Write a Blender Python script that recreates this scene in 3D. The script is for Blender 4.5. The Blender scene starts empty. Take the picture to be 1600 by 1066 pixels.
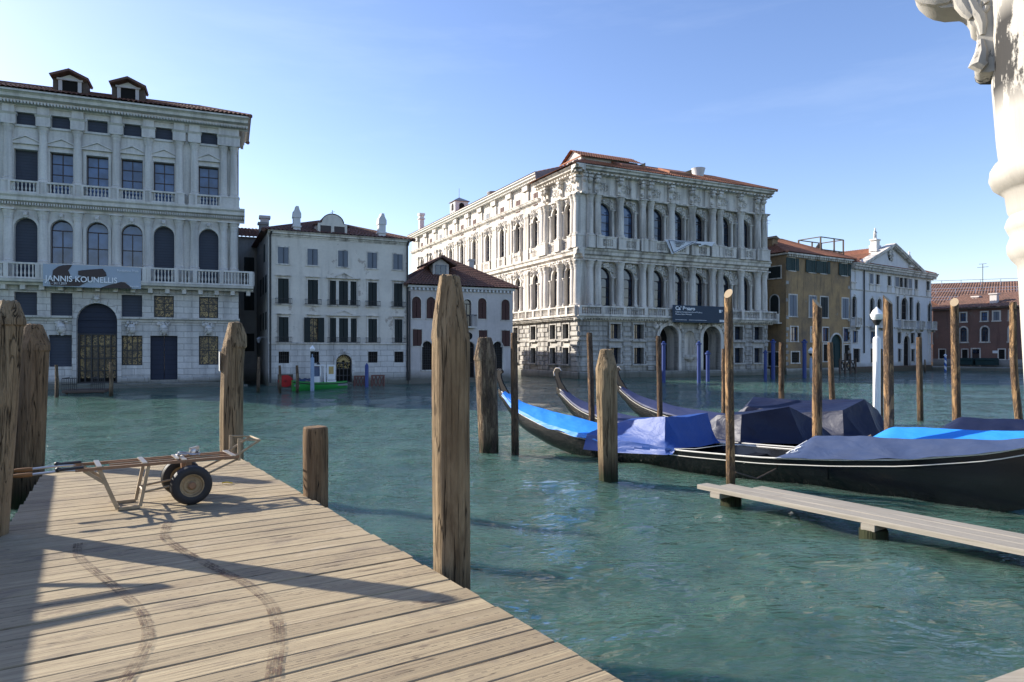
import bpy, math, random
from mathutils import Vector, Matrix, noise
R = math.radians
random.seed(7)
scn = bpy.context.scene
COL = scn.collection

# ------------------------------------------------------------------ camera, sky, sun, exposure
EYE = 2.2            # eye height above the water
F = 1075.0           # focal length in pixels of the 1600 wide photograph
HZ = 549.0           # horizon row
DECK = 0.6
cam = bpy.data.objects.new('camera', bpy.data.cameras.new('camera'))
COL.objects.link(cam); scn.camera = cam
cam.location = (0, 0, EYE); cam.rotation_euler = (R(90), 0, 0)
cam.data.sensor_width = 36.0; cam.data.lens = 36.0 * F / 1600.0
cam.data.shift_y = (HZ - 533.0) / 1600.0
cam.data.clip_start = 0.05; cam.data.clip_end = 6000.0

SUN_EL, SUN_X, SUN_Y = R(25.5), -0.93, 0.367      # direction towards the sun
world = bpy.data.worlds.new('World'); scn.world = world; world.use_nodes = True
wn = world.node_tree.nodes; wl = world.node_tree.links
bg = wn['Background']; sky = wn.new('ShaderNodeTexSky'); sky.sky_type = 'NISHITA'; sky.sun_disc = False
sky.sun_elevation = SUN_EL; sky.sun_rotation = math.atan2(SUN_X, SUN_Y)
sky.air_density = 1.0; sky.dust_density = 0.6; sky.ozone_density = 2.2; sky.altitude = 0
bg.inputs['Strength'].default_value = 0.124
# thin high cloud streaks
tc = wn.new('ShaderNodeTexCoord'); mp = wn.new('ShaderNodeMapping'); mp.inputs['Scale'].default_value = (1.2, 1.2, 7.0)
mp.inputs['Rotation'].default_value = (R(12), R(16), 0)
nz = wn.new('ShaderNodeTexNoise'); nz.inputs['Scale'].default_value = 1.7; nz.inputs['Detail'].default_value = 6; nz.inputs['Roughness'].default_value = 0.6
mr = wn.new('ShaderNodeMapRange'); mr.inputs['From Min'].default_value = 0.52; mr.inputs['From Max'].default_value = 0.85
mr.inputs['To Max'].default_value = 0.10
mx = wn.new('ShaderNodeMix'); mx.data_type = 'RGBA'; mx.inputs[7].default_value = (6.2, 6.6, 7.2, 1)
wl.new(tc.outputs['Generated'], mp.inputs['Vector']); wl.new(mp.outputs['Vector'], nz.inputs['Vector'])
wl.new(nz.outputs['Fac'], mr.inputs['Value']); wl.new(mr.outputs['Result'], mx.inputs[0])
hs = wn.new('ShaderNodeHueSaturation'); hs.inputs['Saturation'].default_value = 1.12; hs.inputs['Hue'].default_value = 0.505
tint = wn.new('ShaderNodeMix'); tint.data_type = 'RGBA'; tint.blend_type = 'MULTIPLY'; tint.inputs[0].default_value = 1.0; tint.inputs[7].default_value = (1.10, 0.99, 1.03, 1)
wl.new(sky.outputs['Color'], hs.inputs['Color']); wl.new(hs.outputs['Color'], tint.inputs[6]); wl.new(tint.outputs[2], mx.inputs[6]); wl.new(mx.outputs[2], bg.inputs['Color'])

sl = bpy.data.lights.new('sun', 'SUN'); sl.energy = 5.0; sl.angle = R(0.53); sl.color = (1.0, 0.93, 0.82)
sun = bpy.data.objects.new('sun', sl); COL.objects.link(sun)
sd = Vector((SUN_X * math.cos(SUN_EL), SUN_Y * math.cos(SUN_EL), math.sin(SUN_EL))).normalized()
sun.rotation_euler = sd.to_track_quat('Z', 'Y').to_euler(); sun.location = (-40, 20, 60)
vs = scn.view_settings
vs.view_transform = 'Standard'; vs.look = 'None'; vs.exposure = 1.0; vs.gamma = 1; vs.use_curve_mapping = False
scn.cycles.max_bounces = 6; scn.cycles.diffuse_bounces = 3; scn.cycles.caustics_reflective = False; scn.cycles.caustics_refractive = False
scn.cycles.use_denoising = True

# ------------------------------------------------------------------ materials
def new_mat(name):
    m = bpy.data.materials.new(name); m.use_nodes = True
    return m, m.node_tree.nodes, m.node_tree.links, m.node_tree.nodes['Principled BSDF']

class NT:
    """small node-graph writer"""
    def __init__(s, name, rough=0.7, spec=0.5, metal=0.0):
        s.m, s.n, s.l, s.b = new_mat(name)
        s.b.inputs['Roughness'].default_value = rough; s.b.inputs['Metallic'].default_value = metal
        s.b.inputs['Specular IOR Level'].default_value = spec
        t = s.n.new('ShaderNodeTexCoord'); s.obj = t.outputs['Object']; s.gen = t.outputs['Generated']
        oi = s.n.new('ShaderNodeObjectInfo'); s.rand = oi.outputs['Random']
        g = s.n.new('ShaderNodeNewGeometry'); s.pos = g.outputs['Position']
    def link(s, a, b):
        if hasattr(a, 'is_linked') or hasattr(a, 'links'): s.l.new(a, b)
        else: b.default_value = a
    def map(s, vec, scale=(1, 1, 1), loc=(0, 0, 0), rot=(0, 0, 0)):
        n = s.n.new('ShaderNodeMapping'); n.inputs['Scale'].default_value = scale; n.inputs['Location'].default_value = loc
        n.inputs['Rotation'].default_value = rot; s.l.new(vec, n.inputs['Vector']); return n.outputs['Vector']
    def noise(s, vec, scale, detail=4, rough=0.55, dist=0.0):
        n = s.n.new('ShaderNodeTexNoise'); n.inputs['Scale'].default_value = scale; n.inputs['Detail'].default_value = detail
        n.inputs['Roughness'].default_value = rough; n.inputs['Distortion'].default_value = dist
        s.l.new(vec, n.inputs['Vector']); return n.outputs['Fac']
    def ramp(s, fac, a, b, lo=0.0, hi=1.0):
        n = s.n.new('ShaderNodeMapRange'); n.inputs['From Min'].default_value = a; n.inputs['From Max'].default_value = b
        n.inputs['To Min'].default_value = lo; n.inputs['To Max'].default_value = hi; s.l.new(fac, n.inputs['Value']); return n.outputs['Result']
    def mix(s, fac, a, b, mode='MIX'):
        n = s.n.new('ShaderNodeMix'); n.data_type = 'RGBA'; n.blend_type = mode
        for v, i in ((fac, 0), (a, 6), (b, 7)):
            if isinstance(v, tuple): n.inputs[i].default_value = v + (1,) if len(v) == 3 else v
            elif isinstance(v, (int, float)): n.inputs[i].default_value = v
            else: s.l.new(v, n.inputs[i])
        return n.outputs[2]
    def math(s, op, a, b=0.0):
        n = s.n.new('ShaderNodeMath'); n.operation = op
        for v, i in ((a, 0), (b, 1)):
            if isinstance(v, (int, float)): n.inputs[i].default_value = v
            else: s.l.new(v, n.inputs[i])
        return n.outputs[0]
    def sep(s, vec):
        n = s.n.new('ShaderNodeSeparateXYZ'); s.l.new(vec, n.inputs[0]); return n.outputs
    def comb(s, x, y, z):
        n = s.n.new('ShaderNodeCombineXYZ')
        for v, i in ((x, 0), (y, 1), (z, 2)):
            if isinstance(v, (int, float)): n.inputs[i].default_value = v
            else: s.l.new(v, n.inputs[i])
        return n.outputs[0]
    def bump(s, h, strength=0.3, dist=0.05, prev=None):
        n = s.n.new('ShaderNodeBump'); n.inputs['Strength'].default_value = strength; n.inputs['Distance'].default_value = dist
        s.l.new(h, n.inputs['Height'])
        if prev is not None: s.l.new(prev, n.inputs['Normal'])
        return n.outputs['Normal']
    def out(s, col=None, normal=None, rough=None):
        if col is not None:
            if isinstance(col, tuple): s.b.inputs['Base Color'].default_value = col + (1,)
            else: s.l.new(col, s.b.inputs['Base Color'])
        if normal is not None: s.l.new(normal, s.b.inputs['Normal'])
        if rough is not None: s.l.new(rough, s.b.inputs['Roughness'])
        return s.m

def stone(name, light, dark, block=None, stain=0.5, bumpk=0.25, mortar=0.5, tide=True, bw=0.9, bh=0.38):
    g = NT(name, rough=0.75, spec=0.3)
    big = g.noise(g.map(g.pos, (0.35, 0.35, 0.5)), 1.0, 6, 0.65)
    streak = g.noise(g.map(g.pos, (2.2, 2.2, 0.16)), 1.0, 5, 0.6)
    fine = g.noise(g.pos, 9.0, 4, 0.6)
    c = g.mix(g.ramp(big, 0.32, 0.68), light, tuple(0.72 * a + 0.28 * b for a, b in zip(light, dark)))
    c = g.mix(g.ramp(streak, 0.46, 0.70, 0, stain), c, dark)
    c = g.mix(g.ramp(fine, 0.35, 0.75, 0, 0.22), c, tuple(v * 0.8 for v in dark))
    nrm = g.bump(fine, 0.15, 0.03)
    if block:
        x, y, z = g.sep(g.obj)
        v = g.comb(g.math('ADD', x, y), z, 0.0)
        b = g.n.new('ShaderNodeTexBrick'); g.l.new(v, b.inputs['Vector'])
        b.inputs['Scale'].default_value = 1.0; b.inputs['Brick Width'].default_value = bw; b.inputs['Row Height'].default_value = bh
        b.inputs['Mortar Size'].default_value = 0.016; b.inputs['Mortar Smooth'].default_value = 0.4
        b.inputs['Color1'].default_value = (1, 1, 1, 1); b.inputs['Color2'].default_value = (0.8, 0.8, 0.8, 1); b.inputs['Mortar'].default_value = (0.35, 0.33, 0.3, 1)
        c = g.mix(mortar, c, b.outputs['Color'], 'MULTIPLY')
        inv = g.math('SUBTRACT', 1.0, b.outputs['Fac'])
        nrm = g.bump(inv, 0.6, 0.03, nrm)
    if tide:   # weed and damp along the waterline
        wz = g.sep(g.pos)[2]
        wob = g.math('ADD', wz, g.math('MULTIPLY', g.math('SUBTRACT', big, 0.5), 0.9))
        c = g.mix(g.ramp(wob, 0.85, 0.25, 0, 0.85), c, (0.075, 0.078, 0.05))
    return g.out(c, nrm)

def plaster(name, base, dark, patch=None, amt=0.5):
    g = NT(name, rough=0.85, spec=0.2)
    big = g.noise(g.map(g.pos, (0.4, 0.4, 0.35)), 1.0, 7, 0.7)
    streak = g.noise(g.map(g.pos, (1.8, 1.8, 0.2)), 1.0, 6, 0.65)
    fine = g.noise(g.pos, 6.0, 5, 0.7)
    c = g.mix(g.ramp(big, 0.38, 0.66, 0, amt), base, dark)
    c = g.mix(g.ramp(streak, 0.55, 0.78, 0, amt), c, tuple(0.6 * v for v in dark))
    if patch:
        pn = g.noise(g.map(g.pos, (0.9, 0.9, 0.9), (3, 7, 1)), 1.0, 6, 0.7)
        c = g.mix(g.ramp(pn, 0.62, 0.66, 0, 0.8), c, patch)
    c = g.mix(g.ramp(fine, 0.4, 0.8, 0, 0.2), c, tuple(0.7 * v for v in dark))
    wz = g.sep(g.pos)[2]
    wob = g.math('ADD', wz, g.math('MULTIPLY', g.math('SUBTRACT', big, 0.5), 1.4))
    c = g.mix(g.ramp(wob, 1.0, 0.3, 0, 0.85), c, (0.085, 0.085, 0.06))
    return g.out(c, g.bump(fine, 0.25, 0.03))

def tiles(name, a, b):
    g = NT(name, rough=0.85, spec=0.2)
    n1 = g.noise(g.map(g.obj, (4.5, 3.0, 3.0)), 1.0, 3, 0.7); n2 = g.noise(g.pos, 0.6, 5, 0.6)
    c = g.mix(g.ramp(n1, 0.3, 0.7), a, b)
    c = g.mix(g.ramp(n2, 0.45, 0.7, 0, 0.45), c, (0.09, 0.075, 0.06))
    return g.out(c, g.bump(n1, 0.4, 0.05))

def plain(name, col, rough=0.5, spec=0.5, metal=0.0, var=0.25, scale=6.0, bumpk=0.1):
    g = NT(name, rough, spec, metal)
    n = g.noise(g.obj, scale, 5, 0.6)
    c = g.mix(g.ramp(n, 0.3, 0.75, 0, var), col, tuple(v * 0.45 for v in col))
    return g.out(c, g.bump(n, bumpk, 0.01))

def glass(name, col=(0.012, 0.018, 0.03), rough=0.04, spec=0.8):
    g = NT(name, rough, spec)
    n = g.noise(g.pos, 1.3, 2, 0.5)
    c = g.mix(g.ramp(n, 0.35, 0.65), col, tuple(v * 2.2 for v in col))
    return g.out(c, g.bump(g.noise(g.pos, 0.9, 1), 0.05, 0.1))

def slatted(name, col, pitch=0.06, vertical=False, rough=0.6):
    g = NT(name, rough, 0.3)
    x, y, z = g.sep(g.obj)
    w = g.math('FRACT', g.math('MULTIPLY', x if vertical else z, 1.0 / pitch))
    n = g.noise(g.pos, 2.0, 5, 0.6)
    c = g.mix(g.ramp(w, 0.0, 0.25, 0.6, 0.0), col, tuple(v * 0.35 for v in col))
    c = g.mix(g.ramp(n, 0.4, 0.75, 0, 0.4), c, tuple(v * 0.6 + 0.01 for v in col))
    return g.out(c, g.bump(w, 0.5, 0.02))

def piling_wood(name, light, mid, dark, wet=0.5, bark=False):
    g = NT(name, rough=0.85, spec=0.2)
    off = g.comb(g.math('MULTIPLY', g.rand, 37.0), g.math('MULTIPLY', g.rand, 11.0), g.math('MULTIPLY', g.rand, 23.0))
    va = g.n.new('ShaderNodeVectorMath'); va.operation = 'ADD'; g.l.new(g.obj, va.inputs[0]); g.l.new(off, va.inputs[1]); p = va.outputs[0]
    fib = g.noise(g.map(p, (26, 26, 0.9)), 1.0, 6, 0.7, 0.3)
    fib2 = g.noise(g.map(p, (60, 60, 1.6)), 1.0, 4, 0.6)
    patch = g.noise(g.map(p, (5, 5, 1.1)), 1.0, 5, 0.65, 0.4)
    c = g.mix(g.ramp(fib, 0.3, 0.7), light, mid)
    c = g.mix(g.ramp(patch, 0.45, 0.68, 0, 0.85), c, dark)
    c = g.mix(g.ramp(fib2, 0.56, 0.72, 0, 0.75), c, tuple(v * 0.35 for v in dark))
    c = g.mix(g.ramp(g.noise(g.map(p, (1.5, 1.5, 0.8)), 1.0, 3), 0.4, 0.7, 0, 0.4), c, tuple(v * 1.2 for v in mid))
    wz = g.math('ADD', g.sep(g.pos)[2], g.math('MULTIPLY', g.math('SUBTRACT', fib, 0.5), 0.5))
    c = g.mix(g.ramp(wz, wet + 0.1, wet - 0.25, 0, 0.8), c, (0.045, 0.032, 0.02)); c = g.mix(g.ramp(wz, 0.26, 0.12, 0, 0.85), c, (0.022, 0.032, 0.014))
    crack = g.noise(g.map(p, (15, 15, 0.55)), 1.0, 3, 0.5, 0.5)
    ck = g.math('MULTIPLY', g.ramp(g.math('ABSOLUTE', g.math('SUBTRACT', crack, 0.5)), 0.016, 0.004), g.ramp(patch, 0.36, 0.5))
    c = g.mix(g.math('MULTIPLY', ck, 0.85), c, tuple(v * 0.22 for v in dark))
    knots = g.noise(g.map(p, (7, 7, 3.2)), 1.0, 2, 0.4); c = g.mix(g.ramp(knots, 0.70, 0.75, 0, 0.7), c, tuple(v * 0.5 for v in dark))
    if bark:
        bk = g.noise(g.map(p, (9, 9, 2.0)), 1.0, 6, 0.75, 0.8); bz = g.noise(g.map(p, (40, 40, 14)), 1.0, 3, 0.7)
        c = g.mix(g.ramp(bk, 0.47, 0.53, 0, 0.9), c, g.mix(g.ramp(bz, 0.35, 0.65), (0.16, 0.11, 0.075), (0.055, 0.04, 0.03)))
        fib = g.math('ADD', fib, g.math('MULTIPLY', g.ramp(bk, 0.47, 0.53), bz))
    h = g.math('SUBTRACT', g.math('ADD', g.math('MULTIPLY', fib, 1.0), g.math('MULTIPLY', fib2, 0.8)), ck)
    return g.out(c, g.bump(h, 1.0, 0.03))

M = {}
M['stone_grey'] = stone('istrian stone grey', (0.72, 0.685, 0.63), (0.27, 0.255, 0.24), None, 0.55)
M['stone_ashlar'] = stone('ashlar stone grey', (0.72, 0.69, 0.645), (0.25, 0.24, 0.23), True, 0.5, mortar=0.75)
M['stone_white'] = stone('istrian stone white', (0.78, 0.725, 0.645), (0.18, 0.16, 0.14), None, 0.85)
M['stone_rustic'] = stone('rusticated stone', (0.56, 0.53, 0.48), (0.14, 0.13, 0.12), True, 0.85, mortar=0.8, bw=1.0, bh=0.42)
M['stone_pale'] = stone('pale carved stone', (0.78, 0.76, 0.71), (0.5, 0.47, 0.42), None, 0.3, tide=False)  # paler stone with only faint streaks
M['plaster_white'] = plaster('pale plaster', (0.72, 0.665, 0.58), (0.48, 0.44, 0.39), (0.36, 0.30, 0.25), 0.5)
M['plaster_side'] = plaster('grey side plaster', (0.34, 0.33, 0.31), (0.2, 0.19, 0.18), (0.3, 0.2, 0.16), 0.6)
M['plaster_low'] = plaster('grey pink plaster', (0.60, 0.55, 0.52), (0.42, 0.38, 0.36), (0.5, 0.46, 0.42), 0.6)
M['plaster_yellow'] = plaster('ochre plaster', (0.42, 0.275, 0.135), (0.19, 0.14, 0.095), (0.30, 0.26, 0.2), 1.0)
M['plaster_bright'] = plaster('white plaster', (0.68, 0.67, 0.66), (0.45, 0.44, 0.44), None, 0.5)
M['plaster_red'] = plaster('red brown plaster', (0.22, 0.125, 0.10), (0.14, 0.09, 0.075), (0.2, 0.155, 0.13), 0.8)
M['tile_brown'] = tiles('brown roof tiles', (0.30, 0.17, 0.12), (0.16, 0.095, 0.075))
M['tile_dark'] = tiles('weathered and shaded roof tiles', (0.20, 0.10, 0.075), (0.10, 0.055, 0.045))  # weathered tiles, colour also darkened to stand in for shade on these roofs
M['tile_red'] = tiles('terracotta roof tiles', (0.40, 0.18, 0.105), (0.24, 0.105, 0.07))
M['glass'] = glass('window glass'); M['glass_blue'] = glass('window glass pale', (0.035, 0.06, 0.115), 0.08)
M['dark'] = plain('dark interior', (0.018, 0.017, 0.016), 0.8, 0.1)
M['joinery'] = plain('brown joinery', (0.038, 0.022, 0.02), 0.5)
M['iron'] = plain('black iron', (0.02, 0.02, 0.022), 0.5)
M['blind'] = slatted('slate blue blind', (0.05, 0.06, 0.085), 0.17)
M['shutter'] = slatted('dark green shutter', (0.022, 0.03, 0.03), 0.05)
M['shutter_grey'] = slatted('grey blue shutter', (0.16, 0.18, 0.21), 0.6, True)
M['shutter_brown'] = slatted('brown shutter', (0.085, 0.04, 0.035), 0.05)
M['shutter_green'] = slatted('teal shutter', (0.02, 0.05, 0.05), 0.05)
M['gold'] = plain('gilded grille', (0.5, 0.36, 0.13), 0.4, 0.5, 0.0, 0.6, 9)
def mk_gilt():
    g = NT('gilded lattice behind glass', 0.35, 0.5)
    n = g.noise(g.pos, 7.0, 3, 0.6, 1.5); n2 = g.noise(g.pos, 1.1, 2)
    c = g.mix(g.ramp(n, 0.48, 0.54), (0.02, 0.016, 0.012), (0.42, 0.29, 0.11))
    return g.out(g.mix(g.ramp(n2, 0.4, 0.65, 0, 0.8), c, (0.03, 0.025, 0.02)))
M['gilt'] = mk_gilt()
M['door'] = slatted('navy door', (0.02, 0.027, 0.05), 0.3)
M['white_paint'] = plain('white paint', (0.75, 0.75, 0.74), 0.4, 0.5, 0, 0.15, 4)
M['banner_grey'] = plain('grey banner cloth', (0.36, 0.41, 0.47), 0.7, 0.2, 0, 0.1, 2)
M['banner_navy'] = plain('slate banner cloth', (0.05, 0.068, 0.095), 0.7, 0.2, 0, 0.1, 2)
M['banner_white'] = plain('white banner cloth', (0.72, 0.73, 0.75), 0.8, 0.2, 0, 0.12, 3)
M['black'] = plain('black print', (0.012, 0.012, 0.014), 0.6, 0.2)
M['print_white'] = plain('white print', (0.8, 0.81, 0.82), 0.7, 0.2, 0, 0.02)
M['pile'] = piling_wood('weathered oak piling', (0.36, 0.27, 0.165), (0.215, 0.15, 0.085), (0.085, 0.052, 0.027))
M['pile_brown'] = piling_wood('brown oak piling', (0.30, 0.20, 0.115), (0.18, 0.115, 0.062), (0.07, 0.042, 0.024))
M['pole'] = piling_wood('peeled mooring pole', (0.46, 0.30, 0.155), (0.28, 0.16, 0.075), (0.10, 0.06, 0.035), bark=True)
M['pole_bark'] = piling_wood('dark mooring pole', (0.30, 0.19, 0.105), (0.17, 0.10, 0.055), (0.06, 0.04, 0.026), bark=True)
M['pole_grey'] = piling_wood('grey mooring pole', (0.34, 0.26, 0.17), (0.22, 0.155, 0.095), (0.09, 0.06, 0.035), bark=True)
M['cut'] = plain('fresh sawn wood', (0.42, 0.325, 0.21), 0.8, 0.2, 0, 0.2, 14)
M['blue_pole'] = plain('blue painted pole', (0.028, 0.055, 0.20), 0.5, 0.4, 0, 0.3)
M['rust'] = plain('rusty cream paint', (0.42, 0.32, 0.2), 0.6, 0.4, 0, 0.85, 11, 0.4)
M['rust_dark'] = plain('rusty brown steel', (0.30, 0.17, 0.095), 0.65, 0.4, 0.2, 0.6, 16, 0.4)
M['rim'] = plain('rusty cream rim', (0.36, 0.26, 0.14), 0.6, 0.4, 0, 0.8, 14, 0.3)
M['steel'] = plain('bare steel', (0.55, 0.53, 0.5), 0.35, 0.5, 0.8, 0.3)
M['rubber'] = plain('tyre rubber', (0.018, 0.018, 0.019), 0.6, 0.4, 0, 0.3, 20)
M['orange_grip'] = plain('orange grip', (0.27, 0.13, 0.045), 0.6, 0.3)
M['prow_black'] = plain('black prow paint', (0.008, 0.008, 0.009), 0.6, 0.15)
M['lacquer'] = plain('black lacquer', (0.006, 0.0065, 0.008), 0.16, 0.6, 0, 0.2, 3, 0.03)
M['trim_white'] = plain('white gunwale line', (0.7, 0.68, 0.62), 0.35, 0.5, 0, 0.1)
M['brass'] = plain('polished iron prow', (0.5, 0.5, 0.5), 0.3, 0.5, 0.9)
M['green_hull'] = plain('green boat paint', (0.03, 0.27, 0.055), 0.4, 0.4, 0, 0.3, 3)
M['red_paint'] = plain('red paint', (0.5, 0.02, 0.02), 0.5, 0.3, 0, 0.1)
M['brown_panel'] = plain('brown barrier paint', (0.16, 0.06, 0.045), 0.6)
M['lamp_blue'] = plain('faded blue lamp post', (0.3, 0.38, 0.48), 0.6, 0.3, 0, 0.4)
M['lead'] = plain('lead flashing', (0.22, 0.23, 0.25), 0.6)
M['old_wood'] = plain('grey old timber', (0.13, 0.10, 0.08), 0.9, 0.1, 0, 0.5, 8)
M['leaf'] = plain('yellow leaf', (0.6, 0.5, 0.05), 0.7)
M['sticker'] = plain('peeling sticker', (0.6, 0.63, 0.62), 0.6, 0.3, 0, 0.5, 25)

def cloth(name, col, rough, sheen=0.0, dust=0.15):
    g = NT(name, rough, 0.35)
    n = g.noise(g.obj, 3.0, 5, 0.6); w = g.noise(g.map(g.obj, (2.0, 6.0, 4.0)), 1.0, 4, 0.55, 0.6)
    c = g.mix(g.ramp(n, 0.4, 0.75, 0, dust), col, tuple(min(1, v * 0.5 + 0.12) for v in col))
    return g.out(c, g.bump(w, 0.35, 0.08))
M['tarp_bright'] = cloth('bright blue tarpaulin', (0.02, 0.22, 0.72), 0.55, dust=0.05)
M['tarp_blue'] = cloth('blue shiny tarpaulin', (0.014, 0.06, 0.26), 0.52)
M['tarp_navy'] = cloth('navy vinyl tarpaulin', (0.005, 0.010, 0.036), 0.5, dust=0.03)
M['tarp_grey'] = cloth('slate blue cover', (0.03, 0.052, 0.118), 0.75, dust=0.15)
M['tarp_purple'] = cloth('faded indigo cover', (0.024, 0.034, 0.095), 0.6, dust=0.12)

def mk_globe():
    g = NT('opal globe glass', 0.25, 0.5); return g.out((0.85, 0.85, 0.83))
M['globe'] = mk_globe()

def mk_grime():
    g = NT('grimy white stone', 0.75, 0.25)
    n = g.noise(g.map(g.obj, (3.0, 3.0, 1.3)), 1.0, 8, 0.72, 0.3)
    n2 = g.noise(g.map(g.obj, (11, 11, 1.2)), 1.0, 6, 0.7)
    x, y, z = g.sep(g.obj)
    band = g.math('MULTIPLY', g.ramp(z, 3.4, 3.55), g.ramp(z, 4.0, 3.85))
    k = g.math('MULTIPLY', band, g.ramp(g.math('ADD', n, g.math('MULTIPLY', n2, 0.3)), 0.665, 0.70))
    c = g.mix(g.ramp(n2, 0.45, 0.8, 0, 0.25), (0.41, 0.39, 0.35), (0.17, 0.15, 0.125))
    c = g.mix(g.math('MULTIPLY', k, 0.95), c, (0.012, 0.012, 0.013))
    return g.out(c, g.bump(n2, 0.25, 0.02))
M['grime'] = mk_grime()

def mk_stripe():
    g = NT('blue and white spiral paint', 0.5, 0.4)
    x, y, z = g.sep(g.obj)
    a = g.math('DIVIDE', g.math('ARCTAN2', y, x), 2 * math.pi)
    w = g.math('FRACT', g.math('ADD', g.math('MULTIPLY', z, 1.5), a))
    return g.out(g.mix(g.math('GREATER_THAN', w, 0.5), (0.75, 0.77, 0.8), (0.04, 0.12, 0.4)))
M['stripe'] = mk_stripe()

PD = (0.842, 0.540)      # plank direction on the jetty; PE runs along its right edge, away from the viewer
PE = (-0.540, 0.842)
PLANK = 0.205
def mk_deck():
    g = NT('weathered deck planks', 0.8, 0.25)
    x, y, z = g.sep(g.obj)                     # object x runs along the planks, y across them
    row = g.math('FLOOR', g.math('DIVIDE', y, PLANK))
    wn_ = g.n.new('ShaderNodeTexWhiteNoise'); wn_.noise_dimensions = '1D'; g.l.new(row, wn_.inputs['W'])
    r = wn_.outputs['Value']
    v = g.comb(g.math('ADD', x, g.math('MULTIPLY', r, 40.0)), y, g.math('MULTIPLY', r, 9.0))
    fib = g.noise(g.map(v, (1.0, 26, 1)), 1.0, 6, 0.65, 0.6)
    fib2 = g.noise(g.map(v, (2.0, 90, 1)), 1.0, 4, 0.6, 0.2)
    blot = g.noise(g.map(g.obj, (1.6, 2.4, 1)), 1.0, 7, 0.7, 0.3)
    knot = g.noise(g.map(v, (3.2, 8, 1)), 1.0, 2, 0.5)
    c = g.mix(r, (0.425, 0.345, 0.215), (0.30, 0.24, 0.15))
    c = g.mix(g.ramp(fib, 0.35, 0.7, 0, 0.7), c, (0.22, 0.165, 0.105))
    c = g.mix(g.ramp(fib2, 0.5, 0.75, 0, 0.6), c, (0.14, 0.10, 0.065))
    sp = g.noise(g.map(v, (0.7, 17, 1)), 1.0, 3, 0.5, 0.3); spk = g.math('MULTIPLY', g.ramp(g.math('ABSOLUTE', g.math('SUBTRACT', sp, 0.5)), 0.012, 0.003), g.ramp(blot, 0.45, 0.55))
    c = g.mix(g.math('MULTIPLY', spk, 0.8), c, (0.05, 0.035, 0.025))
    c = g.mix(g.ramp(blot, 0.54, 0.70, 0, 0.65), c, (0.15, 0.12, 0.095))
    c = g.mix(g.ramp(blot, 0.42, 0.3, 0, 0.35), c, (0.5, 0.41, 0.3))
    c = g.mix(g.ramp(knot, 0.70, 0.76, 0, 0.7), c, (0.09, 0.06, 0.045))
    # rows of nail holes near both long edges of each plank
    fy = g.math('FRACT', g.math('DIVIDE', y, PLANK)); fx = g.math('FRACT', g.math('DIVIDE', x, 0.075))
    line = g.math('LESS_THAN', g.math('ABSOLUTE', g.math('SUBTRACT', fy, 0.5)), 0.02)
    dash = g.math('LESS_THAN', fx, 0.45)
    rr = g.math('GREATER_THAN', r, 0.35)
    c = g.mix(g.math('MULTIPLY', g.math('MULTIPLY', g.math('MULTIPLY', line, dash), rr), 0.55), c, (0.06, 0.045, 0.035))
    return g.out(c, g.bump(g.math('ADD', fib, fib2), 0.5, 0.012))
M['deck'] = mk_deck()

def mk_plank_grey():
    g = NT('bleached walkway board', 0.8, 0.25)
    fib = g.noise(g.map(g.obj, (1.2, 40, 40)), 1.0, 6, 0.65, 0.4); b = g.noise(g.obj, 3.0, 6, 0.7)
    c = g.mix(g.ramp(fib, 0.35, 0.7, 0, 0.75), (0.33, 0.30, 0.25), (0.19, 0.17, 0.135))
    c = g.mix(g.ramp(b, 0.55, 0.75, 0, 0.4), c, (0.15, 0.13, 0.105))
    return g.out(c, g.bump(fib, 0.5, 0.012))
M['walk'] = mk_plank_grey()

def mk_track():
    g = NT('tyre mark rubber', 0.8, 0.2)
    x, y, z = g.sep(g.obj)
    n = g.noise(g.obj, 5.0, 6, 0.7); n2 = g.noise(g.obj, 30.0, 3, 0.6)
    k = g.math('MULTIPLY', g.ramp(n, 0.36, 0.6), g.ramp(n2, 0.36, 0.56))
    g.l.new(g.math('MULTIPLY', k, 0.75), g.b.inputs['Alpha'])
    return g.out((0.075, 0.04, 0.033))
M['track'] = mk_track()

def mk_water():
    g = NT('canal water', 0.025, 0.75)
    b = g.b.inputs; b['IOR'].default_value = 1.333
    b['Subsurface Weight'].default_value = 1.0; b['Subsurface Radius'].default_value = (0.5, 1.0, 0.85); b['Subsurface Scale'].default_value = 1.7
    n0 = g.noise(g.map(g.pos, (0.05, 0.12, 0)), 1.0, 4, 0.6)
    c = g.mix(g.ramp(n0, 0.35, 0.65), (0.046, 0.093, 0.074), (0.057, 0.108, 0.082))
    ruff = g.ramp(g.noise(g.map(g.pos, (0.28, 0.5, 0)), 1.0, 3, 0.6), 0.38, 0.62, 0.35, 1.0)      # patches of wind ripple
    n1 = g.noise(g.map(g.pos, (1.7, 4.2, 1), rot=(0, 0, R(12))), 1.0, 4, 0.5, 0.25)
    ridge = g.math('SUBTRACT', 1.0, g.math('MULTIPLY', g.math('ABSOLUTE', g.math('SUBTRACT', n1, 0.5)), 3.2))
    n2 = g.noise(g.map(g.pos, (3.4, 8.0, 1), rot=(0, 0, R(-9))), 1.0, 3, 0.5, 0.3)
    ridge2 = g.math('SUBTRACT', 1.0, g.math('MULTIPLY', g.math('ABSOLUTE', g.math('SUBTRACT', n2, 0.5)), 3.2))
    d1 = g.bump(ridge, 1.0, 0.052); d2 = g.bump(g.math('MULTIPLY', ridge2, ruff), 1.0, 0.042, d1)
    n3 = g.noise(g.map(g.pos, (11.0, 24.0, 1), rot=(0, 0, R(7))), 1.0, 2, 0.5, 0.2); d2 = g.bump(g.math('MULTIPLY', n3, ruff), 1.0, 0.022, d2)
    return g.out(c, d2)
M['water'] = mk_water()

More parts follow.
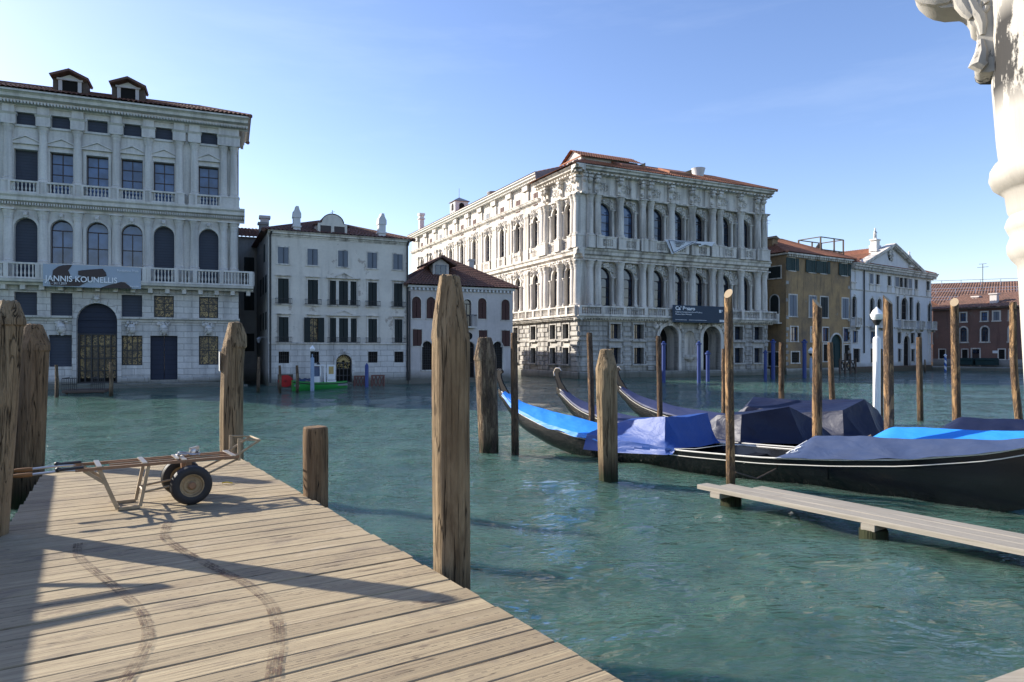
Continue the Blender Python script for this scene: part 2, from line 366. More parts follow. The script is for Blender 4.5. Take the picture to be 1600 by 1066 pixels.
# ------------------------------------------------------------------ mesh helpers
class MB:
    def __init__(s): s.v = []; s.f = []; s.m = []
    def add(s, vs, fs, m=0):
        o = len(s.v); s.v += [tuple(p) for p in vs]
        for f in fs: s.f.append(tuple(i + o for i in f)); s.m.append(m)
        return s
    def box(s, x0, x1, y0, y1, z0, z1, m=0):
        return s.add([(x0, y0, z0), (x1, y0, z0), (x1, y1, z0), (x0, y1, z0), (x0, y0, z1), (x1, y0, z1), (x1, y1, z1), (x0, y1, z1)],
              [(0, 3, 2, 1), (4, 5, 6, 7), (0, 1, 5, 4), (1, 2, 6, 5), (2, 3, 7, 6), (3, 0, 4, 7)], m)
    def bbox(s, x0, x1, y0, y1, z0, z1, b, m=0):
        """block whose outer (-y) face is bevelled by b"""
        return s.add([(x0, y0 + b, z0), (x1, y0 + b, z0), (x1, y0 + b, z1), (x0, y0 + b, z1), (x0 + b, y0, z0 + b), (x1 - b, y0, z0 + b), (x1 - b, y0, z1 - b), (x0 + b, y0, z1 - b),
                      (x0, y1, z0), (x1, y1, z0), (x1, y1, z1), (x0, y1, z1)],
                     [(4, 5, 6, 7), (0, 1, 5, 4), (1, 2, 6, 5), (2, 3, 7, 6), (3, 0, 4, 7), (8, 9, 1, 0), (9, 10, 2, 1), (10, 11, 3, 2), (11, 8, 0, 3)], m)
    def poly(s, pts, m=0): return s.add(pts, [tuple(range(len(pts)))], m)
    def prism(s, xz, y0, y1, m=0):
        """polygon in x,z (counter-clockwise seen from -y) extruded from y0 to y1"""
        n = len(xz)
        return s.add([(x, y0, z) for x, z in xz] + [(x, y1, z) for x, z in xz],
              [tuple(range(n)), tuple(range(2 * n - 1, n - 1, -1))] + [(i, i + n, (i + 1) % n + n, (i + 1) % n) for i in range(n)], m)
    def profx(s, yz, x0, x1, m=0, mitre0=0.0, mitre1=0.0):
        """profile in y,z swept along x; mitre lengthens an end by the amount the profile stands out (-y)"""
        n = len(yz)
        return s.add([(x0 + mitre0 * y, y, z) for y, z in yz] + [(x1 - mitre1 * y, y, z) for y, z in yz],
              [tuple(range(n)), tuple(range(2 * n - 1, n - 1, -1))] + [(i, (i + 1) % n, (i + 1) % n + n, i + n) for i in range(n)], m)
    def lathe(s, prof, cx=0, cy=0, n=12, m=0, a0=0.0, a1=None, sx=1.0, sy=1.0, cap=True):
        full = a1 is None; span = 2 * math.pi if full else a1 - a0; k = n if full else n + 1
        vs = []; fs = []
        for r, z in prof:
            for i in range(k):
                a = a0 + span * i / n; vs.append((cx + r * math.cos(a) * sx, cy + r * math.sin(a) * sy, z))
        for j in range(len(prof) - 1):
            for i in range(n):
                a, b = j * k + i, j * k + (i + 1) % k; fs.append((a, b, b + k, a + k))
        if full and cap: fs += [tuple(range(k - 1, -1, -1)), tuple((len(prof) - 1) * k + i for i in range(k))]
        return s.add(vs, fs, m)
    def tube(s, path, r, n=6, m=0, cap=True):
        P = [Vector(p) for p in path]; vs = []; fs = []; up = None
        for i, p in enumerate(P):
            t = (P[min(i + 1, len(P) - 1)] - P[max(i - 1, 0)]).normalized()
            if up is None: up = t.orthogonal().normalized()
            up = (up - t * up.dot(t)); up = up.normalized() if up.length > 1e-6 else t.orthogonal().normalized()
            sd_ = t.cross(up); rr = r[i] if isinstance(r, (list, tuple)) else r
            for j in range(n):
                a = 2 * math.pi * j / n; vs.append(p + (up * math.cos(a) + sd_ * math.sin(a)) * rr)
        for i in range(len(P) - 1):
            for j in range(n):
                a, b = i * n + j, i * n + (j + 1) % n; fs.append((a, b, b + n, a + n))
        if cap: fs += [tuple(range(n - 1, -1, -1)), tuple((len(P) - 1) * n + j for j in range(n))]
        return s.add(vs, fs, m)
    def bar(s, a, b, w, h=None, m=0):
        """square bar from a to b"""
        a = Vector(a); b = Vector(b); h = h or w; t = (b - a).normalized()
        u = t.cross(Vector((0, 0, 1))); u = u.normalized() if u.length > 1e-4 else Vector((1, 0, 0)); w_ = t.cross(u)
        vs = [p + u * (sx * w / 2) + w_ * (sz * h / 2) for p in (a, b) for sx, sz in ((-1, -1), (1, -1), (1, 1), (-1, 1))]
        return s.add(vs, [(3, 2, 1, 0), (4, 5, 6, 7)] + [(i, (i + 1) % 4, (i + 1) % 4 + 4, i + 4) for i in range(4)], m)
    def ball(s, c, r, n=8, k=5, m=0, sz=1.0):
        prof = [(max(1e-4, r * math.sin(math.pi * i / k)), c[2] - r * sz * math.cos(math.pi * i / k)) for i in range(k + 1)]
        return s.lathe(prof, c[0], c[1], n, m, cap=False)
    def grid(s, pts, m=0, closed=False):
        h, w = len(pts), len(pts[0]); vs = [p for r_ in pts for p in r_]
        return s.add(vs, [(j * w + i, j * w + i + 1, (j + 1) * w + i + 1, (j + 1) * w + i) for j in range(h - 1) for i in range(w - 1)], m)
    def mesh(s, name, mats, smooth=True, ang=35):
        me = bpy.data.meshes.new(name); me.from_pydata(s.v, [], s.f)
        for k in mats: me.materials.append(M[k] if isinstance(k, str) else k)
        if len(mats) > 1: me.polygons.foreach_set('material_index', s.m)
        if smooth and s.f:
            me.polygons.foreach_set('use_smooth', [True] * len(s.f)); me.set_sharp_from_angle(angle=R(ang))
        me.validate(); me.update()
        return me

def obj(name, mb, mats, parent=None, loc=(0, 0, 0), rz=0.0, smooth=True, ang=35):
    if isinstance(mats, str): mats = [mats]
    me = mb.mesh(name, mats, smooth, ang) if isinstance(mb, MB) else mb
    o = bpy.data.objects.new(name, me); COL.objects.link(o); o.location = loc; o.rotation_euler = (0, 0, rz)
    if parent is not None: o.parent = parent
    return o
def tag(o, label, cat, group=None):
    o['label'] = label; o['category'] = cat
    if group: o['group'] = group
    return o
def thing(name, label, cat, loc=(0, 0, 0), rz=0.0, group=None):
    o = bpy.data.objects.new(name, None); COL.objects.link(o); o.location = loc; o.rotation_euler = (0, 0, rz); o.empty_display_size = 0.2
    return tag(o, label, cat, group)
def struct(o, kind='structure'): o['kind'] = kind; return o
def pw(u, v, z=0.0):
    """the world point at height z seen at photo pixel u, v"""
    y = F * (EYE - z) / (v - HZ); return ((u - 800.0) / F * y, y)
def nz3(x, y, z): return noise.noise(Vector((x, y, z)))

CACHE = {}
def cached(key, fn):
    if key not in CACHE: CACHE[key] = fn()
    return CACHE[key]

# ------------------------------------------------------------------ facades
class Fr:
    """a facade: x to the viewer's right, y inward, z up; (x0,y0) world position of x=0"""
    def __init__(s, root, x0, y0, dx, dy, base=None):
        n = math.hypot(dx, dy); s.root = root; s.x0, s.y0, s.dx, s.dy = x0, y0, dx / n, dy / n
        s.rz = math.atan2(dy, dx)
    def s(s, u):
        k = (u - 800.0) / F; return (k * s.y0 - s.x0) / (s.dx - k * s.dy)
    def z(s, u, v):
        return EYE + (HZ - v) / F * (s.y0 + s.dy * s.s(u))
    def world(s, x, y): return (s.x0 + s.dx * x - s.dy * y, s.y0 + s.dy * x + s.dx * y)
    def rect(s, u0, u1, v0, v1, q=0.05):
        a, b = s.s(u0), s.s(u1); um = (u0 + u1) / 2; z1, z0 = s.z(um, v0), s.z(um, v1)
        w = max(q, round((b - a) / q) * q); h = max(q, round((z1 - z0) / q) * q); c = (a + b) / 2
        return c, z0, w, h
    def put(s, name, mb, mats, x=0, y=0, z=0, parent=None, smooth=True):
        if parent is not None: return obj(name, mb, mats, parent, (x, y, z), 0, smooth)
        wx, wy = s.world(x, y); r = s.root
        d = Vector((wx - r.location.x, wy - r.location.y, 0)); d.rotate(Matrix.Rotation(-r.rotation_euler.z, 3, 'Z'))
        return obj(name, mb, mats, r, (d.x, d.y, z), s.rz - r.rotation_euler.z, smooth)

def building(name, label, x0, y0, dx, dy, group=None):
    r = thing(name, label, 'building', (x0, y0, 0), math.atan2(dy, dx), group)
    return r, Fr(r, x0, y0, dx, dy)

def arch_pts(c, z0, w, h, n=10):
    """opening outline, counter-clockwise from bottom left (seen from outside)"""
    r = w / 2; zs = z0 + h - r
    return [(c - r, z0), (c + r, z0)] + [(c + r * math.cos(math.pi * i / n), zs + r * math.sin(math.pi * i / n)) for i in range(n + 1)]

def wall_mb(x0, x1, z0, z1, ops, depth=0.35, m=0):
    """wall with real openings: ops = (centre, sill z, w, h, arched)"""
    mb = MB(); xs = {x0, x1}; zs = {z0, z1}
    ops = [o for o in ops if o[0] - o[2] / 2 > x0 - 1e-3 and o[0] + o[2] / 2 < x1 + 1e-3]
    for c, z, w, h, ar in ops: xs |= {c - w / 2, c + w / 2}; zs |= {z, z + h}
    def clean(q):
        o = []
        for a in sorted(q):
            if not o or a - o[-1] > 1e-5: o.append(a)
        return o
    xs, zs = clean(xs), clean(zs)
    for j in range(len(zs) - 1):
        zc = (zs[j] + zs[j + 1]) / 2; run = None
        for i in range(len(xs)):
            hole = True
            if i < len(xs) - 1:
                xc = (xs[i] + xs[i + 1]) / 2
                hole = any(abs(xc - c) < w / 2 and z < zc < z + h for c, z, w, h, ar in ops)
            if not hole and run is None: run = xs[i]
            if hole and run is not None:
                mb.poly([(run, 0, zs[j]), (xs[i], 0, zs[j]), (xs[i], 0, zs[j + 1]), (run, 0, zs[j + 1])], m); run = None
    for c, z, w, h, ar in ops:
        if ar:
            p = arch_pts(c, z, w, h); out = p[2:]; zt = z + h
            for i in range(len(out) - 1):
                a, b = out[i], out[i + 1]
                corner = c + w / 2 if a[0] + b[0] > 2 * c else c - w / 2
                mb.poly([(a[0], 0, a[1]), (corner, 0, zt), (b[0], 0, b[1])], m)
        else: p = [(c - w / 2, z), (c + w / 2, z), (c + w / 2, z + h), (c - w / 2, z + h)]
        for i in range(len(p)):
            a, b = p[i], p[(i + 1) % len(p)]
            mb.poly([(a[0], 0, a[1]), (a[0], depth, a[1]), (b[0], depth, b[1]), (b[0], 0, b[1])], m)
    return mb

def opening_poly(w, h, ar, y, inset=0.0):
    w -= 2 * inset; h -= 2 * inset
    p = arch_pts(0, inset, w, h) if ar else [(-w / 2, inset), (w / 2, inset), (w / 2, h + inset), (-w / 2, h + inset)]
    return [(x, y, z) for x, z in p]

def frame_mb(w, h, ar, bars_v=1, bars_h=1, t=0.06, y=-0.05):
    mb = MB(); zs = h - w / 2 if ar else h
    mb.box(-w / 2, -w / 2 + t, y, 0, 0, zs); mb.box(w / 2 - t, w / 2, y, 0, 0, zs); mb.box(-w / 2 + t, w / 2 - t, y, 0, 0, t)
    mb.box(-w / 2 + t, w / 2 - t, y - 0.004, 0, zs - t, zs)
    if ar:
        p = arch_pts(0, 0, w, h)[2:]; q = arch_pts(0, 0, w - 2 * t, h - t)[2:]
        for i in range(len(p) - 1):
            mb.add([(p[i][0], y, p[i][1]), (p[i + 1][0], y, p[i + 1][1]), (q[i + 1][0], y, q[i + 1][1]), (q[i][0], y, q[i][1])], [(0, 1, 2, 3)])
    top = zs - t
    for k in range(bars_v):
        x = -w / 2 + w * (k + 1) / (bars_v + 1); mb.box(x - t * 0.4, x + t * 0.4, y - 0.003, 0, t, top)
    for k in range(bars_h):
        z = zs * (k + 1) / (bars_h + 1); mb.box(-w / 2 + t, w / 2 - t, y - 0.006, 0, z - t * 0.4, z + t * 0.4)
    return mb

def surround_mb(w, h, ar, t=0.14, out=0.07, sill=True, hood=None, key=False):
    mb = MB(); zs = h - w / 2 if ar else h; a = w / 2
    mb.box(-a - t, -a, -out, 0.02, 0, zs); mb.box(a, a + t, -out, 0.02, 0, zs)
    if ar:
        p = arch_pts(0, 0, w, h, 12)[2:]; q = arch_pts(0, 0, w + 2 * t, h + t, 12)[2:]
        for i in range(12):
            A, B, C, D = p[i], p[i + 1], q[i + 1], q[i]
            mb.add([(A[0], -out, A[1]), (B[0], -out, B[1]), (C[0], -out, C[1]), (D[0], -out, D[1]), (C[0], 0, C[1]), (D[0], 0, D[1]), (A[0], 0.02, A[1]), (B[0], 0.02, B[1])],
                   [(3, 2, 1, 0), (2, 3, 5, 4), (0, 1, 7, 6)])
    else: mb.box(-a - t, a + t, -out - 0.003, 0.02, zs, zs + t)
    if sill: mb.box(-a - t * 1.4, a + t * 1.4, -out * 2, 0.02, -t, 0)
    if hood == 'flat': mb.box(-a - t * 1.5, a + t * 1.5, -out * 3.2, 0, zs + t * 1.9, zs + t * 2.5); mb.box(-a - t, a + t, -out * 1.8, 0, zs + t * 1.5, zs + t * 1.9)
    if hood == 'ped':
        b = a + t * 1.7; z = zs + t * 2.0; mb.box(-b, b, -out * 2.5, 0, z, z + 0.07)
        mb.prism([(-b, z + 0.07), (b, z + 0.07), (0, z + 0.07 + b * 0.42)], -out * 1.2, 0)
        for sg in (-1, 1): mb.prism([(sg * b, z + 0.07), (0, z + 0.07 + b * 0.45), (0, z + b * 0.45 + 0.15), (sg * (b + 0.04), z + 0.13)][::sg], -out * 2.5, 0)
    if key: mb.bbox(-t * 0.7, t * 0.7, -out * 2.6, 0, h - 0.02, h + t * 2.2, 0.03); mb.ball((0, -out * 2.4, h + t * 1.1), t * 0.75, 8, 6)
    return mb

def window(fr, c, z, w, h, kind='casement', ar=False, depth=0.3, surround=None, smat='stone_white', label=None, pane='glass', bars=(1, 1), fmat='joinery', y=0.0):
    """one window of a facade; parts of it hang below"""
    key = (kind, w, h, ar, bars, fmat)
    if kind == 'casement':
        me = cached(key, lambda: frame_mb(w, h, ar, *bars).mesh('window', [fmat], False))
        o = fr.put('window', me, None, c, y + depth, z)
        pm = cached(('pane', w, h, ar, pane), lambda: MB().poly(opening_poly(w, h, ar, -0.02)).mesh('pane', [pane], False))
        obj('pane', pm, None, o)
    elif kind == 'blind':
        def mk():
            mb = MB(); mb.poly(opening_poly(w, h, ar, -0.04))
            return mb.mesh('window', ['blind'], False)
        o = fr.put('window', cached(key, mk), None, c, y + depth, z)
    elif kind.startswith('shutter'):
        def mk():
            mb = MB(); g = 0.012; zs = h - w / 2 if ar else h
            for sg in (-1, 1):
                x0, x1 = sorted((sg * g, sg * (w / 2 - 0.005)))
                mb.bbox(x0, x1, -0.12, -0.05, 0.01, zs, 0.012)
                for k in range(3): zz = 0.04 + (zs - 0.08) * k / 2; mb.box(x0 + 0.015, x1 - 0.015, -0.126, -0.118, zz - 0.035, zz + 0.035)
            if ar: mb.poly([(x, -0.06, zz) for x, zz in arch_pts(0, 0, w, h)[2:]])
            else: mb.box(-w / 2, w / 2, -0.05, -0.045, 0, h)
            return mb.mesh('shutter', [kind], False)
        o = fr.put('shutter', cached(key, mk), None, c, y + depth * 0.55, z)
    elif kind == 'barred':
        def mk():
            mb = MB(); n = max(2, int(w / 0.13)); k = max(2, int(h / 0.22))
            for i in range(n + 1): x = -w / 2 + 0.02 + (w - 0.04) * i / n; mb.box(x - 0.012, x + 0.012, -0.12, -0.10, 0, h - (0 if not ar else w / 2 - math.sqrt(max(0, w * w / 4 - x * x))))
            for i in range(k + 1): zz = 0.03 + (h - 0.06 - (w / 2 if ar else 0)) * i / k; mb.box(-w / 2, w / 2, -0.105, -0.09, zz - 0.012, zz + 0.012)
            return mb.mesh('window', ['iron'], False)
        o = fr.put('window', cached(key, mk), None, c, y + depth, z)
        pm = cached(('pane', w, h, ar, pane), lambda: MB().poly(opening_poly(w, h, ar, -0.02)).mesh('pane', [pane], False))
        obj('pane', pm, None, o)
    if surround:
        kw = surround; sm = cached(('sur', w, h, ar, smat, tuple(sorted(kw.items()))), lambda: surround_mb(w, h, ar, **kw).mesh('surround', [smat], False))
        so = obj('surround', sm, None, o); so.location = (0, -(o_depth(kind, depth)), 0)
    if label: o['label'] = label
    return o
def o_depth(kind, depth): return depth * 0.55 if kind.startswith('shutter') else depth

def column_mesh(h, r, mat, n=12, ped=0.0, pw_=1.35):
    """column with pedestal, base, swelling shaft and leafy capital"""
    mb = MB(); w = r * pw_
    if ped: mb.box(-w, w, -w, w, 0, ped); mb.box(-w * 1.1, w * 1.1, -w * 1.1, w * 1.1, ped - 0.08, ped - 0.02); mb.box(-w * 1.1, w * 1.1, -w * 1.1, w * 1.1, 0, 0.1)
    z = ped; H = h - ped
    c = max(0.3, 2.3 * r)
    mb.lathe([(r * 1.3, z), (r * 1.3, z + 0.06), (r * 1.1, z + 0.1), (r * 1.2, z + 0.15), (r, z + 0.2), (r, z + H * 0.4), (r * 0.86, z + H - c), (r * 0.95, z + H - c + 0.03),
              (r * 0.88, z + H - c + 0.06), (r * 1.05, z + H - c * 0.6), (r * 0.98, z + H - c * 0.55), (r * 1.3, z + H - c * 0.22), (r * 1.2, z + H - c * 0.18), (r * 1.25, z + H - 0.08)], 0, 0, n)
    mb.box(-r * 1.35, r * 1.35, -r * 1.35, r * 1.35, z + H - 0.08, z + H)
    return mb.mesh('column', [mat])

def balustrade_mb(L, h, pitch=0.2, r=0.06, posts=None, pw_=0.22, rail=0.1, d=0.2):
    mb = MB(); mb.box(0, L, -d / 2, d / 2, h - rail, h); mb.box(0, L, -d / 2, d / 2, 0, rail)
    posts = posts if posts is not None else [0, L]
    for p in posts: mb.box(max(0, p - pw_ / 2), min(L, p + pw_ / 2), -d / 2 - 0.015, d / 2 + 0.015, rail * 0.9, h - rail * 0.9)
    n = int(L / pitch); H = h - 2 * rail
    for i in range(n):
        x = L * (i + 0.5) / n
        if any(abs(x - p) < pw_ / 2 + r for p in posts): continue
        mb.lathe([(r * 0.8, rail), (r * 0.5, rail + H * 0.1), (r, rail + H * 0.32), (r * 0.45, rail + H * 0.62), (r * 0.55, rail + H * 0.7), (r * 0.8, h - rail)], x, 0, 6, cap=False)
    return mb

CORN = [(0, 0), (-0.08, 0.0), (-0.10, 0.18), (-0.32, 0.24), (-0.34, 0.42), (-0.72, 0.52), (-0.74, 0.74), (-0.92, 0.86), (-0.94, 1.0), (0, 1.0)]
def cornice_mb(x0, x1, h, out, dent=None, dz=(0.25, 0.42), m0=0.0, m1=0.0):
    mb = MB(); mb.profx([(y * out, z * h) for y, z in CORN], x0, x1, 0, m0, m1)
    if dent:
        n = int((x1 - x0) / dent)
        for i in range(n):
            x = x0 + (i + 0.25) * (x1 - x0) / n; mb.box(x, x + 0.5 * dent, -out * 0.6, -out * 0.3, h * dz[0], h * dz[1])
    return mb

def roof_strip(mb, a, b, c, d, pitch=0.26, amp=0.06, rows=None, m=0):
    """barrel tiles: a-b eave, d-c ridge (world-handed); ridges run from eave to ridge"""
    a, b, c, d = map(Vector, (a, b, c, d)); n = max(2, int((b - a).length / pitch)); up = (b - a).cross(d - a).normalized()
    rows = rows or max(2, min(16, int((d - a).length / 0.4))); pts = []
    for j in range(rows):
        for e in (0.0, 1.0):
            t = (j + e) / rows; row = []
            for i in range(n * 4 + 1):
                u = i / (n * 4); p = (a.lerp(b, u)).lerp(d.lerp(c, u), t)
                k = (0.0, 0.8, 1.0, 0.8)[i % 4]
                row.append(p + up * (amp * k + (0.03 * (1 - e))))
            pts.append(row)
    return mb.grid(pts, m)

def lumps(mb, x0, x1, z0, z1, n, r, y=-0.05, seed=0, keep=None):
    """low relief carving"""
    rnd = random.Random(seed)
    for i in range(n):
        x = rnd.uniform(x0, x1); z = rnd.uniform(z0, z1)
        if keep and not keep(x, z): continue
        q = r * rnd.uniform(0.6, 1.3); mb.ball((x, y + rnd.uniform(-0.06, 0.03), z), q, 6, 4, sz=rnd.uniform(0.7, 1.5))
    return mb

def text_mesh(body, size, mat, bold=0.0):
    cu = bpy.data.curves.new('lettering', 'FONT'); cu.body = body; cu.size = size; cu.offset = bold; cu.extrude = 0.004
    o = bpy.data.objects.new('lettering', cu); COL.objects.link(o)
    dg = bpy.context.evaluated_depsgraph_get(); me = bpy.data.meshes.new_from_object(o.evaluated_get(dg))
    bpy.data.objects.remove(o); me.name = 'lettering'; me.materials.clear(); me.materials.append(M[mat]); return me
def put_text(parent, body, size, x, z, y, mat='print_white', bold=0.0, width=None):
    me = text_mesh(body, size, mat, bold); o = obj('lettering', me, None, parent, (x, y, z)); o.rotation_euler = (R(90), 0, 0)
    if width:
        w = max(v.co.x for v in me.vertices); o.scale = (width / w, 1, 1)
    return o

# ------------------------------------------------------------------ setting: water and the land behind the houses
def make_water():
    def axis(lo, hi, fine_lo, fine_hi, fine, grow=1.06, far=1500):
        a = [fine_lo + i * fine for i in range(int((fine_hi - fine_lo) / fine) + 1)]
        st = fine; x = a[-1]
        while x < hi: st *= grow; x += st; a.append(x)
        st = fine; x = a[0]; b = []
        while x > lo: st *= grow; x -= st; b.append(x)
        return [-far if lo < 0 else lo] * 0 + b[::-1] + a
    xs = axis(-60, 75, -7, 11, 0.11); ys = axis(-6, 100, 2.5, 17, 0.10, 1.035)
    rnd = random.Random(3); waves = []
    for i in range(34):
        L = 0.45 * (1.115 ** i) * rnd.uniform(0.85, 1.15); L = min(L, 9.0)
        a = R(rnd.gauss(70, 42)); k = 2 * math.pi / L
        waves.append((k * math.cos(a), k * math.sin(a), rnd.uniform(0, 6.28), (0.0056 * L ** 0.9) if L < 1.6 else 0.0062 * L ** 0.35, L))
    vs = []; 
    for j, y in enumerate(ys):
        dy = ys[min(j + 1, len(ys) - 1)] - ys[max(j - 1, 0)]
        for i, x in enumerate(xs):
            dx = xs[min(i + 1, len(xs) - 1)] - xs[max(i - 1, 0)]
            cell = max(dx, dy) / 2; z = 0.0
            for kx, ky, p, am, L in waves:
                if L > cell * 3.5: z += am * math.sin(kx * x + ky * y + p + 0.6 * math.sin(ky * 0.31 * x - kx * 0.27 * y))
            vs.append((x, y, z))
    w = len(xs); h = len(ys)
    fs = [(j * w + i, j * w + i + 1, (j + 1) * w + i + 1, (j + 1) * w + i) for j in range(h - 1) for i in range(w - 1)]
    mb = MB(); mb.v = vs; mb.f = fs; mb.m = [0] * len(fs)
    o = obj('water', mb, 'water'); struct(o)
    for p in o.data.polygons: pass
    x0, x1, y0, y1 = xs[0], xs[-1], ys[0], ys[-1]; B = 1800
    mb2 = MB()
    mb2.poly([(-B, -B, -0.01), (B, -B, -0.01), (B, y0, -0.01), (-B, y0, -0.01)]); mb2.poly([(-B, y1, -0.01), (B, y1, -0.01), (B, B, -0.01), (-B, B, -0.01)])
    mb2.poly([(-B, y0, -0.01), (x0, y0, -0.01), (x0, y1, -0.01), (-B, y1, -0.01)]); mb2.poly([(x1, y0, -0.01), (B, y0, -0.01), (B, y1, -0.01), (x1, y1, -0.01)])
    struct(obj('sea', mb2, 'water', smooth=False))
make_water()
gm = MB(); gm.prism([(-70, -1), (-70, 0.3), (75, 0.3), (75, -1)][::-1], 100, 400)
struct(obj('ground', gm, 'stone_grey', smooth=False))

def side_walls(fr, x0, x1, D, z1, mat, z0=-0.8, left=True, right=True, back=True):
    mb = MB()
    if left: mb.poly([(x0, D, z0), (x0, 0, z0), (x0, 0, z1), (x0, D, z1)])
    if right: mb.poly([(x1, 0, z0), (x1, D, z0), (x1, D, z1), (x1, 0, z1)])
    if back: mb.poly([(x1, D, z0), (x0, D, z0), (x0, D, z1), (x1, D, z1)])
    return fr.put('side_wall', mb, mat, smooth=False)

def hip_roof(fr, x0, x1, D, z, rise, mat, over=0.5, ridge=None, y0=0.0, name='roof', pitch=0.26):
    """hipped roof, ridge along x"""
    mb = MB(); a = (x0 - over, y0 - over, z); b = (x1 + over, y0 - over, z); c = (x1 + over, y0 + D + over, z); d = (x0 - over, y0 + D + over, z)
    run = ridge if ridge is not None else D / 2
    e = (x0 + run, y0 + D / 2, z + rise); f = (x1 - run, y0 + D / 2, z + rise)
    roof_strip(mb, a, b, f, e, pitch); roof_strip(mb, c, d, e, f, pitch); roof_strip(mb, d, a, e, e, pitch); roof_strip(mb, b, c, f, f, pitch)
    mb.poly([a, d, c, b])
    for p, q in ((a, e), (b, f), (c, f), (d, e), (e, f)): mb.tube([p, q], 0.13, 6)
    return fr.put(name, mb, mat)

# ------------------------------------------------------------------ 1  grey classical palace on the left
def left_palace():
    root, fr = building('palace', 'grey stone palace with half columns and a grey exhibition banner on its balcony', -17.4, 43.8, 0.924, 0.382)
    W = -15.6; D = 13.0
    S = fr.s
    bays = [1.75, 4.26, 5.99, 7.80, 9.61, 11.36, 13.85]; bays = [-b for b in bays]
    # ground floor
    g_ops = []
    gw = {0: (1.12, 1.35, 1.8), 2: (1.12, 1.35, 1.8), 4: (1.25, 1.3, 1.85), 5: (1.2, 1.3, 1.85), 6: (1.12, 1.35, 1.8)}
    for i, (w, z, h) in gw.items(): g_ops.append((bays[i], z, w, h, False))
    g_ops.append((bays[1], 0.45, 1.5, 2.7, False)); g_ops.append((bays[3], 0.3, 2.1, 4.75, True))
    mz = {}
    for i in (0, 1, 2, 4, 5, 6): g_ops.append((bays[i], 4.28, 1.1, 1.32, False)); mz[i] = 1
    fr.put('wall', wall_mb(W, 0, -0.8, 6.0, g_ops, 0.4), 'stone_ashlar', smooth=False)
    u_ops = []
    for i, b in enumerate(bays): u_ops += [(b, 6.3, 1.14, 3.57, True), (b, 11.3, 1.15, 2.5, False), (b, 15.2, 1.05, 0.72, False)]
    fr.put('wall', wall_mb(W, 0, 6.0, 16.4, u_ops, 0.45), 'stone_grey', y=0.12, smooth=False)
    side_walls(fr, W, 0, D, 16.4, 'stone_grey')
    # windows
    for i, b in enumerate(bays):
        if i in gw:
            w, z, h = gw[i]
            window(fr, b, z, w, h, 'casement' if i in (0, 2) else 'blind', depth=0.3, pane='gilt', fmat='iron', bars=(1, 1) if i == 0 else (3, 3))
        if i in mz:
            window(fr, b, 4.28, 1.1, 1.32, 'casement' if i in (0, 1) else 'blind', depth=0.3, fmat='iron', pane='gilt', bars=(1, 2))
        window(fr, b, 6.3, 1.14, 3.57, 'casement' if i in (2, 3, 4) else 'blind', True, 0.3, dict(t=0.16, out=0.1, sill=False, key=True), 'stone_grey', y=0.12, pane='glass_blue', bars=(1, 2))
        window(fr, b, 11.3, 1.15, 2.5, 'casement' if i != 5 else 'blind', False, 0.35, dict(t=0.15, out=0.06, sill=False, hood='ped'), 'stone_grey', y=0.12, pane='glass_blue', bars=(1, 3))
        window(fr, b, 15.2, 1.05, 0.72, 'blind', False, 0.25, dict(t=0.12, out=0.04), 'stone_grey', y=0.12)
    # portal, door
    p = MB(); p.box(-1.05, 1.05, 0.3, 0.34, 2.95, 3.75); p.poly([(x, 0.3, z) for x, z in arch_pts(0, 3.7, 2.1, 1.05)])
    dr = fr.put('door', p, 'door', bays[3], 0, 0.3, smooth=False)
    obj('glazed_leaf', frame_mb(2.0, 2.95, False, 5, 3, 0.09, -0.08), 'iron', dr, (0, 0.36, 0), smooth=False)
    obj('gilded_grille', MB().box(-1, 1, 0, 0.01, 0.3, 2.9), 'gilt', dr, (0, 0.42, 0))
    obj('back_panel', MB().box(-1.05, 1.05, 0, 0.02, 0, 3), 'dark', dr, (0, 0.5, 0), smooth=False)
    q = MB(); q.bbox(-0.75, -0.01, 0.0, 0.06, 0, 2.7, 0.02); q.bbox(0.01, 0.75, 0.0, 0.06, 0, 2.7, 0.02)
    fr.put('door', q, 'door', bays[1], 0.25, 0.45, smooth=False)
    fr.put('arch_surround', surround_mb(2.1, 4.75, True, 0.22, 0.1, False, None, True), 'stone_ashlar', bays[3], 0, 0.3)
    # masks over the ground floor windows
    for i in (0, 1, 2, 4):
        m = MB(); m.ball((0, -0.14, 0.32), 0.26, 10, 8, sz=1.2); m.ball((0, -0.34, 0.28), 0.07); m.ball((-0.1, -0.33, 0.4), 0.045); m.ball((0.1, -0.33, 0.4), 0.045)
        lumps(m, -0.3, 0.3, 0.5, 0.75, 14, 0.09, -0.12, i); lumps(m, -0.2, 0.2, -0.05, 0.15, 10, 0.08, -0.12, i + 9)
        fr.put('carved_mask', m, 'stone_ashlar', bays[i], 0, 3.22)
    # courses and steps
    for a, b in ((W, bays[3] - 1.25), (bays[3] + 1.25, 0.06)):
        fr.put('string_course', MB().profx([(0, 0), (-0.08, 0.02), (-0.1, 0.14), (-0.28, 0.2), (-0.3, 0.3), (0, 0.32)], a, b, 0), 'stone_ashlar', 0, 0, 3.95)
    st = MB(); st.bbox(W - 0.5, 0.3, -0.55, 0, -0.8, 0.28, 0.03); st.bbox(W - 0.5, 0.5, -1.1, -0.55, -0.8, 0.12, 0.03)
    fr.put('quay_step', st, 'stone_ashlar')
    for a, b in ((W, bays[3] - 1.2), (bays[3] + 1.2, bays[1] - 0.85), (bays[1] + 0.85, 0.05)): fr.put('plinth', MB().bbox(a, b, -0.1, 0, 0.28, 0.62, 0.04), 'stone_ashlar')
    # balcony
    sl_ = MB(); sl_.profx([(0.1, 0), (-0.5, 0.0), (-0.55, 0.12), (-0.85, 0.16), (-0.9, 0.3), (0.1, 0.32)], W, 0.85, 0)
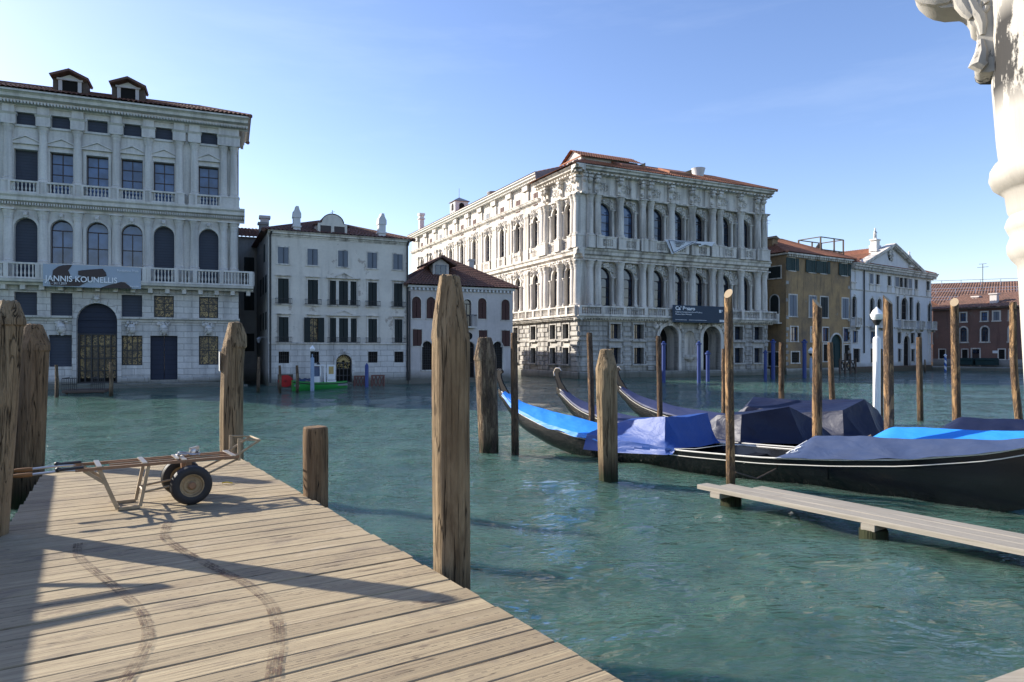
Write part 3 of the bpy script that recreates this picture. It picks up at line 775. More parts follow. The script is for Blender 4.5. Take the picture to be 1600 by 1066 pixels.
    for i in range(18): x = W + 0.4 + i * 0.92; sl_.prism([(x, 5.72 - 5.98), (x + 0.24, 5.72 - 5.98), (x + 0.24, 0), (x, 0)], -0.5, 0.05)
    bal = fr.put('balcony', sl_, 'stone_grey', 0, 0, 5.98)
    L = 0.8 - W
    bm = balustrade_mb(L, 0.92, 0.185, 0.065, [0.1] + [bays[6 - i] + k - W for i in range(7) for k in (-0.75, 0.75)] + [L - 0.1])
    bo = obj('balustrade', bm, 'stone_grey', bal, (W, -0.72, 0.32))
    rt = MB(); 
    rb = balustrade_mb(0.85, 0.915, 0.185, 0.065, [0.0]); ro = obj('balustrade', rb, 'stone_grey', bal, (0.8, -0.72, 0.32), R(90))
    # half columns
    cols = []
    us = [365.5, 349.6, 304, 280, 232, 182, 124, 68.4]
    cols = [S(u) for u in us]; mid = bays[3]
    cols = cols[:6] + [2 * mid - c for c in cols[:6]]
    m1 = column_mesh(10.35 - 6.3, 0.25, 'stone_grey', 14, 0.95); m2 = column_mesh(15.2 - 11.2, 0.23, 'stone_grey', 14, 0.75)
    for c in cols:
        fr.put('column', m1, None, c, 0.02, 6.3); fr.put('column', m2, None, c, 0.02, 11.2)
        pm = MB(); pm.box(-0.36, 0.36, -0.2, 0.1, 0, 0.5); pm.profx([(0.1, 0.5), (-0.2, 0.5), (-0.3, 0.62), (0.1, 0.66)], -0.4, 0.4); pm.box(-0.3, 0.3, -0.14, 0.1, 0.66, 1.1)
        fr.put('pilaster_block', cached('lp_blk', lambda: pm.mesh('pilaster_block', ['stone_grey'], False)), None, c, 0.1, 15.2)
    # cornices
    fr.put('cornice', cornice_mb(W, 0.35, 0.85, 0.62, 0.13), 'stone_grey', 0, 0.1, 10.35)
    fr.put('cornice', cornice_mb(W, 0.55, 0.75, 0.75, 0.16, (0.1, 0.3)), 'stone_grey', 0, 0.1, 16.25)
    for i, b in enumerate(bays):
        a = 1.5; fr.put('balustrade', cached('lp_bal2', lambda: balustrade_mb(1.5, 0.72, 0.17, 0.055).mesh('balustrade', ['stone_grey'])), None, b - 0.75, -0.32, 11.2)
    # roof and dormers
    rf = hip_roof(fr, W, 0, 4.6, 17.02, 1.15, 'tile_dark', 0.72, 2.3)
    fr.put('soffit', MB().box(W, 0.68, -0.68, 4.6, 16.9, 17.0), 'stone_grey', smooth=False)
    sc = Fr(root, *fr.world(0, 0), -fr.dy, fr.dx); sc.put('cornice', cornice_mb(0, 4.6, 0.75, 0.6, 0.16, (0.1, 0.3)), 'stone_grey', 0, 0.0, 16.25)
    for k, u in enumerate((105, 197.5)):
        x = fr.s(u); d = MB(); d.box(-0.62, -0.42, 0, 0.2, 0, 1.35); d.box(0.42, 0.62, 0, 0.2, 0, 1.35); d.box(-0.7, 0.7, -0.05, 0.2, 1.35, 1.47)
        d.box(-0.62, 0.62, 0.2, 1.0, -0.6, 1.4)
        do = fr.put('dormer', d, 'plaster_low', x, 0.75, 17.1, smooth=False); do.scale = (0.95, 1, 0.88)
        obj('pane', MB().box(-0.42, 0.42, 0.08, 0.12, 0.0, 1.35), 'dark', do, smooth=False)
        t = MB(); t.prism([(-0.6, 1.47), (0.6, 1.47), (0, 1.78)], 0.05, 0.2)
        obj('gable', t, 'plaster_white', do, smooth=False)
        r = MB()
        for sg in (-1, 1):
            r.prism([(sg * 1.0, 1.42), (0, 1.9), (0, 2.06), (sg * 1.06, 1.56)][::sg], -0.35, 1.3); obj('cheek', MB().box(min(sg * 0.66, sg * 0.93), max(sg * 0.66, sg * 0.93), 0.1, 1.0, -0.4, 1.45), 'old_wood', do, smooth=False)
        obj('dormer_roof', r, 'tile_dark', do, smooth=False)
    # exhibition banner
    x0, x1 = S(73), S(223); z1 = fr.z(148, 418); z0 = fr.z(148, 451.5)
    bn = thing('banner', 'grey exhibition banner with dark shapes and white lettering hung on the balcony', 'banner')
    wx, wy = fr.world((x0 + x1) / 2, -0.9); bn.location = (wx, wy, z0); bn.rotation_euler = (0, 0, fr.rz)
    w, h = x1 - x0, z1 - z0; n = 24
    g = [[(-w / 2 + w * i / n, 0.02 * math.sin(i * 1.3 + j), h * j / 4) for i in range(n + 1)] for j in range(5)]
    obj('cloth', MB().grid(g), 'banner_grey', bn)
    sh = MB(); X = lambda p: -w / 2 + w * p; Z = lambda q: h * q
    for y, pts in ((-0.03, [(.09, .40), (.10, .72), (.15, .90), (.2, .97), (.29, 1.0), (.27, .86), (.25, .74), (.27, .55), (.27, .36), (.18, .33)]),
                (-0.035, [(.05, .36), (.30, .36), (.40, .50), (.35, .56), (.35, .74), (.43, .80), (.60, .88), (.63, .72), (.64, .55), (.55, .45), (.45, .28), (.36, .04), (.08, .04)]),
                (-0.03, [(.58, .0), (.66, .14), (.79, .30), (.83, .28), (.90, .06), (.90, .0)])):
        sh.poly([(X(a), y, Z(b)) for a, b in pts])
    obj('dark_shape', sh, 'joinery', bn, smooth=False)
    put_text(bn, 'JANNIS KOUNELLIS', h * 0.36, X(.025), Z(.235), -0.055, bold=0.006, width=w * 0.725)
    put_text(bn, '11.5 \u2013 24.11.2019', h * 0.16, X(.025), Z(.09), -0.055, width=w * 0.21)
    put_text(bn, 'Fondazione Prada', h * 0.15, X(.75), Z(.78), -0.055, width=w * 0.225)
    put_text(bn, 'Venezia', h * 0.15, X(.88), Z(.06), -0.055, width=w * 0.095)
left_palace()

# ------------------------------------------------------------------ 2  plastered house with five window columns
def plaster_house():
    C = (-381 / F * 43.5, 43.5)
    root, fr = building('townhouse', 'pale plastered four storey house between the grey palace and the low house', C[0], C[1], 0.904, 0.427)
    W = fr.s(638); D = 12.0
    def px(a, b, c, d): return fr.rect(360 + a / 3.23, 360 + b / 3.23, 300 + c / 3.23, 300 + d / 3.23)
    r1 = [px(240, 293, 275, 355), px(388, 441, 287, 365), px(543, 593, 298, 392), px(692, 739, 308, 383), px(822, 868, 318, 392)]
    r2 = [px(240, 294, 433, 562), px(391, 441, 443, 568), px(501, 533, 450, 572), px(547, 593, 452, 573), px(605, 636, 454, 573), px(695, 739, 459, 578), px(824, 868, 464, 580)]
    r3 = [px(243, 294, 632, 757), px(397, 446, 635, 757), px(502, 533, 638, 760), px(547, 594, 640, 760), px(607, 637, 641, 760), px(695, 740, 643, 762), px(827, 868, 644, 763)]
    r4 = [px(243, 297, 805, 866), px(404, 446, 805, 866), px(695, 742, 805, 860), px(827, 873, 803, 860)]
    def level(r, w=None):
        z = sum(a[1] for a in r) / len(r); h = round(sum(a[3] for a in r) / len(r) / 0.05) * 0.05
        return [(a[0], z, a[2], h) for a in r]
    r1 = level(r1); r2 = level(r2); r3 = level(r3); r4 = level(r4)
    dc, dz, dw, dh = px(532, 613, 818, 985); dz = 0.15; zt = fr.z(535.9, 300 + 818 / 3.23); dh = round((zt - dz) / .05) * .05
    zs = fr.z(530, 300 + 765 / 3.23); top = fr.z(530, 300 + 222 / 3.23)
    ops = [(a[0], a[1], a[2], a[3], False) for a in r1 + r2 + r3]
    fr.put('wall', wall_mb(0, W, zs, top, ops, 0.25), 'plaster_white', smooth=False)
    fr.put('wall', wall_mb(0, W, -0.8, zs, [(a[0], a[1], a[2], a[3], False) for a in r4] + [(dc, dz, dw, dh, True)], 0.3), 'stone_ashlar', y=-0.05, smooth=False)
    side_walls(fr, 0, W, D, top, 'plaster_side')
    sides = Fr(root, C[0], C[1], fr.dy, -fr.dx)
    for k, (x, z) in enumerate(((-1.2, 3.6), (-2.9, 3.6), (-1.2, 6.0), (-2.9, 6.0), (-2.2, 8.1), (-4.6, 6.0), (-4.6, 3.6))):
        sides.put('window', cached('ph_sw', lambda: MB().bbox(-0.32, 0.32, -0.04, 0.02, 0, 1.15, 0.02).mesh('window', ['shutter'], False)), None, x, 0, z)
    fr.put('string_course', MB().profx([(0, 0), (-0.09, 0.02), (-0.09, 0.1), (0, 0.13)], 0, W), 'stone_white', 0, -0.05, zs - 0.06)
    iron = lambda w: cached(('rail', w), lambda: rail(w))
    def rail(w):
        mb = MB(); L = w + 0.36
        for z in (0.03, 0.33): mb.box(-L / 2, L / 2, -0.3, -0.275, z, z + 0.025)
        for sg in (-1, 1):
            for z in (0.03, 0.33): mb.box(sg * L / 2 - 0.012, sg * L / 2 + 0.012, -0.3, 0, z, z + 0.02)
        n = int(L / 0.09)
        for i in range(n + 1): x = -L / 2 + L * i / n; mb.box(x - 0.008, x + 0.008, -0.295, -0.28, 0, 0.33)
        return mb.mesh('balcony_rail', ['iron'], False)
    for i, a in enumerate(r1): window(fr, *a, 'shutter_grey', depth=0.2, surround=dict(t=0.08, out=0.03))
    for row in (r2, r3):
        for i, a in enumerate(row):
            open_ = row is r3 and i == 1
            tri = i in (2, 3, 4)
            o = window(fr, *a, 'casement' if open_ else 'shutter', depth=0.22, surround=dict(t=0.09, out=0.05, sill=True, hood=None if tri else 'flat'), pane='gilt' if open_ else 'glass', bars=(1, 2))
            if open_:
                for sg in (-1, 1):
                    s_ = MB(); s_.bbox(-0.19, 0.19, -0.05, 0, 0, a[3], 0.01); obj('shutter', s_, 'shutter', o, (sg * (a[2] / 2 + 0.14), -0.32, 0), smooth=False)
            if i != 2 and i != 4: obj('balcony_rail', iron(round(a[2] + (1.15 if i == 3 else 0), 2)), None, o, (0, -0.05, -0.02))
        c = row[3]; pm = MB(); z = 0; b = 1.1
        pm.box(-b, b, -0.22, 0, 0, 0.07); pm.prism([(-0.6, 0.07), (0.6, 0.07), (0, 0.36)], -0.12, 0); pm.prism([(-0.7, 0.07), (0, 0.4), (0.7, 0.07), (0.6, 0.07), (0, 0.34), (-0.6, 0.07)][::-1], -0.2, 0)
        fr.put('pediment', pm, 'stone_white', c[0], 0, c[1] + c[3] + 0.15, smooth=False)
    for a in r4: window(fr, *a, 'barred', depth=0.25, y=-0.05, pane='dark')
    dm = frame_mb(dw, dh, True, 3, 2, 0.08, -0.06)
    do = fr.put('door', dm, 'iron', dc, 0.2, dz, smooth=False)
    fan = MB()
    for i in range(11):
        a = math.pi * (i + 0.5) / 11; fan.bar((0.12 * math.cos(a), 0, dh - dw / 2 + 0.12 * math.sin(a)), (0.42 * dw * math.cos(a), 0, dh - dw / 2 + 0.42 * dw * math.sin(a)), 0.06)
    lumps(fan, -dw * 0.4, dw * 0.4, 0.9, dh - dw / 2, 90, 0.03, 0.02, 5)
    obj('fanlight', fan, 'gold', do, (0, -0.02, 0)); obj('back_panel', MB().poly(opening_poly(dw, dh, True, 0.05)), 'dark', do, smooth=False)
    fr.put('arch_surround', surround_mb(dw, dh, True, 0.16, 0.06, False, None, True), 'stone_ashlar', dc, -0.05, dz)
    fr.put('cornice', cornice_mb(-0.05, W + 0.05, 0.4, 0.32), 'stone_white', 0, 0, top - 0.35)
    for x in (0.12, W - 0.1): fr.put('drainpipe', MB().tube([(0, -0.12, 0.2), (0, -0.12, top - 0.3), (0.05, -0.3, top - 0.05)], 0.06, 8), 'iron', x, 0, 0)
    hip_roof(fr, 0, W, D, top + 0.02, 1.9, 'tile_dark', 0.35, 4.2)
    for u0, u1, v0, v1 in ((313, 362, 70, 198), (745, 793, 115, 237)):
        c, z, w, h = fr.rect(360 + u0 / 3.23, 360 + u1 / 3.23, 300 + v0 / 3.23, 300 + v1 / 3.23); z = top + 0.1
        m = MB(); a = w * 0.36; m.box(-a, a, -0.25, 0.25, -0.6, h * 0.72); m.box(-a * 1.25, a * 1.25, -0.32, 0.32, h * 0.18, h * 0.24)
        m.prism([(-a * 1.2, h * 0.55), (a * 1.2, h * 0.55), (a * 1.2, h * 0.72), (a * 0.7, h * 0.86), (a * 0.45, h), (-a * 0.3, h), (-a * 0.45, h * 0.9), (-a, h * 0.8)], -0.3, 0.3)
        fr.put('chimney', m, 'plaster_bright', c, 0.35, z, smooth=False)
    c, z, w, h = fr.rect(360 + 445 / 3.23, 360 + 593 / 3.23, 300 + 90 / 3.23, 300 + 192 / 3.23); z = top + 0.05
    d = MB(); a = w / 2; d.prism([(-a, -0.2), (a, -0.2), (a, h * 0.55)] + [(a * 0.72 * math.cos(math.pi * i / 12), h * 0.6 + h * 0.42 * math.sin(math.pi * i / 12)) for i in range(13)] + [(-a, h * 0.55)], 0, 0.25)
    d.box(-a, a, 0.25, 2.6, -0.3, h * 0.5)
    do = fr.put('dormer', d, 'plaster_white', c, 0.25, z, smooth=False)
    for sg in (-1, 1): obj('window', MB().bbox(-a * 0.36, a * 0.36, -0.04, 0.02, 0.12, h * 0.45, 0.03), 'joinery', do, (sg * a * 0.47, 0, 0), smooth=False)
    dr = MB(); pts = [(a * 0.8 * math.cos(math.pi * i / 12), h * 0.56 + h * 0.5 * math.sin(math.pi * i / 12)) for i in range(13)]
    for p, q in zip(pts, pts[1:]): dr.add([(p[0], -0.05, p[1]), (q[0], -0.05, q[1]), (q[0], 2.7, q[1]), (p[0], 2.7, p[1])], [(0, 3, 2, 1)])
    for sg in (-1, 1): dr.bar((sg * a * 0.75, 0.4, h * 0.6), (sg * a * 1.25, 0.4, h * 0.5), 0.5, 0.06)
    obj('dormer_roof', dr, 'tile_dark', do); obj('finial', MB().tube([(0, 0, 0), (0, 0, 0.3)], 0.02, 5).tube([(-0.12, 0, 0.12), (0.15, 0, 0.22)], 0.015, 4), 'iron', do, (0, 0.1, h * 1.02))
    # lantern on the shady side wall and a chimney further back
    lx = sides.put('wall_lantern', MB().bar((0, 0, 0.35), (0, -0.5, 0.35), 0.03).lathe([(0.05, 0), (0.14, 0.22), (0.16, 0.24), (0.03, 0.36)], 0, -0.5, 6), 'lead', -0.7, 0, 2.75)
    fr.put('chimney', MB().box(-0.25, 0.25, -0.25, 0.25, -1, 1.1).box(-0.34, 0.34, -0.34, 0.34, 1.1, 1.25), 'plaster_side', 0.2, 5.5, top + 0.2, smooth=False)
plaster_house()

# dark house far down the side canal between them
def canal_house():
    root, fr = building('narrow_house', 'dark narrow house deep in the side canal between grey palace and pale house', -19.4, 50.5, 0.924, 0.382)
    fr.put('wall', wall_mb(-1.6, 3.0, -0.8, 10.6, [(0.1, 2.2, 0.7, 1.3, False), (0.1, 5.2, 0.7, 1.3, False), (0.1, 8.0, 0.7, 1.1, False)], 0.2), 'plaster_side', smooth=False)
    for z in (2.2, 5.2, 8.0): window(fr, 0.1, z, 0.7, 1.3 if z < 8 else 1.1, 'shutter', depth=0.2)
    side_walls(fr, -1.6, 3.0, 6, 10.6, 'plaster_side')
    r = MB(); roof_strip(r, (-2, -0.4, 10.5), (3.3, -0.4, 10.5), (3.3, 6, 12.2), (-2, 6, 12.2)); fr.put('roof', r, 'tile_dark')
    fr.put('chimney', MB().box(-0.3, 0.3, -0.3, 0.3, 0, 1.5).box(-0.4, 0.4, -0.4, 0.4, 1.5, 1.7), 'plaster_low', 1.2, 0.6, 10.6, smooth=False)
canal_house()

# ------------------------------------------------------------------ 3  low grey house
def low_house():
    root, fr = building('low_house', 'low grey plastered house with arched windows and a brown tiled roof', -7.1, 47.3, 0.919, 0.395)
    W = fr.s(801); D = 9.0
    P = lambda a, b, c, d: fr.rect(620 + a / 3.23, 620 + b / 3.23, 300 + c / 3.23, 300 + d / 3.23)
    top = fr.z(720, 300 + 480 / 3.23)
    A = [P(77, 122, 532, 638), P(150, 195, 533, 640), P(411, 451, 540, 645), P(529, 568, 547, 645)]; A = [(a[0], A[0][1], 0.65, 1.5) for a in A]
    A[2] = (A[2][0], A[0][1] + .05, .65, 1.5)
    bal = P(340, 372, 550, 680); bal = (bal[0], bal[1], 0.6, 1.95)
    B = [P(81, 126, 698, 778), P(415, 454, 704, 780), P(530, 570, 703, 778)]; B = [(b[0], B[0][1], 0.65, 1.15) for b in B]
    Gd = [P(133, 160, 787, 918), P(350, 382, 780, 950), P(490, 528, 782, 910)]
    Gd = [(Gd[0][0] + .1, 0.9, 0.75, 2.0), (Gd[1][0], 0.3, 0.8, 2.6), (Gd[2][0], 0.9, 0.75, 2.0)]
    ci = P(350, 376, 708, 752)
    ops = [(*a, True) for a in A] + [(*bal, True)] + [(*b, False) for b in B] + [(*g, True) for g in Gd]
    fr.put('wall', wall_mb(0, W, -0.8, top, ops, 0.22), 'plaster_low', smooth=False)
    side_walls(fr, 0, W, D, top, 'plaster_low')
    for a in A: window(fr, *a, 'shutter_brown', True, 0.2, dict(t=0.06, out=0.025))
    o = window(fr, *bal, 'casement', True, 0.2, dict(t=0.06, out=0.03))
    bm = MB(); bm.box(-0.55, 0.55, -0.5, 0, -0.1, 0)
    bo = obj('balcony', bm, 'stone_white', o, (0, -0.2, 0), smooth=False)
    rm = MB()
    for i in range(12): x = -0.54 + 1.08 * i / 11; rm.box(x - 0.01, x + 0.01, -0.49, -0.47, 0, 0.8)
    rm.box(-0.55, 0.55, -0.5, -0.46, 0.8, 0.84); rm.box(-0.55, -0.52, -0.47, 0, 0.78, 0.82); rm.box(0.52, 0.55, -0.47, 0, 0.78, 0.82)
    obj('balcony_rail', rm, 'iron', o, (0, -0.2, 0), smooth=False)
    for b in B: window(fr, *b, 'shutter_brown', False, 0.2, dict(t=0.06, out=0.025))
    for i, g in enumerate(Gd): window(fr, *g, 'barred' if i != 1 else 'casement', True, 0.2, dict(t=0.08, out=0.03), pane='dark')
    cm = MB().lathe([(0.27, -0.02), (0.27, 0.02)], 0, 0, 20); co = fr.put('oculus', cm, 'dark', ci[0], -0.01, ci[1] + 0.35); co.rotation_euler.x = R(90)
    d = MB()
    n = int(W / 0.28)
    for i in range(n): x = W * (i + 0.3) / n; d.box(x, x + 0.13, -0.18, 0, -0.32, -0.16)
    d.profx([(0, -0.16), (-0.2, -0.14), (-0.24, 0), (0, 0)], -0.1, W + 0.1); fr.put('cornice', d, 'plaster_bright', 0, 0, top)
    hip_roof(fr, 0, W, D, top + 0.02, 2.7, 'tile_dark', 0.35, 4.0)
    rw = MB(); rw.box(W - 5.5, W, D, D + 9, -0.8, top - 0.3); fr.put('shade_wing', rw, 'plaster_low', smooth=False)  # unseen block added behind the house to shade the lower palace side
    c = P(218, 285, 345, 435); m = MB(); m.box(-0.6, 0.6, 0, 2.4, -0.7, 0.75); m.prism([(-0.6, 0.75), (0.6, 0.75), (0, 1.15)], 0, 2.4)
    do = fr.put('dormer', m, 'plaster_low', c[0] - 0.05, 1.2, top + 0.95, smooth=False)
    obj('window', frame_mb(0.8, 0.7, False, 1, 0, 0.06, -0.05), 'lead', do, (0, -0.01, 0), smooth=False); obj('pane', MB().box(-0.4, 0.4, -0.03, -0.005, 0, 0.7), 'glass', do, smooth=False)
    r = MB()
    for sg in (-1, 1): r.prism([(sg * 1.05, 0.62), (0, 1.2), (0, 1.34), (sg * 1.1, 0.76)][::sg], -0.4, 2.5)
    obj('dormer_roof', r, 'tile_dark', do, smooth=False)
    fr.put('chimney', MB().box(-0.2, 0.2, -0.2, 0.2, 0, 0.8).box(-0.26, 0.26, -0.26, 0.26, 0.8, 0.92), 'plaster_low', W * 0.72, 3.0, top + 1.5, smooth=False)
    fr.put('drainpipe', MB().tube([(0, -0.1, 0.2), (0, -0.1, top - 0.4)], 0.05, 8), 'iron', 0.05, 0, 0)
low_house()

# ------------------------------------------------------------------ 4  great white baroque palace
def baroque_palace():
    C = (5.37, 55.0)
    root, fr = building('baroque_palace', 'huge white baroque palace with tiers of columns and a rusticated water front', C[0], C[1], 0.899, 0.439)
    S = fr.s; sd_ = Fr(root, C[0], C[1], fr.dy, -fr.dx)       # side facade: x runs from far (negative) to the corner at 0
    X = lambda u: S(840 + u / 4.1026)
    W = S(1199); SL = -44.0
    bays = [X(u) for u in (430, 578, 770, 900, 1032, 1205, 1328)]
    cols = [X(u) for u in (333, 382, 528, 672, 722, 857, 990, 1120, 1167, 1300, 1408, 1448)]
    Z = lambda v, u=960: fr.z(u, v)
    z_str = 3.05                                   # string course of the basement
    u945 = 945
    zb = fr.z(u945, 494)                             # top of basement / balcony floor
    zl0, zl1 = fr.z(u945, 478), fr.z(u945, 417)      # lower windows
    ze0, ze1 = fr.z(960, 409.5), fr.z(960, 391)      # entablature of the lower order
    zu0, zu1 = fr.z(u945, 372), fr.z(u945, 316.5)
    zt0, zt1 = fr.z(960, 309), fr.z(960, 279)        # frieze
    top = fr.z(915, 266) + 0.35
    ww = 1.72; basew = []
    # openings
    lo = [(b, zl0, ww, zl1 - zl0, True) for b in bays]; up = [(b, zu0, ww, zu1 - zu0, True) for b in bays]
    gx = [S(840 + u / 4.1026) for u in (495, 645, 1285, 1410)]
    gz = [(fr.z(960, 541 + 28), 1.3), (fr.z(960, 531), 1.25)]
    g_ops = []
    for x in gx: g_ops += [(x, fr.z(960, 569), 1.0, 1.35, False), (x, fr.z(960, 531), 1.0, 1.3, False)]
    px_ = [(S(840 + 838 / 4.1026), 2.05), (S(840 + 1112 / 4.1026), 2.05)]; nich = S(840 + 975 / 4.1026)
    ah = fr.z(1045, 508) - 0.55
    for x, w in px_: g_ops.append((x, 0.5, w, ah, True))
    g_ops.append((nich, 1.9, 1.15, 2.1, True))
    fr.put('wall', wall_mb(0, W, -0.8, zb, g_ops, 0.55), 'stone_rustic', smooth=False)
    fr.put('wall', wall_mb(0.0, W, zb, ze0, lo, 0.45), 'stone_white', 0, 0.4, smooth=False)
    fr.put('wall', wall_mb(0.0, W, ze0, top - 0.4, up, 0.45), 'stone_white', 0, 0.4, smooth=False)
    # side openings
    T = lambda u: -((lambda k: (5.37 - k * 55.0) / (0.439 + k * 0.899))((u - 800) / F))
    tu = [-3.55 * i - 7.7 for i in range(10)]
    logg = [-1.95, -4.15]
    s_up = [(t, zu0, 1.05, zu1 - zu0, True) for t in tu + logg]; s_lo = [(t, zl0, 1.05, zl1 - zl0, True) for t in tu + logg]
    s_at = [(t - 0.1, top - 1.75, 0.85, 1.15, False) for t in tu + [-6.0]]
    s_g = []
    for t in logg + tu[:6]: s_g += [(t, fr.z(960, 569), 0.95, 1.35, False), (t, fr.z(960, 531), 0.95, 1.3, False)]
    sd_.put('wall', wall_mb(SL, 0, -0.8, zb, s_g, 0.5), 'stone_rustic', 0, 0, smooth=False)
    sd_.put('wall', wall_mb(SL, -0.0, zb, ze0, s_lo, 0.4), 'stone_white', 0, 0.22, smooth=False)
    sd_.put('wall', wall_mb(SL, -0.0, ze0, top - 0.4, s_up + s_at, 0.4), 'stone_white', 0, 0.22, smooth=False)
    bk = MB(); bk.poly([(W, 0.55, -0.8), (W, 44, -0.8), (W, 44, top), (W, 0.55, top)]); bk.poly([(W, 44, -0.8), (0.4, 44, -0.8), (0.4, 44, top), (W, 44, top)])
    for zz in (zb, ze0): bk.poly([(0, 0, zz - 0.01), (W, 0, zz - 0.01), (W, 0.6, zz - 0.01), (0, 0.6, zz - 0.01)])
    fr.put('side_wall', bk, 'stone_white', smooth=False)
    # windows
    for i, b in enumerate(bays):
        for z, h, p in ((zl0, zl1 - zl0, 'glass'), (zu0, zu1 - zu0, 'glass_blue' if i < 2 else 'glass')):
            window(fr, b, z, ww, h, 'casement', True, 0.24, dict(t=0.12, out=0.1, sill=False, key=True), 'stone_white', y=0.4, bars=(1, 2), pane=p)
    for t in tu + logg:
        for z, h in ((zl0, zl1 - zl0), (zu0, zu1 - zu0)):
            window(sd_, t, z, 1.05, h, 'casement', True, 0.22, dict(t=0.16, out=0.1, sill=False, key=True), 'stone_white', y=0.22, bars=(1, 2), pane='glass')
    for i, t in enumerate(tu + [-6.0]): window(sd_, t - 0.1, top - 1.75, 0.85, 1.15, 'shutter_brown' if i % 4 != 3 else 'shutter_grey', False, 0.15, y=0.22)
    for x in gx:
        for z, h in ((fr.z(960, 569), 1.35), (fr.z(960, 531), 1.3)):
            window(fr, x, z, 1.0, h, 'casement', False, 0.4, dict(t=0.14, out=0.12), 'stone_rustic', pane='glass', bars=(1, 1), fmat='iron')
    for t in logg + tu[:6]:
        for z, h in ((fr.z(960, 569), 1.35), (fr.z(960, 531), 1.3)):
            window(sd_, t, z, 0.95, h, 'barred', False, 0.35, dict(t=0.12, out=0.12), 'stone_rustic', pane='dark')
    for x, w in px_:
        d = fr.put('door', MB().poly(opening_poly(w, ah, True, 0.0)), 'dark', x, 1.5, 0.5, smooth=False)
        tn = MB(); p = arch_pts(0, 0, w, ah)
        for a, b in zip(p, p[1:] + p[:1]): tn.poly([(a[0], 0.5, a[1]), (a[0], 1.5, a[1]), (b[0], 1.5, b[1]), (b[0], 0.5, b[1])])
        fr.put('archway', tn, 'stone_white', x, 0, 0.5, smooth=False)
        fr.put('arch_surround', surround_mb(w, ah, True, 0.3, 0.16, False, None, True), 'stone_white', x, 0, 0.5)
        lm = lumps(MB(), -1.5, 1.5, ah - 1.0, ah + 0.35, 90, 0.14, -0.08, 3, lambda a, z: a * a + (z - ah + w / 2) ** 2 > (w / 2 + 0.35) ** 2)
        fr.put('spandrel_carving', lm, 'stone_white', x, 0, 0.5)
    fr.put('niche', MB().lathe([(0.57, 0), (0.57, 1.5)], 0, 0, 12, 0, 0, math.pi).lathe([(0.57 * math.cos(R(i * 15)), 1.5 + 0.57 * math.sin(R(i * 15))) for i in range(7)], 0, 0, 12, 0, 0, math.pi), 'stone_white', nich, 0.0, 1.9)
    fr.put('niche_basin', MB().lathe([(0.05, 0), (0.2, 0.05), (0.62, 0.3), (0.66, 0.42)], 0, 0, 16, sy=0.6), 'stone_white', nich, 0, 1.25)
    # rusticated blocks
    def rustic(f, spans, name='rustication'):
        rnd = random.Random(11); ch = 0.41
        for x0, x1 in spans:
            mb = MB(); mb.box(x0 + 0.16, x1 - 0.16, -0.03, 0.01, 0.56, zb - 0.3)
            for z in [0.55 + ch * k for k in range(int((zb - 0.75) / ch))]:
                if abs(z - z_str + 0.1) < 0.22: continue
                k = int(z / ch); o = 0.16 if k % 2 else 0.0
                a = x0 + o; b = x1 - o
                n = max(1, round((b - a) / 0.85)); w = (b - a) / n
                for i in range(n):
                    mb.bbox(a + i * w + 0.015, a + (i + 1) * w - 0.015, -0.06 - rnd.uniform(0.02, 0.10), 0.02, z + 0.015, z + ch - 0.015, 0.05)
            f.put(name, mb, 'stone_rustic', smooth=False)
    def spans(x0, x1, ops):
        out = []; a = x0
        for c, w in sorted(ops):
            if c - w / 2 - a > 0.5: out.append((a, c - w / 2))
            a = c + w / 2
        if x1 - a > 0.5: out.append((a, x1))
        return out
    rustic(fr, spans(0.0, W, [(x, 1.45) for x in gx] + [(x, w + 0.75) for x, w in px_] + [(nich, 1.5)]))
    rustic(sd_, spans(-20, -0.02, [(t, 1.4) for t in logg + tu[:4]]))
    for f, a, b in ((fr, -0.12, W + 0.12), (sd_, SL, 0.12)):
        bs = MB(); bs.profx([(0.05, -0.8), (-0.22, -0.8), (-0.22, 0.42), (-0.14, 0.54), (0.05, 0.56)], a, b); f.put('plinth', bs, 'stone_rustic')
        if f is fr:
            for q in ((a, px_[0][0] - 1.2), (px_[0][0] + 1.2, nich - .7), (nich + .7, px_[1][0] - 1.2), (px_[1][0] + 1.2, b)): f.put('string_course', MB().profx([(0.02, 0), (-0.14, 0.02), (-0.16, 0.16), (0.02, 0.2)], *q), 'stone_rustic', 0, 0, z_str)
        else: f.put('string_course', MB().profx([(0.02, 0), (-0.14, 0.02), (-0.16, 0.16), (0.02, 0.2)], a, b), 'stone_rustic', 0, 0, z_str)
    # balcony over the basement
    for f, a, b, m0, m1 in ((fr, -0.5, W + 0.6, 0, 0), (sd_, -14, 0.5, 0, 0)):
        c = f.put('balcony', cornice_mb(a, b, 0.42, 0.75, 0.26, (0.25, 0.5)), 'stone_white', 0, 0.0 if f is fr else 0.0, zb - 0.42)
        L = b - a - 0.2; obj('balustrade', balustrade_mb(L, 0.78, 0.2, 0.07, [0.1 + i * L / 10 for i in range(11)] , 0.3, 0.12, 0.24), 'stone_white', c, (a + 0.1, -0.55, 0.42))
    # columns
    mlo = column_mesh(ze0 - zb, 0.31, 'stone_white', 14, 0.75, 1.3); mup = column_mesh(zt0 - ze1 + 0.05, 0.30, 'stone_white', 14, 1.05, 1.3)
    msm = column_mesh((zl1 - zl0) - ww / 2 + 0.35, 0.13, 'stone_white', 10, 0.45)
    for x in cols:
        fr.put('column', mlo, None, x, -0.05, zb); fr.put('column', mup, None, x, -0.05, ze1)
    mpier = MB().box(-0.38, 0.38, -0.15, 0.3, 0, ze0 - zb).box(-0.44, 0.44, -0.2, 0.3, 0, 0.75).mesh('corner_pier', ['stone_white'], False)
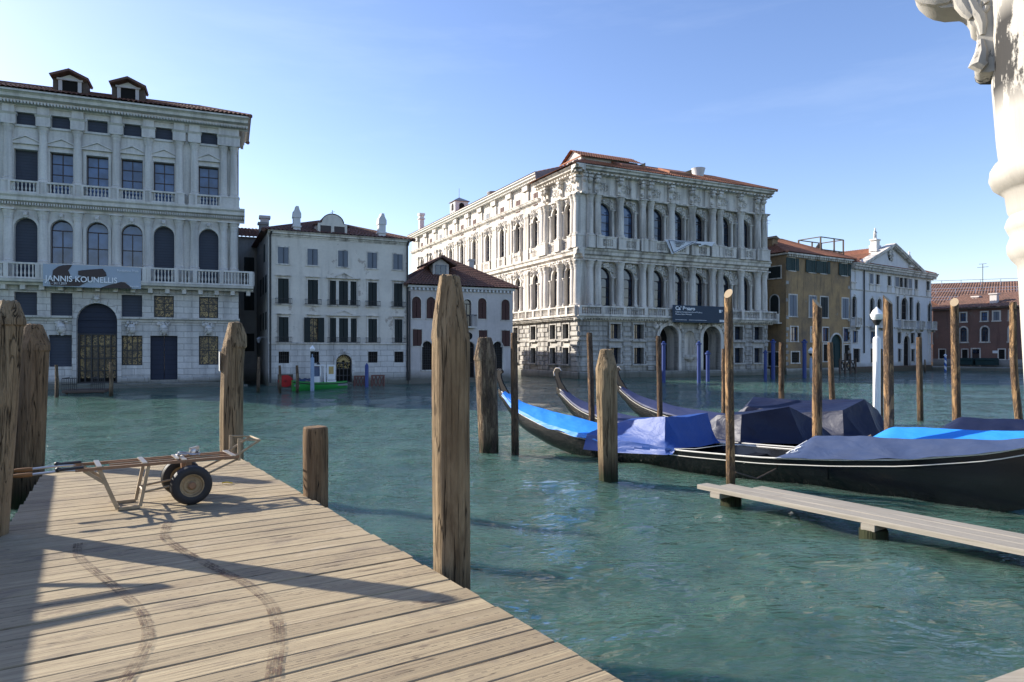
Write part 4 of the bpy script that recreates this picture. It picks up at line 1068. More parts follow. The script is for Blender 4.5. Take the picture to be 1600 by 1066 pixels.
    mpier2 = MB().box(-0.38, 0.38, -0.15, 0.3, 0, zt0 - ze1).box(-0.44, 0.44, -0.2, 0.3, 0, 1.0).mesh('corner_pier', ['stone_white'], False)
    for x in (0.42, 0.98): 
        fr.put('corner_pier', mpier, None, x, 0.15, zb); fr.put('corner_pier', mpier2, None, x, 0.15, ze1)
    for b in bays:
        for dx in (-0.93, 0.93):
            for z in (zl0 - 0.3, zu0 - 0.3):
                fr.put('small_column', msm, None, b + dx, 0.22, z)
    sp = MB(); hh = 0.0
    lm = lumps(MB(), -1.05, 1.05, 0.1, 1.2, 230, 0.075, -0.05, 8, lambda a, z: a * a + z * z > 0.95 ** 2)
    lmm = lm.mesh('spandrel_carving', ['stone_white'])
    for b in bays:
        for z1 in (zl1, zu1): fr.put('spandrel_carving', lmm, None, b, 0.36, z1 - ww / 2)
    # loggia columns and pilasters of the side
    for t in (-0.85, -3.0, -5.35, -0.3, -5.95): 
        sd_.put('column', mlo, None, t, 0.0, zb); sd_.put('column', mup, None, t, 0.0, ze1)
    for t in logg + tu[:2]:
        for dx in (-0.66, 0.66):
            for z in (zl0 - 0.3, zu0 - 0.3): sd_.put('small_column', msm, None, t + dx, 0.12, z)
    for t in logg + tu[:7]:
        for z1 in (zl1, zu1): sd_.put('spandrel_carving', lmm, None, t, 0.2, z1 - 0.52)
    def pilm(h, ped):
        mb = MB(); mb.box(-0.24, 0.24, -0.2, 0.05, 0, ped); mb.box(-0.19, 0.19, -0.13, 0.05, ped, h - 0.35); mb.box(-0.23, 0.23, -0.17, 0.05, h - 0.35, h - 0.28); mb.prism([(-0.19, h - 0.28), (0.19, h - 0.28), (0.28, h - 0.06), (-0.28, h - 0.06)], -0.2, 0.05); mb.box(-0.29, 0.29, -0.22, 0.05, h - 0.06, h)
        return mb.mesh('pilaster', ['stone_white'], False)
    pil = [pilm(ze0 - zb, 0.75), pilm(zt0 - ze1, 1.0), MB().box(-0.2, 0.2, -0.14, 0.05, 0, top - zt1 + 1.1).box(-0.27, 0.27, -0.3, 0.05, top - zt1 + 0.6, top - zt1 + 1.15).mesh('pilaster', ['stone_white'], False)]
    for i, t in enumerate(tu):
        for dx in (-1.5, -2.05):
            sd_.put('pilaster', pil[0], None, t + dx, 0.22, zb); sd_.put('pilaster', pil[1], None, t + dx, 0.22, ze1); sd_.put('pilaster', pil[2], None, t + dx, 0.22, zt1 - 0.75)
    sd_.put('pilaster', pil[0], None, -6.75, 0.22, zb); sd_.put('pilaster', pil[1], None, -6.75, 0.22, ze1)
    # middle entablature with dentils, attic balustrade panels
    for f, a, b in ((fr, -0.35, W + 0.25), (sd_, SL, 0.35)):
        f.put('cornice', cornice_mb(a, b, ze1 - ze0, 0.62, 0.2, (0.52, 0.66)), 'stone_white', 0, 0.3, ze0)
    for f, bb, d in ((fr, bays, 0.12), (sd_, logg + tu, 0.25)):
        def pan():
            mb = MB(); h = 0.85; mb.box(-0.5, 0.5, -0.05, 0.05, 0, 0.14); mb.box(-0.5, 0.5, -0.05, 0.05, h - 0.14, h); mb.box(-0.9, 0.9, -0.09, 0.08, h, h + 0.08); mb.box(-0.86, -0.5, -0.05, 0.05, 0, h); mb.box(0.5, 0.86, -0.05, 0.05, 0, h); mb.box(-0.5, 0.5, 0.06, 0.1, 0.1, h - 0.1)
            for i in range(5): x = -0.4 + 0.2 * i; mb.box(x - 0.035, x + 0.035, -0.04, 0.04, 0.14, h - 0.14); mb.box(x - 0.1, x + 0.06, -0.03, 0.03, 0.3 + 0.12 * (i % 2), 0.37 + 0.12 * (i % 2))
            return mb.mesh('balustrade_panel', ['stone_white'], False)
        for b in bb: f.put('balustrade_panel', cached('bp_pan', pan), None, b, -0.4 if f is fr else 0.05, ze1 + 0.05)
    # upper frieze, consoles, crowning cornice
    for f, cc, bb, a, b in ((fr, cols + [0.42], bays, -0.6, W + 0.5), (sd_, [-0.85, -3.0, -5.35, -0.3, -5.95], logg, -7.2, 0.6)):
        f.put('frieze', MB().box(a + 0.6, b - 0.5, -0.02, 0.5, 0, zt1 - zt0 + 0.3).profx([(0.1, 0), (-0.28, 0.02), (-0.3, 0.14), (0.1, 0.18)], a + 0.3, b - 0.2), 'stone_white', 0, 0.28, zt0, smooth=False)
        con = cached('bp_con', lambda: MB().box(-0.18, 0.18, -0.2, 0.05, 0.1, 1.2).ball((0, -0.32, 1.05), 0.24, 8, 6).ball((0, -0.24, 0.35), 0.15, 8, 6).box(-0.22, 0.22, -0.55, 0.05, 1.25, 1.42).mesh('console', ['stone_white']))
        for x in cc: f.put('console', con, None, x, 0.25, zt0 + 0.15)
        fl = cached('bp_fl', lambda: lumps(MB(), -0.5, 0.5, 0.3, 0.95, 70, 0.055, -0.01, 2, lambda x, z: abs(x) * 0.8 + abs(z - 0.62) < 0.55).mesh('frieze_carving', ['stone_white']))
        for x in bb: f.put('frieze_carving', fl, None, x, 0.25, zt0 + 0.2)
        f.put('cornice', cornice_mb(a, b, 0.62, 0.85, 0.42, (0.05, 0.24)), 'stone_white', 0, 0.25, top - 0.62)
    sd_.put('cornice', cornice_mb(SL, -6.6, 0.55, 0.75, 0.3, (0.05, 0.22)), 'stone_pale', 0, 0.2, top + 0.35)
    sd_.put('cornice', cornice_mb(SL, -7.0, 0.4, 0.3, 0.2, (0.3, 0.5)), 'stone_white', 0, 0.2, zt1 - 0.9)
    sd_.put('wall', MB().box(SL, -6.7, 0, 0.4, 0, 0.9), 'stone_white', 0, 0.21, top - 0.5, smooth=False)
    # roofs
    z = top
    rm = MB(); D = 7.4; ov = 0.75
    a, b, c, d = (-ov, -ov + 0.2, z), (W + ov, -ov + 0.2, z), (W + ov, D, z), (-ov, D, z); e, f_ = (3.2, 3.6, z + 1.75), (W - 3.2, 3.6, z + 1.75)
    roof_strip(rm, a, b, f_, e, 0.24); roof_strip(rm, c, d, e, f_, 0.24); roof_strip(rm, d, a, e, e, 0.24); roof_strip(rm, b, c, f_, f_, 0.24)
    for p, q in ((a, e), (b, f_), (e, f_)): rm.tube([p, q], 0.13, 6)
    fr.put('roof', rm, 'tile_red')
    r2 = MB(); roof_strip(r2, (SL, -0.5, z + 0.9), (-6.6, -0.5, z + 0.9), (-6.6, 6.5, z + 3.0), (SL, 6.5, z + 3.0), 0.26); r2.prism([(0, 0), (0.1, 0), (0.1, 0.1)], 0, 0.1)
    sd_.put('roof', r2, 'tile_red')
    sd_.put('gable', MB().add([(-6.6, -0.5, z + 0.9), (-6.6, 12, z + 0.9), (-6.6, 6.5, z + 3.0), (-6.6, -0.4, z - 0.3), (-6.6, 12, z - .3)], [(0, 1, 2), (3, 4, 1, 0)]), 'lead', smooth=False)
    # roof attics: small gabled loft at the corner, two skylight boxes, round chimney, corner turret far along
    m = MB(); m.box(0, 5.8, 0, 2.6, -0.5, 1.35); m.prism([(0, 0), (0, 0)], 0, 0) if False else None
    m.add([(0, 0, 1.35), (0, 2.6, 1.35), (0, 1.3, 2.0)], [(0, 2, 1)]); lo_ = fr.put('loft', m, 'plaster_low', 1.6, 2.3, z + 0.2, smooth=False)
    t = MB(); roof_strip(t, (-0.3, -0.4, 1.2), (6.1, -0.4, 1.2), (6.1, 1.3, 2.08), (-0.3, 1.3, 2.08), 0.24, rows=4); roof_strip(t, (6.1, 3.0, 1.2), (-0.3, 3.0, 1.2), (-0.3, 1.3, 2.08), (6.1, 1.3, 2.08), 0.24, rows=4)
    t.box(-0.35, -0.27, -0.45, 3.05, 1.1, 1.2); obj('loft_roof', t, 'tile_red', lo_)
    obj('window', MB().box(-0.03, 0.02, 0.5, 1.15, 0.55, 1.2).box(-0.03, 0.02, 1.45, 2.1, 0.55, 1.2), 'dark', lo_, smooth=False)
    for u in (1003, 1077):
        x = S(u); k = MB(); k.add([(-1.5, 0, 0.1), (1.0, 0, 0.1), (1.0, 1.6, 0.75), (-1.5, 1.6, 0.75), (-1.5, 0, 0.28), (1.0, 0, 0.28), (1.0, 1.6, 0.95), (-1.5, 1.6, 0.95)], [(0, 3, 2, 1), (4, 5, 6, 7), (0, 1, 5, 4), (1, 2, 6, 5), (3, 0, 4, 7)])
        so = fr.put('skylight_box', k, 'tile_red', x, 0.8, z + 0.55, smooth=False)
        obj('skylight_pane', MB().box(1.0, 1.04, 0.1, 1.4, 0.15, 0.7), 'dark', so, smooth=False)
    fr.put('chimney', MB().lathe([(0.45, 0), (0.45, 0.25), (0.62, 0.9), (0.66, 1.0), (0.5, 1.02)], 0, 0, 16), 'plaster_bright', S(1126) - 0.3, 2.6, z + 1.0)
    t_ = -31.0
    tw = MB(); tw.box(-0.85, 0.85, -0.85, 0.85, -2, 1.5); to = sd_.put('turret', tw, 'plaster_bright', t_, 2.0, z + 1.7, smooth=False)
    rr = MB(); rr.lathe([(1.45, 1.5), (1.4, 1.55), (0.05, 2.1)], 0, 0, 4, 0, R(45)); rr.tube([(0, 0, 2), (0, 0, 3.2)], 0.03, 5); obj('turret_roof', rr, 'lead', to, smooth=False)
    for x, y, a in ((0, -0.87, 0), (0.87, 0, 90)): obj('window', MB().prism(arch_pts(0, 0.45, 0.65, 0.85), -0.02, 0.02), 'dark', to, (x, y, 0), R(a), smooth=False)
    sd_.put('chimney', MB().box(-0.3, 0.3, -0.3, 0.3, -1, 1.8).box(-0.42, 0.42, -0.42, 0.42, 1.3, 1.42).box(-0.4, 0.4, -0.4, 0.4, 1.8, 2.1), 'plaster_bright', SL + 2.2, 0.8, z + 1.6, smooth=False)
    sd_.put('chimney', MB().lathe([(0.5, -0.5), (0.5, 0.4), (0.75, 0.75), (0.75, 0.9), (0.1, 1.0)], 0, 0, 14), 'lead', -20.0, 1.6, z + 1.2)
    # banners on the balconies
    x0, x1 = S(1040), S(1127); z1 = fr.z(1083, 479); z0 = fr.z(1083, 505)
    bn = thing('banner', 'dark slate museum banner with small white lettering over the water gates', 'banner'); wx, wy = fr.world((x0 + x1) / 2, -0.9)
    bn.location = (wx, wy, z0); bn.rotation_euler = (0, 0, fr.rz); w, h = x1 - x0, z1 - z0
    g = [[(-w / 2 + w * i / 16, 0.015 * math.sin(i * 1.7 + j), h * j / 4) for i in range(17)] for j in range(5)]
    obj('cloth', MB().grid(g), 'banner_navy', bn)
    put_text(bn, "Ca' Pesaro", h * 0.30, -w * 0.455, h * 0.72, -0.04, bold=0.012, width=w * 0.34)
    put_text(bn, 'Galleria Internazionale d\u2019Arte Moderna', h * 0.13, -w * 0.455, h * 0.56, -0.04, width=w * 0.47)
    put_text(bn, 'Museo d\u2019Arte Orientale', h * 0.13, -w * 0.455, h * 0.43, -0.04, width=w * 0.28)
    lg = MB(); lg.box(-w * 0.455, -w * 0.26, -0.045, -0.035, h * 0.13, h * 0.15); lg.box(-w * 0.22, w * 0.09, -0.045, -0.035, h * 0.13, h * 0.15)
    lg.box(w * 0.32, w * 0.36, -0.045, -0.035, h * 0.62, h * 0.8); lg.box(w * 0.37, w * 0.38, -0.045, -0.035, h * 0.7, h * 0.8)
    for i in range(4): lg.box(w * (0.33 + 0.03 * i), w * (0.352 + 0.03 * i), -0.045, -0.035, h * 0.06, h * 0.2)
    obj('logo', lg, 'print_white', bn, smooth=False)
    b2 = thing('protest_banner', 'crumpled white protest sheet with black border slung from the upper balcony', 'banner'); wx, wy = fr.world(S(1072), -0.65)
    b2.location = (wx, wy, fr.z(1072, 400)); b2.rotation_euler = (0, 0, fr.rz)
    def loc(u, v): return (S(u) - S(1072), fr.z(u, v) - fr.z(1072, 400))
    A, B, Cc = loc(1032, 376), loc(1080, 379.5), loc(1041, 399.5)
    def tri(k, y):
        cx, cz = (A[0] + B[0] + Cc[0]) / 3, (A[1] + B[1] + Cc[1]) / 3
        return [(cx + (p[0] - cx) * k, y, cz + (p[1] - cz) * k) for p in (A, B, Cc)]
    def fold(p, q, r_, y):
        n = 8; rows = []
        for j in range(n + 1): 
            u = j / n; rows.append([tuple(Vector(p).lerp(Vector(q), i / n).lerp(Vector(r_), u)[c] + (0.05 * nz3(i * 0.8, j * 0.7, 3) if c == 1 else 0) for c in range(3)) for i in range(n + 1)])
        return rows
    cl = MB().grid(fold((A[0], 0, A[1]), (B[0], 0, B[1]), (Cc[0], -0.1, Cc[1]), 0))
    p1, p2, p3 = loc(1080, 379), loc(1109, 380), loc(1103, 387)
    q1, q2, q3 = loc(1078, 380), loc(1100, 381), loc(1084, 387)
    obj('cloth', cl, 'banner_white', b2)
    cl2 = MB().grid(fold((p1[0], 0, p1[1]), (p2[0], 0, p2[1]), (p3[0], -0.05, p3[1]), 0)).poly([(q1[0], -0.06, q1[1]), (q3[0], -0.08, q3[1]), (q2[0], -0.06, q2[1])])
    obj('folded_end', cl2, 'banner_white', b2)
    bd = MB(); o_, i_ = tri(0.84, -0.13), tri(0.76, -0.13)
    for k in range(3): bd.poly([o_[k], o_[(k + 1) % 3], i_[(k + 1) % 3], i_[k]])
    ctr = Vector(((A[0] + B[0] + Cc[0]) / 3, -0.13, (A[1] + B[1] + Cc[1]) / 3))
    rnd = random.Random(5)
    for r_, (dz, x0_, x1_) in enumerate(((0.2, -0.42, 0.6), (0.08, -0.36, 0.42), (-0.04, -0.3, 0.2), (-0.16, -0.26, 0.0))):
        x = x0_
        while x < x1_: ln = rnd.uniform(0.05, 0.13); bd.box(ctr.x + x, ctr.x + x + ln, -0.135, -0.125, ctr.z + dz, ctr.z + dz + 0.065); x += ln + 0.035
    for k in range(5): bd.box(q1[0] + 0.12 + k * 0.1, q1[0] + 0.2 + k * 0.1, -0.1, -0.09, q1[1] - 0.22, q1[1] - 0.12)
    obj('black_border', bd, 'black', b2, smooth=False)
baroque_palace()

# ------------------------------------------------------------------ 5  ochre house
def ochre_house():
    C = (428.6 / F * 65, 65.0)
    root, fr = building('ochre_house', 'stained ochre house with teal shutters and white window frames', C[0], C[1], 0.853, 0.521)
    W = fr.s(1328); D = 11.0
    P = lambda a, b, c, d: fr.rect(1190 + a / 4.267, 1190 + b / 4.267, 350 + c / 4.267, 350 + d / 4.267)
    top = fr.z(1229, 395)
    r1 = [P(180, 225, 230, 315), P(312, 360, 243, 325), P(390, 434, 248, 330), P(530, 572, 264, 343)]
    r2 = [P(183, 233, 475, 615), P(318, 362, 482, 620), P(393, 440, 487, 625), P(536, 578, 495, 627)]
    r3 = [P(192, 240, 687, 793), P(327, 372, 690, 780), P(406, 446, 690, 778), P(545, 587, 695, 783)]
    r4 = [P(198, 250, 855, 925), P(410, 442, 805, 915), P(550, 587, 807, 915)]
    lev = lambda r: [(a[0], sum(q[1] for q in r) / len(r), a[2], round(sum(q[3] for q in r) / len(r) / .05) * .05) for a in r]
    r1, r2, r3 = lev(r1), lev(r2), lev(r3)
    d = P(460, 535, 735, 945); d = (d[0], 0.35, d[2], round((fr.z(1307, 350 + 735 / 4.267) - 0.35) / .05) * .05)
    fr.put('wall', wall_mb(0, W, -0.8, top, [(*a, False) for a in r1 + r2 + r3 + r4] + [(*d, True)], 0.2), 'plaster_yellow', smooth=False)
    side_walls(fr, 0, W, D, top, 'plaster_yellow')
    sur = dict(t=0.11, out=0.04)
    for a in r1:
        o = window(fr, *a, 'shutter_green', depth=0.2, surround=dict(t=0.07, out=0.03))
        for sg in (-1, 1): obj('shutter', cached(('sh', a[2], a[3]), lambda: MB().bbox(-a[2] * 0.22, a[2] * 0.22, -0.05, 0, 0, a[3], 0.012).mesh('shutter', ['shutter_green'], False)), None, o, (sg * a[2] * 0.72, -0.17, 0))
    for a in r2: window(fr, *a, 'shutter_grey' if a is not r2[2] else 'shutter', depth=0.15, surround=sur)
    for a in r3: window(fr, *a, 'casement', depth=0.18, surround=sur, pane='glass_blue')
    for a in r4: window(fr, *a, 'barred', depth=0.18, surround=sur, pane='dark')
    do = fr.put('door', frame_mb(d[2], d[3], True, 1, 1, 0.07), 'shutter_green', d[0], 0.2, d[1], smooth=False); obj('back_panel', MB().poly(opening_poly(d[2], d[3], True, -0.01)), 'shutter_green', do, smooth=False)
    fr.put('arch_surround', surround_mb(d[2], d[3], True, 0.16, 0.06, False), 'stone_white', d[0], 0, d[1])
    q = MB()
    for i in range(20):
        z = 0.3 + i * 0.55; w = 0.34 if i % 2 else 0.2
        if z < top - 1 and (z < 4.5 or i % 3 == 0): q.bbox(-0.03, w, -0.05, 0.02, z, z + 0.32, 0.02); q.bbox(W - w, W + 0.02, -0.05, 0.02, z, z + 0.32, 0.02)
    fr.put('quoin', q, 'stone_rustic', smooth=False)
    fr.put('plinth', MB().bbox(-0.05, W, -0.12, 0, -0.8, 0.55, 0.03), 'stone_grey', smooth=False)
    m = MB(); n = int(W / 0.35)
    for i in range(n): x = W * (i + 0.25) / n; m.box(x, x + 0.16, -0.3, 0, -0.36, -0.16)
    m.box(-0.3, W + 0.1, -0.4, 0, -0.16, 0); m.box(-0.3, 0, 0, D, -0.16, -0.01); fr.put('cornice', m, 'stone_white', 0, 0, top, smooth=False)
    hip_roof(fr, 0, W, D, top + 0.02, 2.5, 'tile_red', 0.45, 3.4)
    sides = Fr(root, C[0], C[1], fr.dy, -fr.dx)
    for z, h, ar in ((top - 2.3, 1.1, False), (5.0, 2.6, True), (0.8, 1.3, False)): 
        o = sides.put('window', MB().prism(arch_pts(0, 0, 0.95, h) if ar else [(-0.7, 0), (0.7, 0), (0.7, h), (-0.7, h)], -0.02, 0.05), 'shutter', -1.3, 0, z, smooth=False)
        obj('surround', surround_mb(0.95 if ar else 1.4, h, ar, 0.1, 0.05), 'stone_white', o)
    sb = sides.put('balcony', MB().box(-0.8, 0.8, -0.6, 0, -0.15, 0), 'stone_white', -1.3, 0, 4.95, smooth=False); obj('balustrade', balustrade_mb(1.6, 0.8, 0.2, 0.06), 'stone_white', sb, (-0.8, -0.5, 0))
    fr.put('chimney', MB().box(-0.4, 0.4, -0.3, 0.3, -0.5, 0.75).prism([(-0.62, 0.75), (0.62, 0.75), (0, 1.05)], -0.45, 0.45), 'plaster_yellow', fr.s(1243), 2.6, top + 1.0, smooth=False)
    fr.put('aerial', MB().tube([(0, 0, 0), (0, 0, 2.2)], 0.02, 4).tube([(-0.5, 0, 2.1), (0.5, 0, 2.1)], 0.015, 4).tube([(-0.3, 0, 1.8), (0.3, 0, 1.8)], 0.015, 4), 'iron', fr.s(1243), 3.2, top + 1.6)
    # jetty fence in front of the door
    return fr, W, top
ofr, oW, otop = ochre_house()

# ------------------------------------------------------------------ 6  white house with a gable
def statue(name, label, x, y, z, h, rz=0.0, group=None, parent=None):
    mb = MB(); s = h / 1.9
    rnd = random.Random(int(x * 10))
    mb.lathe([(0.26 * s, 0), (0.30 * s, 0.1 * s), (0.27 * s, 0.5 * s), (0.22 * s, 0.85 * s), (0.2 * s, 1.05 * s), (0.25 * s, 1.3 * s), (0.24 * s, 1.42 * s), (0.1 * s, 1.53 * s), (0.08 * s, 1.6 * s)], 0, 0, 12, sy=0.7)
    mb.ball((0.02 * s, -0.02 * s, 1.72 * s), 0.13 * s, 10, 8, sz=1.2); mb.ball((0.02 * s, 0.03 * s, 1.77 * s), 0.14 * s, 8, 6)
    mb.tube([(0.22 * s, 0, 1.4 * s), (0.36 * s, -0.05 * s, 1.2 * s), (0.25 * s, -0.22 * s, 1.05 * s)], [0.08 * s, 0.07 * s, 0.05 * s], 7)
    mb.tube([(-0.22 * s, 0, 1.4 * s), (-0.34 * s, -0.05 * s, 1.15 * s), (-0.3 * s, -0.15 * s, 0.9 * s)], [0.08 * s, 0.07 * s, 0.05 * s], 7)
    for i in range(9): a = rnd.uniform(0, 6.28); mb.tube([(0.22 * s * math.cos(a), 0.16 * s * math.sin(a), 1.2 * s), (0.28 * s * math.cos(a + 0.3), 0.2 * s * math.sin(a + 0.3), 0.6 * s), (0.3 * s * math.cos(a + 0.1), 0.21 * s * math.sin(a + 0.1), 0.05 * s)], 0.045 * s, 5)
    return mb
def gable_house():
    C = (0.4930 * 70.3, 70.3)
    root, fr = building('gabled_palazzo', 'white palazzo with a triangular gable and rooftop statues', C[0], C[1], 0.807, 0.59)
    W = fr.s(1455); D = 12.0
    P = lambda a, b, c, d: fr.rect(1290 + a / 4.263, 1290 + b / 4.263, 350 + c / 4.263, 350 + d / 4.263)
    lev = lambda r: [(a[0], sum(q[1] for q in r) / len(r), max(.55, a[2]), round(sum(q[3] for q in r) / len(r) / .05) * .05) for a in r]
    top = fr.z(1331, 412)
    r1 = lev([P(170, 195, 327, 387), P(292, 315, 340, 397), P(336, 358, 340, 400), P(413, 435, 347, 410), P(462, 487, 353, 415), P(493, 515, 357, 422), P(522, 544, 358, 425), P(550, 573, 365, 428), P(594, 613, 373, 434), P(671, 692, 384, 446)])
    r2 = lev([P(175, 203, 483, 622), P(294, 322, 490, 630), P(342, 370, 495, 632), P(603, 627, 527, 645), P(680, 703, 535, 650)])
    r2b = lev([P(470, 487, 485, 635), P(557, 580, 490, 640)]); ct = P(502, 545, 492, 638)
    r3 = lev([P(183, 213, 702, 790), P(300, 330, 708, 788), P(480, 503, 725, 795), P(567, 590, 730, 795), P(612, 636, 733, 800), P(686, 711, 737, 800)])
    r4 = lev([P(185, 228, 845, 930), P(300, 330, 845, 930), P(483, 503, 810, 912), P(570, 592, 810, 912), P(690, 708, 850, 905)])
    d = P(517, 560, 745, 985); d = (d[0], 0.35, d[2], round((fr.z(1416, 350 + 745 / 4.263) - .35) / .05) * .05)
    ops = [(*a, False) for a in r1 + r2b + r3 + r4] + [(*a, True) for a in r2 + [ct]] + [(*d, True)]
    fr.put('wall', wall_mb(0, W, -0.8, top, ops, 0.25), 'plaster_bright', smooth=False)
    side_walls(fr, 0, W, D, top, 'plaster_bright')
    for i, a in enumerate(r1): window(fr, *a, 'shutter_grey' if i in (4, 7, 1) else 'barred', depth=0.2, surround=dict(t=0.08, out=0.04), pane='dark')
    for a in r2: window(fr, *a, 'barred', True, 0.22, dict(t=0.1, out=0.05, key=True), pane='dark')
    for a in r2b: window(fr, *a, 'barred', False, 0.22, dict(t=0.1, out=0.05), pane='dark')
    window(fr, *ct, 'casement', True, 0.22, dict(t=0.12, out=0.06, key=True), pane='dark')
    for i, a in enumerate(r3): window(fr, *a, 'casement' if i < 2 else 'barred', False, 0.2, dict(t=0.08, out=0.04), pane='glass_blue' if i < 2 else 'dark')
    for a in r4: window(fr, *a, 'barred', False, 0.2, dict(t=0.08, out=0.04), pane='dark')
    do = fr.put('door', frame_mb(d[2], d[3], True, 1, 1, 0.07), 'joinery', d[0], 0.24, d[1], smooth=False); obj('back_panel', MB().poly(opening_poly(d[2], d[3], True, -0.01)), 'dark', do, smooth=False)
    fr.put('arch_surround', surround_mb(d[2], d[3], True, 0.16, 0.06, False, None, True), 'stone_white', d[0], 0, d[1])
    zbal = r2[0][1] - 0.12
    for c, w in [(a[0], 1.1) for a in (r2[0], r2[3], r2[4])] + [((r2[1][0] + r2[2][0]) / 2, 2.3), (ct[0], 3.1)]:
        o = fr.put('balcony', MB().box(-w / 2 - 0.08, w / 2 + 0.08, -0.6, 0, -0.16, 0).prism([(-w / 2, -0.4), (-w / 2 + 0.15, -0.4), (-w / 2 + 0.15, -0.16), (-w / 2, -0.16)], -0.4, 0).prism([(w / 2 - 0.15, -0.4), (w / 2, -0.4), (w / 2, -0.16), (w / 2 - 0.15, -0.16)], -0.4, 0), 'stone_white', c, 0, zbal - 0.75, smooth=False)
        obj('balustrade', balustrade_mb(w, 0.85, 0.17, 0.05), 'stone_white', o, (-w / 2, -0.5, 0))
    for a in r1: fr.put('apron', cached('gh_ap', lambda: MB().box(-0.42, 0.42, -0.06, 0, -0.75, -0.06).box(-0.5, 0.5, -0.16, 0, -0.14, -0.06).mesh('apron', ['stone_white'], False)), None, a[0], 0, a[1])
    for z in (zbal - 0.85, r1[0][1] - 0.85): fr.put('string_course', MB().profx([(0, 0), (-0.08, 0.02), (-0.1, 0.12), (0, 0.14)], 0, W), 'stone_white', 0, 0, z)
    fr.put('plinth', MB().bbox(0, W, -0.1, 0, -0.8, 0.6, 0.03), 'plaster_red', smooth=False)
    fr.put('drainpipe', MB().tube([(0, -0.1, 2.0), (0, -0.1, top - 0.4)], 0.07, 8), 'iron', fr.s(1349), 0, 0)
    fr.put('cornice', cornice_mb(0, W + 0.5, 0.7, 0.7, 0.32, (0.1, 0.45)), 'stone_white', 0, 0, top - 0.6)
    x0, x1, xa = fr.s(1348), fr.s(1438), fr.s(1393.5); za = fr.z(1393, 386) - top
    g = MB(); g.prism([(x0, 0), (x1, 0), (xa, za)], 0.05, 0.5)
    pe = fr.put('gable', g, 'plaster_bright', 0, 0, top + 0.1, smooth=False)
    cn = MB()
    for a, b in (((x1 + 0.3, 0), (xa, za)), ((x0 - 0.3, 0), (xa, za))):
        A = Vector((a[0], 0, a[1])); B = Vector((b[0], 0, b[1] + 0.1)); cn.bar(A + Vector((0, 0.05, 0.1)), B + Vector((0, 0.05, 0.1)), 1.0, 0.16); cn.bar(A + Vector((0, -0.1, -0.06)), B + Vector((0, -0.1, -0.06)), 0.6, 0.14)
        n = 22
        for i in range(n): p = A.lerp(B, (i + 0.5) / n); cn.box(p.x - 0.07, p.x + 0.07, -0.3, 0.1, p.z - 0.28, p.z - 0.12)
    obj('raking_cornice', cn, 'stone_white', pe, smooth=False)
    ov = obj('oculus', MB().lathe([(0.5, -0.08), (0.5, 0.05)], 0, 0, 20), 'dark', pe, (xa - 0.35, 0.02, 1.45)); ov.rotation_euler.x = R(90); ov.scale = (0.8, 1.2, 1)
    obj('roundel', lumps(MB(), -0.42, 0.42, -0.5, 0.5, 26, 0.13, -0.05, 1), 'stone_white', pe, (xa - 0.35, 0.0, 1.45))
    rf = MB(); roof_strip(rf, (0, -0.4, 0), (W + 0.4, -0.4, 0), (W - 3, D / 2, 2.4), (0, D / 2, 2.4)); rf.tube([(W + 0.4, -0.4, 0), (W - 3, D / 2, 2.4)], 0.13, 6); roof_strip(rf, (W + 0.4, -0.4, 0), (W + 0.4, D, 0), (W - 3, D / 2, 2.4), (W - 3, D / 2, 2.4))
    fr.put('roof', rf, 'tile_red', 0, 0, top + 0.12); rf = MB()
    for sg, xe in ((1, x1), (-1, x0)):
        a, b = ((x0, 0.5, 0), (x0, D, 0)) if sg < 0 else ((x1, D, 0), (x1, 0.5, 0))
        c, e = ((xa, D, za), (xa, 0.5, za)) if sg < 0 else ((xa, 0.5, za), (xa, D, za))
        if sg < 0: roof_strip(rf, b, a, e, c)
        else: roof_strip(rf, b, a, (xa, D, za), (xa, 0.5, za)) if False else roof_strip(rf, (x1, 0.5, 0), (x1, D, 0), (xa, D, za), (xa, 0.5, za))
    obj('gable_roof', rf, 'tile_red', pe)
    fr.put('chimney', MB().box(-0.4, 0.4, -0.3, 0.3, -0.4, 1.5).box(-0.5, 0.5, -0.4, 0.4, 1.5, 1.62), 'plaster_bright', fr.s(1375), 0.5, top + 0.3, smooth=False)
    for u, v0, v1, lab in ((1382, 355, 386, 'taller stone statue on the pedestal at the gable peak'), (1423.5, 393.5, 418, 'smaller stone statue standing on the lower slope of the gable')):
        x = fr.s(u); yy = 1.0 if u < 1400 else 0.2; z1, z0 = fr.z(u, v0), fr.z(u, v1); ph = 0.95 if u < 1400 else 0.35
        t = thing('statue', lab, 'statue', group='statues on the gabled roof'); wx, wy = fr.world(x, yy); t.location = (wx, wy, z0 - (0.55 if u < 1400 else 0)); t.rotation_euler = (0, 0, fr.rz)
        b = MB(); ph = ph + (0.55 if u < 1400 else 0); b.box(-0.55, 0.55, -0.4, 0.4, 0, ph * 0.55); b.box(-0.38, 0.38, -0.32, 0.32, ph * 0.55, ph * 0.9); b.box(-0.5, 0.5, -0.38, 0.38, ph * 0.9, ph)
        obj('pedestal', b, 'stone_pale', t, smooth=False)
        fm = statue('figure', '', u, 0, 0, z1 - z0 - (0.95 if u < 1400 else 0.35) + 0.05); obj('figure', fm, 'stone_pale', t, (0, 0, ph))
    # wooden roof terrace
    al = thing('roof_terrace', 'old grey timber roof terrace standing over the tiles of the ochre house', 'terrace')
    ax, ay = ofr.world(ofr.s(1331), 2.2); al.location = (ax, ay, top + 0.6); al.rotation_euler = (0, 0, ofr.rz)
    w, dd, hh = 3.9, 2.6, 2.3; fm = MB()
    for x in (-w / 2, 0.35, w / 2):
        for y in (0, dd): fm.box(x - 0.06, x + 0.06, y - 0.06, y + 0.06, -1.0, hh)
